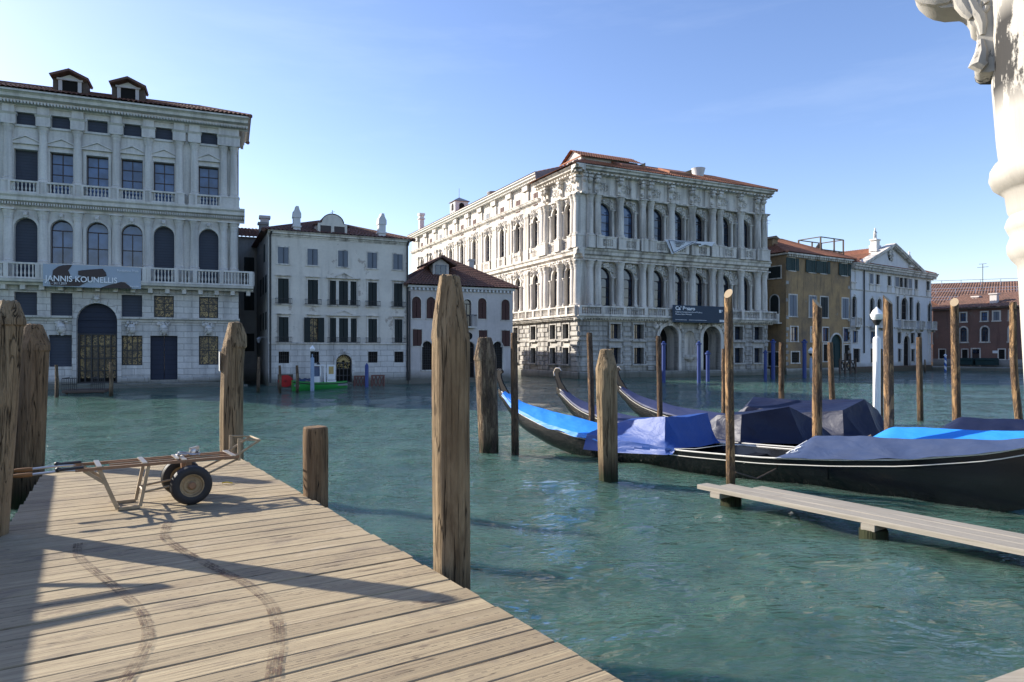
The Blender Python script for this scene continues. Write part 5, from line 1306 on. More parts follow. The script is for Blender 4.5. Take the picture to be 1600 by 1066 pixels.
    for z in (0.1, 0.95, hh - 0.06):
        for y in (0, dd): fm.box(-w / 2, w / 2, y - 0.04, y + 0.04, z, z + 0.09)
        for x in (-w / 2, w / 2): fm.box(x - 0.04, x + 0.04, 0, dd, z, z + 0.09)
    obj('frame', fm, 'old_wood', al, smooth=False)
    rl = MB()
    for i in range(9):
        x = -w / 2 + w * i / 9; rl.bar((x, 0, 0.2), (x + w / 9, 0, 0.95), 0.05); rl.bar((x + w / 9, 0, 0.2), (x, 0, 0.95), 0.05)
    for i in range(6):
        y = dd * i / 6; rl.bar((w / 2, y, 0.2), (w / 2, y + dd / 6, 0.95), 0.05)
    obj('railing', rl, 'old_wood', al, smooth=False); obj('floor_boards', MB().box(-w / 2, w / 2, 0, dd, 0.1, 0.18), 'old_wood', al, smooth=False)
    sl2 = MB()
    for i in range(10): sl2.bar((-w / 2 + 0.3 + i * 0.12, 0.3, 0.5), (-w / 2 + 0.9 + i * 0.1, 1.2, 1.9 - abs(i - 5) * 0.1), 0.1, 0.04)
    obj('stacked_slats', sl2, 'old_wood', al, smooth=False)
    return fr
gfr = gable_house()

# ------------------------------------------------------------------ 7  red brown house and what stands behind it
def red_house():
    root, fr = building('red_house', 'long red brown house on the far quay at the canal bend', 51.4, 84.0, 0.581, -0.814)
    W = 22.0; D = 12.0
    P = lambda a, b, c, d: fr.rect(1450 + a / 5.92, 1450 + b / 5.92, 420 + c / 5.92, 420 + d / 5.92)
    top = fr.z(1525, 481)
    lev = lambda r: [(a[0], sum(q[1] for q in r) / len(r), a[2], round(sum(q[3] for q in r) / len(r) / .05) * .05) for a in r]
    r1 = lev([P(300, 352, 415, 492), P(493, 550, 405, 483), P(605, 662, 393, 478), P(752, 800, 385, 470)]); r2 = lev([P(300, 360, 543, 700), P(495, 557, 540, 665), P(752, 800, 525, 655)])
    r3 = lev([P(105, 160, 740, 838), P(315, 368, 735, 835), P(655, 710, 730, 830), P(755, 800, 785, 835)]); d = P(410, 475, 730, 885); d = (d[0], 0.45, d[2], 2.0)
    fr.put('wall', wall_mb(0, W, -0.8, top, [(*a, False) for a in r1 + r3] + [(*a, True) for a in r2] + [(*d, False)], 0.2), 'plaster_red', smooth=False)
    side_walls(fr, 0, W, D, top, 'plaster_red')
    for a in r1: window(fr, *a, 'shutter_grey' if a is r1[2] else 'casement', depth=0.15, surround=dict(t=0.14, out=0.05), pane='glass_blue')
    for a in r2: window(fr, *a, 'casement', True, 0.15, dict(t=0.16, out=0.05), pane='glass')
    for a in r3: window(fr, *a, 'barred', depth=0.15, surround=dict(t=0.1, out=0.04), pane='dark')
    do = fr.put('door', MB().bbox(-d[2] / 2, d[2] / 2, -0.05, 0, 0, 1.45, 0.03), 'joinery', d[0], 0.15, d[1], smooth=False); obj('fanlight', MB().box(-d[2] / 2, d[2] / 2, -0.03, 0, 1.5, 2.0), 'glass', do, smooth=False)
    fr.put('surround', surround_mb(d[2], 2.0, False, 0.14, 0.06), 'stone_white', d[0], 0, d[1])
    s_ = P(597, 645, 757, 782); fr.put('wall_plaque', MB().box(-s_[2] / 2, s_[2] / 2, -0.04, 0, 0, s_[3]), 'white_paint', s_[0], 0, s_[1], smooth=False)
    fr.put('plinth', MB().box(0, W, -0.05, 0, -0.8, 1.3), 'plaster_side', smooth=False)
    r = MB(); roof_strip(r, (-0.5, -0.5, 0), (W, -0.5, 0), (W, D / 2, 2.0), (1.0, D / 2, 2.0), 0.35); roof_strip(r, (-0.5, D, 0), (-0.5, -0.5, 0), (1.0, D / 2, 2.0), (1.0, D / 2, 2.0), .35); fr.put('roof', r, 'tile_brown', 0, 0, top)
    fr.put('eaves', MB().box(-0.5, W, -0.45, 0, -0.15, -0.02), 'old_wood', 0, 0, top, smooth=False)
    for u in (1547, 1502): fr.put('chimney', MB().box(-0.35, 0.35, -0.35, 0.35, -0.6, 0.9).box(-0.45, 0.45, -0.45, 0.45, 0.9, 1.05), 'plaster_low', fr.s(u), 1.2 if u > 1510 else 4.2, top + 0.6, smooth=False)
    fr.put('aerial', MB().tube([(0, 0, 0), (0, 0, 4.4)], 0.04, 4).tube([(-0.6, 0, 4.0), (0.6, 0, 4.0)], 0.03, 4).tube([(-0.4, 0, 4.4), (0.4, 0, 4.4)], 0.03, 4), 'iron', fr.s(1508), 5, top + 1.2)
    q = MB(); q.bbox(-1, W, -3.0, -0.05, -0.8, 0.42, 0.04); o = fr.put('quay', q, 'stone_grey', smooth=False)
    tb = thing('market_cart', 'row of low green covered stalls on the far quay before the red house', 'stall'); wx, wy = fr.world(fr.s(1532), -1.2); tb.location = (wx, wy, 0.42); tb.rotation_euler = (0, 0, fr.rz)
    for i in range(2):
        m = MB(); m.bbox(-1.0, 1.0, -0.5, 0.5, 0.2, 0.75, 0.05); m.prism([(-1.05, 0.75), (1.05, 0.75), (0.9, 1.0), (-0.9, 1.0)], -0.55, 0.55); obj('stall_box', m, 'shutter_green', tb, (i * 2.3 - 1.2, 0, 0), smooth=False)
    # hall with a long tiled roof and rails, further back
    r2_, f2 = building('long_hall', 'long hall roofed in red tiles with pale safety rails, beyond the red house', 58.0, 104.0, 0.93, -0.36)
    fz = 8.8; f2.put('wall', MB().box(-4, 32, 0, 0.3, -0.5, fz), 'plaster_red', smooth=False)
    rr = MB(); roof_strip(rr, (-4, -0.5, fz), (32, -0.5, fz), (32, 9, fz + 4.2), (1, 9, fz + 4.2), 0.4); f2.put('roof', rr, 'tile_brown')
    ra = MB()
    for k in range(3):
        y = 1.0 + 3.2 * k; z = fz + 4.7 * (y + 0.5) / 10.0; x0 = -3.2 + 1.4 * k
        ra.box(x0, 32, y, y + 0.06, z + 0.75, z + 0.82); ra.box(x0, 32, y, y + 0.06, z + 0.35, z + 0.4)
        for i in range(12): ra.box(x0 + 2.6 * i, x0 + 2.6 * i + 0.07, y, y + 0.06, z - 0.2, z + 0.8)
    f2.put('roof_rail', ra, 'white_paint', smooth=False)
    r3_, f3 = building('small_gable_house', 'small brown gable end peeping out beside the white palazzo', 55.5, 95.0, 0.8, -0.6)
    g = MB(); g.prism([(-2, -0.5), (3, -0.5), (3, 8.2), (0.5, 9.9), (-2, 8.2)], 0, 6); f3.put('wall', g, 'plaster_red', smooth=False)
    gr = MB()
    for sg in (-1, 1): gr.prism([(0.5 + sg * 2.8, 8.0), (0.5, 9.9), (0.5, 10.1), (0.5 + sg * 2.85, 8.2)][::sg], -0.3, 6.2)
    f3.put('roof', gr, 'tile_red', smooth=False); f3.put('window', MB().box(-0.3, 0.3, -0.04, 0.02, 0, 0.8), 'dark', 0.5, 0, 8.0, smooth=False)
red_house()

# ------------------------------------------------------------------ jetty
def deck_uv(x, y): return (x * PD[0] + y * PD[1], x * PE[0] + y * PE[1])     # along the planks, along the edge
def jetty():
    er = deck_uv(-3.98, 10.18)[0]                 # right edge (distance along plank direction)
    el = deck_uv(-6.01, 8.78)[0]
    v1 = (deck_uv(-3.98, 10.18)[1] + deck_uv(-6.01, 8.78)[1]) / 2
    v0 = deck_uv(0.495, 3.33)[1] - 7.0
    r = thing('wooden_jetty', 'sunlit jetty of weathered planks crossed by dark tyre marks', 'jetty', (0, 0, DECK), math.atan2(PD[1], PD[0]))
    mb = MB(); rnd = random.Random(2); k0 = math.floor(v0 / PLANK); k1 = math.floor(v1 / PLANK)
    for k in range(k0, k1 + 1):
        a = k * PLANK + 0.002 + rnd.uniform(0, 0.002); b = (k + 1) * PLANK - 0.002 - rnd.uniform(0, 0.006)
        xl = el - 0.057 * (k1 - k) * PLANK + rnd.uniform(-0.01, 0.01); xr = er + 0.0145 * (k1 - k) * PLANK + rnd.uniform(-0.012, 0.014); tz = rnd.uniform(-0.006, 0.0); n = 8
        pts = []
        for i in range(n + 1):
            x = xl + (xr - xl) * i / n; w = 0.004 * nz3(x * 1.3, k * 3.7, 1); pts.append((x, a + w, b + w, tz + 0.004 * nz3(x * 0.8, k * 5.1, 7)))
        c = 0.006
        for (xa, a0, b0, z0), (xb, a1, b1, z1) in zip(pts, pts[1:]):
            mb.add([(xa, a0 + c, z0), (xb, a1 + c, z1), (xb, b1 - c, z1), (xa, b0 - c, z0), (xa, a0, z0 - c), (xb, a1, z1 - c), (xb, b1, z1 - c), (xa, b0, z0 - c),
                    (xa, a0, -0.055), (xb, a1, -0.055), (xb, b1, -0.055), (xa, b0, -0.055)], [(0, 1, 2, 3), (4, 5, 1, 0), (3, 2, 6, 7), (8, 9, 5, 4), (7, 6, 10, 11)])
        for x, a_, b_, z in (pts[0], pts[-1]):
            f = [(x, a_, -0.055), (x, b_, -0.055), (x, b_, z - c), (x, b_ - c, z), (x, a_ + c, z), (x, a_, z - c)]; mb.poly(f if x > el + 1 else f[::-1])
    obj('decking', mb, 'deck', r, smooth=False)
    fr_ = MB(); 
    for x in (el + 0.12, (el + er) / 2, er - 0.12): fr_.box(x - 0.07, x + 0.07, v0, v1, -0.24, -0.06)
    fr_.box(el + 0.05, er - 0.05, v1 - 0.12, v1 + 0.05, -0.24, -0.06)
    obj('joist', fr_, 'pile_brown', r, smooth=False)
    sp = MB()
    for x in (el + 0.25, er - 0.3):
        for y in (v1 - 0.5, v1 - 3.2, v1 - 6.0): sp.lathe([(0.12, -2.2), (0.12, -0.06)], x, y, 10)
    obj('support_post', sp, 'pile_brown', r)
    A = [(263, 816), (257, 839), (274, 854), (305, 873), (343, 892), (381, 911), (404, 927), (423, 946), (432, 972), (434, 1003), (430, 1033), (426, 1064), (420, 1100)]
    B = [(122, 850), (122, 869), (141, 888), (168, 909), (194, 930), (217, 953), (230, 980), (230, 1003), (221, 1022), (209, 1045), (194, 1064), (180, 1090)]
    for path, w in ((A, 0.042), (B, 0.036)):
        P = [deck_uv(*pw(u, v, DECK)) for u, v in path]; Q = []
        for i in range(len(P) - 1):
            for t in (0, 0.25, 0.5, 0.75):
                p0 = P[max(i - 1, 0)]; p1 = P[i]; p2 = P[i + 1]; p3 = P[min(i + 2, len(P) - 1)]
                Q.append(tuple(0.5 * (2 * p1[c] + (p2[c] - p0[c]) * t + (2 * p0[c] - 5 * p1[c] + 4 * p2[c] - p3[c]) * t * t + (3 * p1[c] - p0[c] - 3 * p2[c] + p3[c]) * t ** 3) for c in (0, 1)))
        tm = MB()
        for off, hw in ((-w * 0.62, w * 0.3), (0.0, w * 0.22), (w * 0.62, w * 0.3)):
            rows = []
            for i, q in enumerate(Q):
                a = Vector(Q[max(i - 1, 0)]); b = Vector(Q[min(i + 1, len(Q) - 1)]); t = (b - a).normalized(); nrm = Vector((-t.y, t.x))
                rows.append([(q[0] + nrm.x * (off - hw), q[1] + nrm.y * (off - hw), 0.006), (q[0] + nrm.x * (off + hw), q[1] + nrm.y * (off + hw), 0.006)])
            tm.grid(rows)
        obj('tyre_mark', tm, 'track', r)
    for u, v, lab in ((355, 757, 'curled yellow leaf on the planks beside the cart wheel'), ):
        x, y = pw(u, v, DECK); lm = MB().grid([[(-0.06 + 0.03 * i, (0.02 * j - 0.02) * (1 - abs(i - 2) * 0.35), 0.012 + 0.012 * abs(j - 1) + 0.008 * math.sin(i)) for i in range(5)] for j in range(3)])
        tag(obj('fallen_leaf', lm, 'leaf', None, (x, y, DECK), 0.4), lab, 'leaf')
    # stone quay the column stands on
    q = MB(); pts = [(2.26, 3.33), (2.6, 3.5), (4.6, 4.5), (9, 4.5), (9, -4), (0.9, -4), (0.9, 2.65)]; n = len(pts)
    q.add([(x, y, -0.8) for x, y in pts] + [(x, y, DECK - 0.01) for x, y in pts], [tuple(range(n))] + [tuple(range(2 * n - 1, n - 1, -1))] + [(i, (i + n), (i + 1) % n + n, (i + 1) % n) for i in range(n)])
    struct(obj('quay', q, 'walk', smooth=False))
jetty()

# ------------------------------------------------------------------ pilings and poles
def piling(name, u0, vt, y, wpx, label, group, ub=None, mat='pile', head='cut', zb=-1.6, bulge=0.06, seed=0, cap=None, v_base=None, wtop=None, bark=False, bend=0.0, n=20, vsh=None):
    """u0: column of the top, vt: row of the top, ub: column at the waterline"""
    ub = ub if ub is not None else u0
    xt = (u0 - 800) / F * y; xb = (ub - 800) / F * y; z1 = EYE + (HZ - vt) / F * y; r = wpx / 2 / F * y; rt = (wtop or wpx * 0.9) / 2 / F * y
    mb = MB(); H = z1 - zb; sh = (vt, vsh or vt + 30); neck = (EYE + (HZ - sh[1]) / F * y)
    facet = head == 'cut'
    zs = [zb + (neck - zb) * i / 26 for i in range(27)]
    rows = []
    for i, z in enumerate(zs):
        t = (z - 0) / max(0.1, z1); cx = xb + (xt - xb) * t - xb + bend * math.sin(math.pi * max(0, min(1, t))); row = []
        rr = r + (rt - r) * max(0, t)
        for j in range(n):
            a = 2 * math.pi * j / n
            k = 1 + bulge * nz3(math.cos(a) * 1.1 + seed * 3.1, math.sin(a) * 1.1, z * 0.9 + seed) + 0.035 * nz3(math.cos(a) * 3.2, math.sin(a) * 3.2 + seed, z * 0.6) + 0.02 * nz3(math.cos(a) * 9, math.sin(a) * 9 + seed, z * 2)
            row.append((cx + rr * k * math.cos(a), rr * k * math.sin(a), z))
        rows.append(row)
    cxt = xt - xb
    if head == 'cut':       # hewn with an axe to a blunt faceted point
        rnd = random.Random(seed * 7 + 1); nf = 6; a0 = rnd.uniform(0, 6.28)
        fac = [(a0 + 2 * math.pi * k / nf + rnd.uniform(-0.2, 0.2), rnd.uniform(0.44, 0.62), rnd.uniform(-0.06, 0.22)) for k in range(nf)]
        steps = 14
        for i in range(1, steps + 1):
            q = i / steps; z = neck + (z1 - neck) * q; row = []
            for j in range(n):
                a = 2 * math.pi * j / n; rr = rt * (1 + 0.05 * nz3(math.cos(a) * 3, math.sin(a) * 3 + seed, z))
                for fa, dt, st in fac:
                    c_ = math.cos(a - fa)
                    if c_ > 0.15: rr = min(rr, rt * (1.0 - (1.0 - dt) * max(0.0, (q - st)) / (1 - st)) / c_)
                row.append((cxt + rr * math.cos(a), rr * math.sin(a), z + (0.02 * nz3(j * 0.9, seed, 5) if q == 1 else 0)))
            rows.append(row)
        rows.append([(cxt + (p[0] - cxt) * 0.8, p[1] * 0.8, p[2] + 0.012) for p in rows[-1]])
    elif head == 'flat':
        for f_, zz in ((1.0, 0.7), (0.97, 0.93), (0.88, 1.0)):
            z = neck + (z1 - neck) * zz; rows.append([(cxt + rt * f_ * math.cos(2 * math.pi * j / n), rt * f_ * math.sin(2 * math.pi * j / n), z + 0.012 * nz3(j * 0.7, seed, 2)) for j in range(n)])
    elif head == 'slant':
        rows.append([(cxt + rt * math.cos(2 * math.pi * j / n), rt * math.sin(2 * math.pi * j / n), z1 - 0.9 * rt - 1.0 * rt * (math.sin(2 * math.pi * j / n) * 0.9 - 0.75 * math.cos(2 * math.pi * j / n + (seed % 2) * math.pi)) * -1.0) for j in range(n)])
    vs = [p for r_ in rows for p in r_]; fs = []
    for i in range(len(rows) - 1):
        for j in range(n): a, b = i * n + j, i * n + (j + 1) % n; fs.append((a, b, b + n, a + n))
    mb.add(vs, fs); mb.add([], [])
    o = (len(rows) - 1) * n
    mb.f.append(tuple(o + j for j in range(n))); mb.m.append(1)
    ob = obj(name, mb, [mat, 'cut' if head == 'slant' else mat], None, (xb, y, 0), 0, True, 20 if head == 'cut' else 40)
    return tag(ob, label, 'piling' if name == 'piling' else 'mooring pole', group)
GP = 'oak pilings around the jetty'; GM = 'slim mooring poles between the gondolas'
piling('piling', 704, 433, 5.22, 58, 'massive weathered piling with a long hewn tip at the jetty edge', GP, 706, 'pile', 'cut', seed=1, vsh=535, wtop=60, bulge=0.05, n=28)
piling('piling', 367, 505, 10.6, 33, 'curved brown piling with a peeling sticker, past the far jetty corner', GP, 366, 'pile', 'cut', seed=2, bend=-0.05, vsh=545, wtop=35)
piling('piling', 493, 667, 7.7, 37, 'short flat topped stump beside the jetty edge', GP, 494, 'pile_brown', 'flat', seed=3, vsh=690, wtop=38)
piling('piling', 53, 508, 9.9, 46, 'dark brown piling standing behind the left jetty corner', GP, 40, 'pile_brown', 'cut', seed=4, vsh=550, wtop=42)
piling('piling', 13, 472, 6.0, 46, 'leaning brown piling cut by the left edge of the photo', GP, -22, 'pile', 'cut', seed=5, vsh=510, wtop=46)
piling('piling', 758, 528, 14.9, 30, 'stout split piling with a chipped pale tip beside the bright blue gondola bow', GP, 764, 'pole_grey', 'cut', seed=6, vsh=565, wtop=36)
piling('piling', 947, 547, 11.6, 30, 'grey blunt piling standing in front of the bright blue covered gondola', GP, 951, 'pile', 'cut', seed=7, vsh=580, wtop=34)
piling('mooring_pole', 803, 520, 14.7, 12, 'thin dark pole beside the chipped stout piling', GM, 805, 'pole_bark', 'flat', seed=8, n=14)
piling('mooring_pole', 921, 520, 16.3, 10, 'thin brown pole just behind the grey blunt piling', GM, 926, 'pole_bark', 'flat', seed=9, n=14)
piling('mooring_pole', 1029, 525, 16.8, 9, 'thin brown pole before the water gates of the baroque palace', GM, 1032, 'pole_bark', 'flat', seed=10, n=14)
piling('mooring_pole', 1138, 453, 10.55, 14, 'tall sunlit pole at the tip of the narrow walkway', GM, 1142, 'pole', 'slant', seed=11, n=16)
piling('mooring_pole', 1131, 545, 18.6, 8, 'short pole half hidden by the tall pole at the walkway tip', GM, 1131, 'pole_bark', 'flat', seed=12, n=12)
piling('mooring_pole', 1221, 535, 20.0, 9, 'short brown pole in front of the blue painted poles and ochre house edge', GM, 1221, 'pole_bark', 'flat', seed=13, n=12)
piling('mooring_pole', 1277, 468, 12.2, 15, 'peeled orange pole with a bright slanted top before the ochre house', GM, 1277, 'pole', 'slant', seed=14, n=16)
piling('mooring_pole', 1297, 535, 20.5, 9, 'short leaning pole before the door of the ochre house', GM, 1302, 'pole_bark', 'flat', seed=15, n=12)
piling('mooring_pole', 1387, 462, 12.9, 15, 'thick barky pole with a pale sawn top beside the white lamp post', GM, 1390, 'pole', 'slant', seed=16, n=16)
piling('mooring_pole', 1375, 545, 20.6, 9, 'dark short pole squeezed between lamp post and barky pole', GM, 1375, 'pole_bark', 'flat', seed=17, n=12)
piling('mooring_pole', 1436, 527, 21.7, 9, 'knotty pole standing free in open water before the white palazzo', GM, 1438, 'pole_bark', 'flat', seed=18, n=12)
piling('mooring_pole', 1491, 467, 14.2, 13, 'straight pole with a slanted pale top before the red brown house', GM, 1496, 'pole', 'slant', seed=19, n=16)
piling('mooring_pole', 1583, 472, 14.6, 11, 'crooked knotted pole next to the white stone column', GM, 1600, 'pole', 'flat', seed=20, n=14, bend=-0.08)
piling('piling', -160, 515, 6.6, 52, 'thick piling out in the water left of the jetty', GP, -180, 'pile_brown', 'cut', seed=21, vsh=545)
def sticker():
    y = 10.6; r = 0.17; z0, z1 = (EYE + (HZ - v) / F * y for v in (580, 550)); rows = []
    for j in range(9):
        z = z0 + (z1 - z0) * j / 8; rows.append([((362 - 800) / F * y + (r + 0.012) * math.cos(a), y + (r + 0.012) * math.sin(a), z + 0.01 * math.sin(a * 9)) for a in [R(160 + 9 * i) for i in range(8)]])
    tag(obj('sticker', MB().grid(rows), 'sticker'), 'torn pale sticker stuck on the curved brown piling', 'sticker')
sticker()
GB = 'blue painted poles before the baroque palace'
for u, vt, vb, w, lab in ((1037, 533, 597, 6, 'blue pole before the left water gate of the baroque palace'), (1092, 533, 598, 6, 'tall blue pole just left of the right water gate'), (1106, 548, 596, 6, 'lower blue pole inside the right water gate opening'),
                          (1196, 547, 594, 5, 'lower blue pole before the right corner of the baroque palace'), (1208, 530, 593, 6, 'taller blue pole before the right corner of the baroque palace'), (1257, 530, 592, 6, 'blue pole standing alone before the ochre house')):
    y = F * EYE / (vb - HZ); z1 = EYE + (HZ - vt) / F * y; r = w / 2 / F * y
    o = obj('painted_pole', MB().lathe([(r, -1), (r, z1 - r * 2), (r * 1.5, z1 - r * 1.9), (r * 1.5, z1 - r * 1.2), (r * 0.7, z1 - r), (r * 0.9, z1 - r * 0.5), (0.02, z1)], 0, 0, 12), 'blue_pole', None, ((u - 800) / F * y, y, 0)); tag(o, lab, 'mooring pole', GB)
for u, vt, lab in ((1477, 553, 'blue and white spiral striped pole off the red house'), (1487.5, 554, 'second spiral striped pole, close against the slant topped mooring pole')):
    y = 76; z1 = EYE + (HZ - vt) / F * y; o = obj('striped_pole', MB().lathe([(0.12, -1), (0.12, z1 - 0.2), (0.2, z1 - 0.18), (0.02, z1)], 0, 0, 12), 'stripe', None, ((u - 800) / F * y, y, 0)); tag(o, lab, 'mooring pole', 'striped poles off the red house')
GW = 'weathered posts before the far houses'
for u, vt, vb, w, lab in ((88, 570, 622, 5.5, 'pale grey post left of the little railed landing'), (173, 566, 621, 6, 'pale grey post at the right end of the little railed landing'), (403, 558, 611, 5, 'leaning pale post in the side canal mouth'), (437, 571, 612, 4.5, 'post at the left of the red painted barrier'),
                          (464, 571, 613, 5, 'post between red painted barrier and green work boat'), (1015 + 421, 558, 583, 3, 'thin dark post before the white palazzo'), (1445, 562, 582, 2.5, 'thinnest dark post by the white palazzo corner')):
    y = F * EYE / (vb - HZ); z1 = EYE + (HZ - vt) / F * y; r = w / 2 / F * y
    o = obj('mooring_post', MB().tube([(0, 0, -1), (0.03, 0, z1 * 0.5), (0.06 if u == 403 else 0.0, 0, z1)], [r * 1.05, r, r * 0.8], 10), 'pole_grey', None, ((u - 800) / F * y, y, 0)); tag(o, lab, 'post', GW)
y = F * EYE / 58; o = obj('mooring_post', MB().lathe([(0.11, -1), (0.11, 1.35), (0.02, 1.5)], 0, 0, 10), 'blue_pole', None, ((573 - 800) / F * y, y, 0)); tag(o, 'dark navy post right of the crossed brown barrier', 'post', GW)

def lamp_post(u, y, vpost, vglobe, w, mat, label):
    x = (u - 800) / F * y; zp = EYE + (HZ - vpost) / F * y; zg = EYE + (HZ - vglobe) / F * y; r = w / 2 / F * y; g = 9.5 / F * y
    if y > 25: g = 4.5 / F * y
    t = thing('lamp_post', label, 'lamp post', (x, y, 0))
    obj('post', MB().lathe([(r, -1), (r, zp - 0.05), (r * 0.8, zp), (r * 0.35, zp + 0.02)], 0, 0, 14).tube([(0, 0, zp), (0, 0, zg - g)], r * 0.35, 8), mat, t)
    obj('collar', MB().lathe([(r * 0.5, zg - g * 1.6), (g * 0.6, zg - g * 1.1), (g * 0.75, zg - g * 0.75), (g * 0.3, zg - g * 0.7)], 0, 0, 12), 'iron', t)
    obj('globe', MB().lathe([(g * 0.5, zg - g * 0.85), (g * 0.85, zg - g * 0.45), (g * 1.0, zg + 0.05 * g), (g * 1.03, zg + g * 0.2), (g * 0.9, zg + g * 0.25), (g * 0.62, zg + g * 0.8), (g * 0.3, zg + g * 1.1), (g * 0.18, zg + g * 1.25), (0.01, zg + g * 1.4)], 0, 0, 20), 'globe', t)
lamp_post(1370, 20.2, 527, 493, 11, 'white_paint', 'white lamp post with a big opal globe among the mooring poles')
lamp_post(488, 39.0, 559, 546, 6, 'lamp_blue', 'faded blue lamp post standing before the green work boat')
lamp_post(1267, 58.0, 560, 549, 4, 'lamp_blue', 'small grey lamp post before the ochre house wall')

# ------------------------------------------------------------------ gondolas
def lerp_tab(tab, s):
    if s <= tab[0][0]: return tab[0][1]
    for (a, va), (b, vb) in zip(tab, tab[1:]):
        if s <= b:
            t = (s - a) / (b - a); t = t * t * (3 - 2 * t) * 0.35 + t * 0.65; return va + (vb - va) * t
    return tab[-1][1]
SHEER = [(0, 1.32), (0.5, 0.98), (1, 0.78), (2, 0.58), (3, 0.47), (4, 0.41), (5.5, 0.38), (7, 0.41), (8, 0.47), (9, 0.56), (10, 0.72), (11, 1.0)]
KEEL = [(0, 1.2), (0.3, 0.75), (1, 0.33), (2, 0.06), (3, -0.1), (5.5, -0.16), (8, -0.12), (9, -0.15), (10, -0.13), (11, 0.2)]
BEAM = [(0, 0.03), (0.5, 0.13), (1, 0.23), (2, 0.41), (3, 0.55), (4, 0.65), (5.5, 0.71), (7, 0.67), (8, 0.55), (9, 0.39), (10, 0.21), (11, 0.04)]
def sm(tab, s): return (lerp_tab(tab, s - 0.25) + 2 * lerp_tab(tab, s) + lerp_tab(tab, s + 0.25)) / 4
def cover(s0, s1, height, seed, drop=0.10, box=None, wr=0.05, nq=30, over=1.04, foot=0.0):
    """cloth from s0 to s1: height(s) above the gunwale; box 0 = rounded, 1 = box shaped"""
    rows = []; n = max(16, int((s1 - s0) * 13))
    for i in range(n + 1):
        s = s0 + (s1 - s0) * i / n; b = sm(BEAM, s) * over + 0.02; zg = sm(SHEER, s); h = height(s); row = []
        for j in range(nq + 1):
            q = -1 + 2 * j / nq; aq = abs(q)
            if aq <= 0.86:
                t = aq / 0.86; y = b * q / 0.86; prof = (1 - t) ** 0.9 * 0.75 + 0.25 * (1 - t * t)
                z = zg + 0.02 + h * prof
            else:
                t = (aq - 0.86) / 0.14; y = math.copysign(b + 0.012 + 0.02 * t, q); z = zg + 0.02 - drop * t * (1 + 0.5 * nz3(s * 2.2, seed + q, 4))
            fold = 1 - abs(2 * ((s * 1.5 + q * 0.9 + 1.6 * nz3(s * 0.8, y * 1.2, seed)) % 1.0) - 1)
            w = (0.45 * fold * fold * (0.2 + min(1, aq)) if h > 0.2 else 0.0) + nz3(s * 1.6 + seed, y * 2.4, seed * 1.7) * 0.7 + 0.4 * nz3(s * 4.2, y * 5.0 + seed, 2.2) + 0.35 * (1 - abs(nz3(s * 2.0 + y * 2.5, seed, 0.5) * 2))
            row.append((s + 0.3 * wr * w, y + (0.0 if aq <= 0.86 else 0.12 * wr * w * (1 if q > 0 else -1)), z + wr * w * (0.25 + min(1.0, h * 2.5))))
        rows.append(row)
    return MB().grid(rows)
def tent(rows, seed, sag=0.05, sub=7, wr=0.022):
    """taut cloth over control points (s, y, h above the gunwale): straight folds between them, each field sagging a little"""
    P = [[Vector((s, y, sm(SHEER, s) + h)) for s, y, h in r] for r in rows]; nr, nc = len(P), len(P[0]); out = []
    for a in range((nr - 1) * sub + 1):
        i = min(a // sub, nr - 2); u = a / sub - i; row = []
        for b in range((nc - 1) * sub + 1):
            j = min(b // sub, nc - 2); v = b / sub - j
            p = P[i][j].lerp(P[i][j + 1], v).lerp(P[i + 1][j].lerp(P[i + 1][j + 1], v), u)
            e1 = P[i + 1][j] - P[i][j]; e2 = P[i][j + 1] - P[i][j]; nn = e1.cross(e2)
            nn = nn.normalized() if nn.length > 1e-6 else Vector((0, 0, 1))
            if nn.z < 0: nn = -nn
            k = 16 * u * (1 - u) * v * (1 - v); hem = 1.0
            d = u * 1.9 + v * 1.1 + 0.5 * nz3(p.x * 1.1, p.y * 1.3, seed)
            w = wr * (1.2 * (1 - abs(2 * ((d * 2.2 + i * 0.37 + j * 0.61) % 1.0) - 1)) ** 2 * (0.3 + k) + 1.3 * nz3(p.x * 3.1, p.y * 3.4 + seed, p.z * 3.0) + 0.8 * nz3(p.x * 8, p.y * 8, p.z * 8 + seed))
            row.append(p + nn * (w - sag * k * 0.6))
        out.append(row)
    return MB().grid(out)
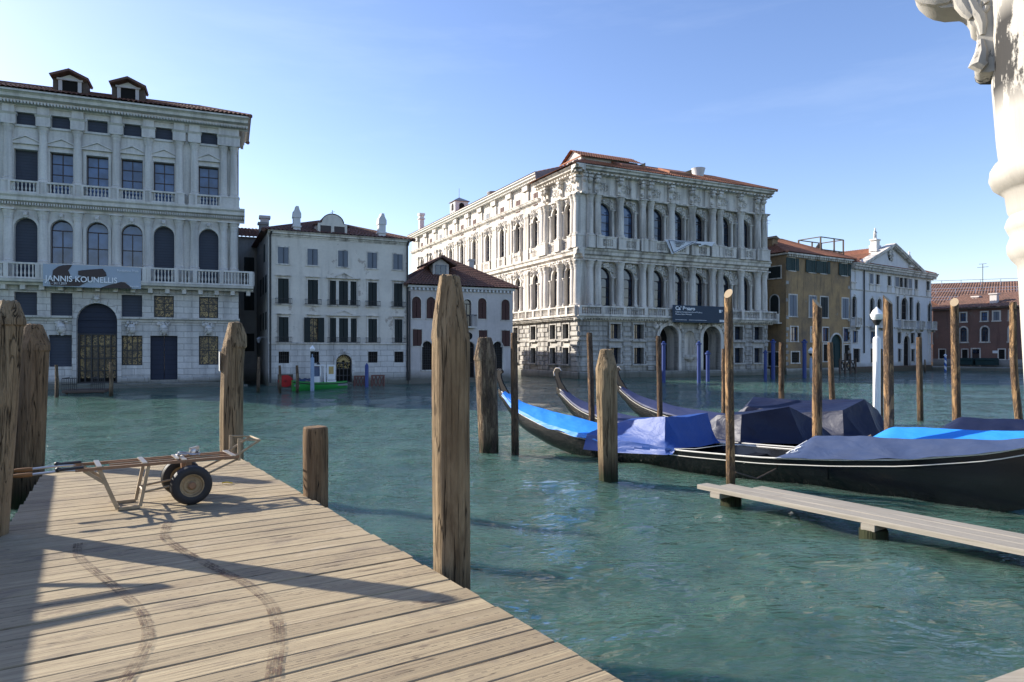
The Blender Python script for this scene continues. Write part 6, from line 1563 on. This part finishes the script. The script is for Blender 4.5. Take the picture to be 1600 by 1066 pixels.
def gondola(label, x, y, parts, iron='brass'):
    rz = math.atan2(-0.716, 0.698)
    t = thing('gondola', label, 'gondola', (x, y, 0), rz, 'gondolas moored side by side under tarpaulins')
    rows = []; n = 48
    for i in range(n + 1):
        s = 11.0 * i / n; b = sm(BEAM, s); zg = sm(SHEER, s); zk = min(sm(KEEL, s), zg - 0.05); m = zg - zk
        half = [(b, zg), (b * 0.985, zg - 0.10 * m - 0.01), (b * 0.93, zg - 0.4 * m), (b * 0.80, zk + 0.22 * m), (b * 0.55, zk), (0.0, zk - 0.015)]
        rows.append([(s, -p, z) for p, z in half] + [(s, p, z) for p, z in half[-2::-1]])
    hull = MB().grid(rows); hull.f = [f[::-1] for f in hull.f]
    obj('hull', hull, 'lacquer', t, ang=50)
    dk = MB()
    for a, b_ in ((0.1, 3.6), (8.0, 10.95)):
        r_ = []
        for i in range(17): s = a + (b_ - a) * i / 16; b = sm(BEAM, s) - 0.01; zg = sm(SHEER, s); r_.append([(s, -b, zg - 0.01), (s, 0, zg + 0.05), (s, b, zg - 0.01)])
        dk.grid(r_)
    r_ = []
    for i in range(21):
        s = 3.5 + 4.6 * i / 20; b = sm(BEAM, s); zg = sm(SHEER, s)
        r_.append([(s, -b + 0.005, zg), (s, -b + 0.13, zg + 0.01), (s, -b + 0.14, zg - 0.05), (s, -b * 0.7, zg - 0.30), (s, b * 0.7, zg - 0.30), (s, b - 0.14, zg - 0.05), (s, b - 0.13, zg + 0.01), (s, b - 0.005, zg)])
    dk.grid(r_)
    for s in (3.5, 8.1): b = sm(BEAM, s); zg = sm(SHEER, s); dk.poly([(s, -b, zg - 0.3), (s, b, zg - 0.3), (s, b, zg), (s, 0, zg + 0.05), (s, -b, zg)])
    obj('deck', dk, 'lacquer', t)
    se = MB(); 
    for s in (5.6, 6.5, 7.2): zg = sm(SHEER, s); b = sm(BEAM, s) - 0.1; se.box(s - 0.11, s + 0.11, -b, b, zg - 0.12, zg - 0.08)
    obj('thwart', se, 'lacquer', t, smooth=False)
    for sg in (-1, 1):
        for dz, r in ((0.015, 0.014), (-0.085, 0.008)):
            obj('gunwale_line', MB().tube([(s, sg * (sm(BEAM, s) + (0.004 if dz > 0 else 0.002)), sm(SHEER, s) + dz) for s in [0.15 + 10.8 * i / 50 for i in range(51)]], r, 6), 'trim_white', t)
    fe = MB(); prof = [(0.10, 1.22), (0.02, 1.4), (-0.06, 1.55), (-0.09, 1.66), (-0.03, 1.74), (0.08, 1.74), (0.13, 1.68), (0.06, 1.64), (0.07, 1.56), (0.14, 1.42), (0.30, 1.22), (0.5, 1.02), (0.36, 0.9), (0.12, 1.02)]
    pr = MB(); pr.prism(prof[::-1], -0.022, 0.022); obj('prow', pr, 'prow_black', t, smooth=False)
    pe = MB(); pe.tube([(0.42, 0, 0.72), (0.2, 0, 0.88), (0.06, 0, 1.06), (0.05, 0, 1.22), (-0.02, 0, 1.4), (-0.10, 0, 1.56), (-0.12, 0, 1.66), (-0.05, 0, 1.76), (0.08, 0, 1.765), (0.14, 0, 1.69)], 0.014, 6)
    obj('prow_iron', pe, 'prow_black', t); obj('prow_cap', MB().tube([(-0.10, 0, 1.56), (-0.12, 0, 1.66), (-0.05, 0, 1.76), (0.08, 0, 1.765), (0.14, 0, 1.69)], 0.015, 6), iron, t)
    fo = MB().tube([(8.3, 0.55, 0.45), (8.32, 0.6, 0.62), (8.25, 0.62, 0.72), (8.36, 0.64, 0.8)], [0.045, 0.04, 0.035, 0.02], 8); obj('oarlock', fo, 'old_wood', t)
    for nm, *a in parts:
        if len(a) == 3: obj(nm, tent(a[0], **a[2]), a[1], t, ang=28)
        else: s0, s1, hf, mat, kw = a; obj(nm, cover(s0, s1, hf, **kw), mat, t, ang=40)
    return t
def tab(*p): return lambda s: lerp_tab(list(p), s)
g1 = gondola('near gondola with bright blue bow cover, open black cockpit and grey blue stern cover', -0.31, 16.99, [
    ('bow_cover', 0.22, 3.75, tab((0.2, 0.05), (1, 0.14), (2.4, 0.20), (3.7, 0.13)), 'tarp_bright', dict(seed=1, drop=0.08, box=0.2, wr=0.03)),
    ('cabin_cover', [
        [(3.28, -0.72, -0.27), (3.33, -0.66, 0.05), (3.42, -0.33, 0.17), (3.45, 0.0, 0.19), (3.42, 0.33, 0.17), (3.35, 0.62, 0.04), (3.35, 0.65, -0.05)],
        [(4.0, -0.75, -0.21), (4.02, -0.70, 0.05), (3.95, -0.42, 0.36), (4.0, 0.0, 0.42), (3.95, 0.42, 0.36), (4.0, 0.69, 0.05), (4.0, 0.71, -0.08)],
        [(5.3, -0.78, -0.09), (5.25, -0.75, 0.05), (5.1, -0.50, 0.58), (5.25, 0.0, 0.55), (5.4, 0.50, 0.61), (5.45, 0.75, 0.06), (5.45, 0.76, -0.06)],
        [(5.42, -0.76, -0.07), (5.46, -0.72, 0.02), (5.46, -0.47, 0.03), (5.52, 0.0, 0.0), (5.58, 0.47, 0.03), (5.56, 0.72, 0.02), (5.5, 0.74, -0.06)]], 'tarp_blue', dict(seed=2, wr=0.018)),
    ('stern_cover', 7.3, 10.9, tab((7.3, 0.03), (7.7, 0.33), (8.4, 0.32), (9.5, 0.24), (10.9, 0.08)), 'tarp_grey', dict(seed=3, drop=0.0, over=0.985, wr=0.03))], 'prow_black')
g2 = gondola('middle gondola with indigo bow cover, peaked navy tarpaulin and bright blue stern cover', 1.18, 17.95, [
    ('bow_cover', 0.22, 5.2, tab((0.2, 0.04), (1, 0.10), (3, 0.12), (5.2, 0.16)), 'tarp_purple', dict(seed=4, drop=0.05, box=0.2, wr=0.03)),
    ('cabin_cover', [
        [(4.3, -0.70, -0.08), (4.3, -0.68, 0.05), (4.4, -0.4, 0.12), (4.4, 0.0, 0.15), (4.4, 0.4, 0.12), (4.3, 0.68, 0.05), (4.3, 0.70, -0.08)],
        [(4.9, -0.74, -0.10), (4.9, -0.70, 0.05), (4.85, -0.48, 0.50), (4.9, 0.0, 0.52), (4.9, 0.48, 0.50), (4.9, 0.70, 0.05), (4.9, 0.73, -0.08)],
        [(5.5, -0.76, -0.12), (5.48, -0.73, 0.04), (5.43, -0.58, 0.56), (6.15, -0.05, 0.72), (6.45, 0.40, 0.45), (6.8, 0.70, 0.04), (6.8, 0.73, -0.08)],
        [(5.62, -0.74, -0.10), (5.66, -0.70, 0.02), (5.85, -0.45, 0.02), (6.45, 0.0, 0.0), (6.75, 0.35, 0.0), (6.95, 0.66, 0.02), (6.95, 0.70, -0.06)]], 'tarp_navy', dict(seed=5, wr=0.009, sag=0.09)),
    ('stern_cover', 7.4, 10.9, tab((7.4, 0.03), (8.0, 0.36), (8.6, 0.34), (9.6, 0.24), (10.9, 0.08)), 'tarp_bright', dict(seed=6, drop=0.08, box=0.3, wr=0.02))])
g3 = gondola('far gondola entirely under dark navy tarpaulins with a tall end peak', 2.95, 19.36, [
    ('bow_cover', 0.22, 4.4, tab((0.2, 0.04), (1, 0.12), (3, 0.18), (4.4, 0.2)), 'tarp_purple', dict(seed=7, drop=0.04, box=0.2, wr=0.03)),
    ('cabin_cover', [
        [(3.45, -0.62, -0.06), (3.45, -0.60, 0.05), (3.55, -0.35, 0.14), (3.6, 0.0, 0.17), (3.55, 0.35, 0.14), (3.45, 0.60, 0.05), (3.45, 0.62, -0.06)],
        [(4.1, -0.70, -0.10), (4.1, -0.67, 0.05), (4.1, -0.42, 0.50), (4.05, 0.0, 0.70), (4.1, 0.42, 0.54), (4.1, 0.67, 0.05), (4.1, 0.70, -0.08)],
        [(5.2, -0.75, -0.10), (5.2, -0.72, 0.05), (5.2, -0.50, 0.44), (5.2, 0.0, 0.70), (5.2, 0.50, 0.50), (5.2, 0.72, 0.05), (5.2, 0.75, -0.08)],
        [(6.4, -0.75, -0.12), (6.38, -0.72, 0.04), (6.3, -0.56, 0.56), (6.55, 0.0, 0.78), (6.68, 0.42, 0.50), (6.85, 0.70, 0.04), (6.85, 0.73, -0.08)],
        [(6.5, -0.73, -0.10), (6.55, -0.69, 0.02), (6.66, -0.44, 0.02), (6.85, 0.0, 0.0), (6.98, 0.38, 0.0), (7.05, 0.66, 0.02), (7.05, 0.69, -0.06)]], 'tarp_navy', dict(seed=8, wr=0.010, sag=0.08)),
    ('stern_cover', 7.7, 10.9, tab((7.7, 0.03), (8.3, 0.40), (9, 0.34), (10.9, 0.1)), 'tarp_navy', dict(seed=9, drop=0.08, box=0.3, wr=0.03))])
# faded white marks printed on the near stern cover, the cord of its cabin cover, and a mooring rope
def on_cover(s, y):
    h = lerp_tab([(7.3, 0.03), (7.7, 0.33), (8.4, 0.32), (9.5, 0.24), (10.9, 0.08)], s); b = sm(BEAM, s) * 0.985 + 0.02; t = min(1, abs(y) * 0.86 / b / 0.86)
    return (s, y, sm(SHEER, s) + 0.055 + h * ((1 - t) ** 0.9 * 0.75 + 0.25 * (1 - t * t)))
lg = MB(); rnd = random.Random(4)
for i in range(7):
    y = -0.50 + 0.045 * i; p = [on_cover(7.50 + 0.05 * math.sin(i * 1.9 + k) + 0.03 * k, y + 0.012 * k) for k in range(4)]; lg.tube(p, 0.008, 4)
for i in range(5): lg.tube([on_cover(7.42, -0.50 + 0.03 * i), on_cover(7.45, -0.50 + 0.03 * i)], 0.007, 4)
obj('emblem', lg, 'print_white', [c for c in g1.children if c.name.startswith('stern_cover')][0])
obj('tie_cord', MB().tube([(5.44, -0.72, 0.42), (5.8, -0.60, 0.44), (6.2, -0.35, 0.52), (6.5, 0.3, 0.50)], 0.007, 5), 'trim_white', g1)
rp = MB().tube([(0, 0, 0.0), (0.45, 0.35, -0.16), (1.0, 0.8, -0.05), (1.5, 1.05, 0.2)], 0.012, 6)
tag(obj('mooring_rope', rp, 'old_wood', None, (3.45, 10.62, 0.33)), 'slack rope tying the tall walkway pole to the near gondola', 'rope')

# ------------------------------------------------------------------ narrow walkway
def walkway():
    rz = math.atan2(-0.818, 0.575)
    t = thing('walkway', 'narrow bleached plank walkway leading out to the near gondola', 'walkway', (2.72, 10.05, 0), rz)
    for k in range(3):
        w = 0.225; y0 = 0.235 * k; x0 = -0.02 + 0.42 * k * 0.55 + (0.15 if k == 2 else 0); mb = MB(); n = 20; rows = []
        for i in range(n + 1):
            x = x0 + (9 - x0) * i / n; z = 0.25 + 0.008 * nz3(x * 0.7, k * 4.0, 1); rows.append([(x, y0, z - 0.06), (x, y0, z - 0.006), (x, y0 + 0.008, z), (x, y0 + w - 0.008, z), (x, y0 + w, z - 0.006), (x, y0 + w, z - 0.06)])
        mb.grid(rows); mb.poly(rows[0]); obj('board', mb, 'walk', t, smooth=False)
    for u, v, r in ((1365, 842, 0.155), (1142, 786, 0.15)):
        x, y = pw(u, v); d = Vector((x - t.location.x, y - t.location.y, 0)); d.rotate(Matrix.Rotation(-rz, 3, 'Z'))
        obj('support_post', MB().lathe([(r, -1.2), (r, 0.10), (r * 0.96, 0.12)], d.x, d.y, 14), 'pile_brown', t)
        obj('cross_beam', MB().box(d.x - 0.08, d.x + 0.08, -0.03, 0.70, 0.115, 0.188), 'walk', t, smooth=False)
walkway()

# ------------------------------------------------------------------ hand cart
def cart():
    t = thing('hand_cart', 'rusty two wheeled porter cart parked on the jetty', 'hand cart', (-3.52, 7.43, DECK), math.atan2(0.57, 0.82))
    # local x: towards the rear (right), y: away
    rz = 0.205; hz = 0.44
    fm = MB()
    for y in (-0.2, 0.2): fm.bar((-1.02, y, hz), (0.5, y, hz + 0.005), 0.024, 0.03)
    for y in (-0.07, 0.07): fm.bar((-0.72, y, hz + 0.01), (0.5, y, hz + 0.015), 0.014, 0.014)
    obj('frame', fm, 'rust_dark', t, smooth=False)
    cb = MB()
    for x in (-0.82, -0.42, -0.05, 0.44): cb.bar((x, -0.22, hz + 0.024), (x, 0.22, hz + 0.024), 0.045, 0.012)
    obj('cross_bar', cb, 'steel', t, smooth=False)
    for y in (-0.2, 0.2):
        obj('handle', MB().tube([(-1.0, y, hz), (-1.14, y * 0.95, hz + 0.005), (-1.47, y * 0.9, hz - 0.01)], 0.013, 8), 'steel', t)
        obj('grip', MB().lathe([(0.018, 0), (0.022, 0.04), (0.02, 0.12), (0.016, 0.15)], 0, 0, 10), 'orange_grip', t, (-1.36, y * 0.9, hz - 0.006)).rotation_euler = (0, R(-90), 0)
        obj('turnbuckle', MB().tube([(-1.18, y, hz + 0.02), (-0.95, y, hz + 0.025)], 0.016, 8).ball((-1.16, y, hz + 0.022), 0.025, 8, 6), 'iron', t)
    for y in (-0.18, 0.18):
        lg = MB(); lg.bar((-0.82, y, hz), (-0.66, y, 0.02), 0.036); lg.bar((-0.66, y, 0.018), (-0.46, y, 0.018), 0.036, 0.03); lg.bar((-0.46, y, 0.02), (-0.38, y, hz), 0.032); lg.bar((-0.95, y, hz - 0.01), (-0.76, y, 0.28), 0.03)
        obj('leg', lg, 'rust', t, smooth=False)
        obj('stay', MB().tube([(-0.42, y, 0.16), (0.02, y * 0.9, 0.22)], 0.012, 6), 'rust', t)
        obj('rear_brace', MB().tube([(0.03, y * 0.95, 0.22), (0.5, y, hz - 0.02)], 0.013, 6), 'rust', t)
    obj('leg_brace', MB().tube([(-0.66, -0.18, 0.05), (-0.66, 0.18, 0.05)], 0.012, 6).tube([(-0.42, -0.18, 0.16), (-0.42, 0.18, 0.16)], 0.012, 6), 'rust', t)
    bk = MB(); bk.tube([(0.44, -0.2, hz), (0.72, -0.2, hz + 0.17), (0.72, 0.2, hz + 0.17), (0.44, 0.2, hz)], 0.013, 8); bk.bar((0.5, -0.2, hz - 0.04), (0.5, -0.2, hz + 0.2), 0.03, 0.012); bk.bar((0.5, 0.2, hz - 0.04), (0.5, 0.2, hz + 0.2), 0.03, 0.012); bk.tube([(0.5, -0.2, hz + 0.19), (0.72, -0.2, hz + 0.17)], 0.01, 6); bk.tube([(0.5, 0.2, hz + 0.19), (0.72, 0.2, hz + 0.17)], 0.01, 6)
    obj('rear_stop', bk, 'rust', t)
    obj('axle', MB().tube([(0, -0.31, rz), (0, 0.31, rz)], 0.022, 8).bar((0, -0.16, rz), (0, -0.16, hz), 0.05).bar((0, 0.16, rz), (0, 0.16, hz), 0.05), 'rust_dark', t)
    for y in (-0.3, 0.3):
        wm = MB(); pr = []
        w = obj('wheel', MB().lathe([(0.035, -0.06), (0.04, -0.05), (0.04, 0.05), (0.03, 0.06)], 0, 0, 12), 'rust_dark', t, (0, y, rz)); w.rotation_euler = (R(90), 0, 0)
        ty = MB(); ty.lathe([(0.112, -0.05), (0.125, -0.058), (0.165, -0.062), (0.19, -0.05), (0.2, -0.03), (0.205, -0.012), (0.199, -0.008), (0.199, 0.008), (0.205, 0.012), (0.2, 0.03), (0.19, 0.05), (0.165, 0.062), (0.125, 0.058), (0.112, 0.05)], 0, 0, 40, cap=False)
        obj('tyre', ty, 'rubber', w)
        rm = MB()
        for sg in (-1, 1): rm.lathe([(0.118, sg * 0.055), (0.108, sg * 0.052), (0.1, sg * 0.03), (0.085, sg * 0.026), (0.075, sg * 0.034), (0.05, sg * 0.03), (0.04, sg * 0.045), (0.001, sg * 0.045)], 0, 0, 32, cap=False)
        obj('rim', rm, 'rim', w)
    # bundled strap lying on the rails
    sp = MB(); rnd = random.Random(9)
    for k in range(2):
        sp.tube([(0.02 + 0.12 * math.cos(a) + rnd.uniform(-.02, .02), 0.02 + 0.10 * math.sin(a) + rnd.uniform(-.02, .02), hz + 0.045 + 0.012 * k + 0.01 * math.sin(3 * a + k)) for a in [R(24 * i) for i in range(15)]], 0.008, 5)
    sp.box(-0.13, -0.1, -0.2, 0.1, hz + 0.03, hz + 0.045); sp.lathe([(0.035, hz + 0.04), (0.04, hz + 0.07), (0.028, hz + 0.095)], 0.08, 0.06, 10); sp.bar((0.05, 0.05, hz + 0.09), (0.14, 0.1, hz + 0.1), 0.035)
    s = obj('strap_bundle', sp, 'steel'); s.location = t.location; s.rotation_euler = t.rotation_euler; tag(s, 'bundled white straps and buckle lying on the cart rails', 'strap')
cart()

# ------------------------------------------------------------------ stone column
def stone_column():
    Y, AX = 3.4, 2.85
    t = thing('stone_column', 'white stone column with moulded rings and a carved scroll bracket', 'column', (AX, Y, 0))
    pts = [(-90, 1538), (0, 1545), (140, 1549), (225, 1556), (255, 1560), (262, 1552), (272, 1546), (285, 1544), (297, 1550), (304, 1562), (308, 1569), (333, 1573), (340, 1577), (347, 1572), (356, 1569), (364, 1573), (372, 1578), (378, 1575), (386, 1572), (398, 1573), (408, 1580), (416, 1589), (430, 1590), (600, 1600), (900, 1614), (1055, 1622)]
    prof = []
    for v, u in pts:
        k = (u - 800) / F; prof.append(((AX - k * Y) / math.sqrt(1 + k * k), EYE + (HZ - v) / F * (AX * k + Y) / (1 + k * k)))
    prof[-1] = (prof[-1][0], DECK - 0.02)
    obj('shaft', MB().lathe(prof[::-1], 0, 0, 48), 'grime', t, (0, 0, 0), ang=50)
    ph = math.atan2(-0.573, 0.819)          # the bracket springs from the column square to the view over the water
    xa = lambda u: ((u - 800) / F * Y - AX) / (0.819 + 0.573 * (u - 800) / F)
    def z(v, u=1500): return EYE + (HZ - v) / F * (Y - 0.573 * xa(u))
    x = xa
    px_ = [(75, -160), (60, -60), (75, 0), (110, 60), (170, 110), (260, 150), (400, 175), (520, 165), (590, 160), (640, 180), (690, 225), (725, 275), (733, 320), (740, 365), (770, 395), (808, 408), (835, 500), (845, 600), (848, 740), (842, 805), (805, 825), (782, 865), (800, 925), (850, 955), (960, 955), (1100, 930), (1200, 400), (1200, -160)]
    poly = [(x(1420 + a / 7.617), z(b / 7.617, 1420 + a / 7.617)) for a, b in px_]
    m = MB(); n = len(poly); c = 0.025; cx = sum(p[0] for p in poly) / n; cz = sum(p[1] for p in poly) / n
    ins = [(p[0] + (cx - p[0]) * 0.06, p[1] + (cz - p[1]) * 0.04) for p in poly]
    rows = [[(a, -0.10, b) for a, b in ins], [(a, -0.075, b) for a, b in poly], [(a, 0.075, b) for a, b in poly], [(a, 0.10, b) for a, b in ins]]
    vs = [q for r_ in rows for q in r_]; fs = [tuple(range(n - 1, -1, -1)), tuple(range(3 * n, 4 * n))]
    for j in range(3):
        for i in range(n): fs.append((j * n + i, j * n + (i + 1) % n, (j + 1) * n + (i + 1) % n, (j + 1) * n + i))
    m.add(vs, fs)
    br = obj('scroll_bracket', m, 'grime', t, (0, 0, 0), ph, ang=40)
    le = MB()
    def q(a, b): return (x(1420 + a / 7.617), -0.1, z(b / 7.617, 1420 + a / 7.617))
    le.tube([q(430, 40), q(520, 30), q(600, 70), q(640, 150), q(700, 240), q(760, 300)], [0.02, 0.03, 0.035, 0.035, 0.03, 0.02], 8)
    le.tube([q(700, 20), q(740, 120), q(790, 220), q(850, 290), q(880, 380), q(880, 500)], [0.02, 0.03, 0.03, 0.03, 0.025, 0.012], 8)
    le.tube([q(100, 30), q(200, 90), q(340, 110), q(480, 90), q(560, 40)], [0.02, 0.03, 0.03, 0.025, 0.01], 8)
    ring = [(q(880 + 45 * math.cos(R(30 * i)), 170 + 60 * math.sin(R(30 * i)))) for i in range(12)]
    le.tube(ring, 0.018, 8); le.tube([q(860, 560), q(870, 700), q(830, 850), q(900, 890)], [0.015, 0.03, 0.045, 0.03], 8)
    obj('acanthus_leaf', le, 'grime', br)
    mo = MB(); mo.lathe([(0.36, z(60)), (0.40, z(30)), (0.46, z(0)), (0.55, z(-90))], 0.12, 0, 32, cap=False); obj('capital', mo, 'grime', t)
stone_column()

# ------------------------------------------------------------------ unseen block added left of the jetty to cast the shade on its edge
def shadow_screen():
    a = math.atan2(5.07 - 10.1, -6 + 9.2)
    t = thing('shadow_shelter', 'unseen timber block added on the water to cast shade along the left jetty edge', 'shadow_screen', (-9.2, 10.1, 0), a)
    L = 9.0
    obj('wall', MB().box(0, L, -2.4, -0.12, 0.3, 2.2), 'old_wood', t, smooth=False); obj('roof', MB().box(-0.1, L, -2.6, 0.0, 2.2, 2.34), 'lead', t, smooth=False)
    obj('pontoon', MB().box(-0.3, L, -2.8, 0.2, -0.5, 0.3), 'old_wood', t, smooth=False)
    br = MB(); br.bar((5.5, -0.1, 2.2), (5.5, 0.9, 2.2), 0.05); br.bar((5.5, 0.9, 2.2), (5.5, -0.1, 1.5), 0.05); br.bar((5.9, -0.1, 2.2), (5.9, 0.7, 2.15), 0.05); obj('bracket', br, 'iron', t, smooth=False)
shadow_screen()

# ------------------------------------------------------------------ small things along the far bank
def work_boat():
    x, y = pw(500, 608); t = thing('work_boat', 'small green work boat with a white wheelhouse moored at the pale house', 'boat', (x, y, 0), math.atan2(0.427, 0.904))
    rows = []
    for i in range(21):
        s = -1.55 + 3.1 * i / 20; k = abs((i - 9) / 11); b = 0.62 * (1 - 0.75 * max(0, k) ** 3); zg = 0.42 + 0.12 * max(0, -(s) - 0.6) ** 1 + 0.05 * max(0, s - 1)
        rows.append([(s, -b, zg), (s, -b * 1.02, zg - 0.16), (s, -b * 0.9, 0.05), (s, -b * 0.6, -0.2), (s, b * 0.6, -0.2), (s, b * 0.9, 0.05), (s, b * 1.02, zg - 0.16), (s, b, zg)])
    hull = MB().grid(rows); hull.f = [f[::-1] for f in hull.f]; hull.poly(rows[0]); hull.poly(rows[-1][::-1]); obj('hull', hull, 'green_hull', t)
    obj('deck', MB().box(-1.5, 1.5, -0.5, 0.5, 0.2, 0.3), 'lead', t, smooth=False)
    obj('rub_rail', MB().tube([(r_[0][0], r_[0][1] - 0.01, r_[0][2] - 0.1) for r_ in rows], 0.03, 6), 'rubber', t)
    c = MB()
    for px in (-0.45, -0.05, 0.2): 
        for py in (-0.42, 0.42): c.box(px - 0.04, px + 0.04, py - 0.03, py + 0.03, 0.3, 1.35)
    c.box(-0.5, 0.25, -0.46, 0.46, 1.35, 1.42); c.box(-0.5, -0.02, -0.45, -0.40, 0.3, 0.75); c.box(-0.5, -0.02, 0.40, 0.45, 0.3, 0.75); c.box(-0.5, -0.46, -0.45, 0.45, 0.3, 0.8)
    w = obj('wheelhouse', c, 'white_paint', t, smooth=False)
    obj('pane', MB().box(-0.41, -0.09, -0.43, -0.42, 0.75, 1.35), 'glass_blue', w, smooth=False); obj('beacon', MB().lathe([(0.09, 1.42), (0.09, 1.5), (0.02, 1.58)], 0, 0, 10), 'iron', w, (-0.1, 0, 0))
    d = MB(); d.box(0.32, 0.8, -0.44, -0.38, 0.72, 1.42); d.box(0.34, 0.8, -0.44, 0.3, 0.55, 0.72); d.box(0.32, 0.84, -0.46, 0.3, 0.4, 0.52)
    e = obj('engine_hatch', d, 'white_paint', t, smooth=False); obj('pane', MB().bbox(0.42, 0.7, -0.452, -0.43, 0.88, 1.32, 0.006), 'gold', e, smooth=False)
    obj('blue_tarpaulin', MB().grid([[(-1.3 + 0.16 * i, -0.45 + 0.3 * j, 0.5 + 0.12 * nz3(i * 1.1, j * 1.3, 2) + (0.12 if 0 < j < 3 else 0)) for i in range(6)] for j in range(4)]), 'tarp_grey', t)
work_boat()
def barrier(u0, u1, v0, v1, y, label, kind):
    x0, x1 = (u0 - 800) / F * y, (u1 - 800) / F * y; z0, z1 = (EYE + (HZ - v) / F * y for v in (v1, v0)); w, h = x1 - x0, z1 - z0
    t = thing('barrier', label, 'barrier', ((x0 + x1) / 2, y, z0), 0.42)
    fr_ = MB(); fr_.box(-w / 2, w / 2, -0.04, 0.04, 0, 0.07); fr_.box(-w / 2, w / 2, -0.04, 0.04, h - 0.07, h); fr_.box(-w / 2, -w / 2 + 0.07, -0.036, 0.036, 0, h); fr_.box(w / 2 - 0.07, w / 2, -0.036, 0.036, 0, h)
    for sg in (-1, 1): fr_.box(sg * w * 0.45 - 0.05, sg * w * 0.45 + 0.05, 0.05, 0.15, -1.2 - z0, h * 0.6)
    obj('frame', fr_, 'brown_panel' if kind == 'cross' else 'old_wood', t, smooth=False)
    if kind == 'disc':
        obj('board', MB().box(-w / 2 + 0.07, w / 2 - 0.07, -0.02, 0.02, 0.07, h - 0.07), 'old_wood', t, smooth=False)
        d = obj('red_disc', MB().lathe([(min(w, h) * 0.47, -0.02), (min(w, h) * 0.47, 0.02)], 0, 0, 24), 'red_paint', t, (0, -0.045, h / 2)); d.rotation_euler.x = R(90); d.scale = (1.1, 0.95, 1)
        m = MB()
        for a in (20, 80, 140): m.bar((-0.12 * math.cos(R(a)), -0.07, h / 2 - 0.12 * math.sin(R(a))), (0.12 * math.cos(R(a)), -0.07, h / 2 + 0.12 * math.sin(R(a))), 0.012)
        obj('emblem', m, 'black', t)
    else:
        m = MB(); k = 3
        for i in range(k):
            a, b = -w / 2 + 0.06 + (w - 0.12) * i / k, -w / 2 + 0.06 + (w - 0.12) * (i + 1) / k; m.bar((a, 0, 0.07), (b, 0, h - 0.07), 0.06, 0.04); m.bar((b, 0.01, 0.07), (a, 0.01, h - 0.07), 0.06, 0.04)
        obj('lattice', m, 'brown_panel', t, smooth=False); obj('board', MB().box(-w / 2, w / 2, 0.03, 0.05, 0.05, h - 0.05), 'plaster_bright', t, smooth=False)
barrier(434.5, 457.5, 585, 606, 40.5, 'brown barrier painted with a big red disc beside the work boat', 'disc')
barrier(553, 571, 587, 605, 43.5, 'brown crossed barrier half hidden behind the work boat bow', 'cross')
barrier(595 - 42, 601 - 1, 587, 606, 43.4, 'brown crossed barrier right of the arched iron door', 'cross') if False else barrier(580, 601, 586, 606, 43.4, 'brown crossed barrier right of the arched iron door', 'cross')
def landing():
    x, y = pw(140, 614); t = thing('landing_stage', 'little railed iron landing before the portal of the grey palace', 'landing stage', (x, y, 0), math.atan2(0.382, 0.924))
    obj('platform', MB().bbox(-1.2, 0.75, -0.3, 1.6, 0.02, 0.16, 0.02), 'old_wood', t, smooth=False)
    for a, b in ((-1.2, -0.55), (0.1, 0.72)):
        m = MB(); n = 7
        for i in range(n + 1): xx = a + (b - a) * i / n; m.box(xx - 0.012, xx + 0.012, -0.25, -0.22, 0.16, 0.78)
        m.box(a, b, -0.255, -0.215, 0.76, 0.80); m.box(a, b, -0.255, -0.215, 0.45, 0.48); m.box(a, a + 0.03, -0.25, 1.5, 0.76, 0.8)
        obj('railing', m, 'iron', t, smooth=False)
    for xx in (-1.05, 0.6): obj('support_post', MB().lathe([(0.06, -1), (0.06, 0.1)], 0, 0, 8), 'old_wood', t, (xx, 0.1, 0))
landing()
def crossed_fence():
    y = 66.5; x0, x1 = (1303 - 800) / F * y, (1344 - 800) / F * y; w = x1 - x0
    t = thing('crossed_fence', 'dark crossed timber landing fence before the ochre house door', 'fence', ((x0 + x1) / 2, y, 0), math.atan2(0.521, 0.853)); m = MB(); h = 1.25
    m.box(-w / 2, w / 2, -0.05, 0.05, 0.3, 0.4); m.box(-w / 2, w / 2, -0.05, 0.05, h, h + 0.1); n = 5
    for i in range(n):
        a, b = -w / 2 + w * i / n, -w / 2 + w * (i + 1) / n; m.bar((a, 0, 0.4), (b, 0, h), 0.08, 0.05); m.bar((b, 0.02, 0.4), (a, 0.02, h), 0.08, 0.05)
    obj('rails', m, 'iron', t, smooth=False)
    for i in range(4): xx = -w / 2 + w * i / 3; obj('post', MB().box(xx - 0.08, xx + 0.08, -0.14, -0.02, -1, 2.0 if i % 3 else 1.5), 'old_wood', t, smooth=False)
crossed_fence()
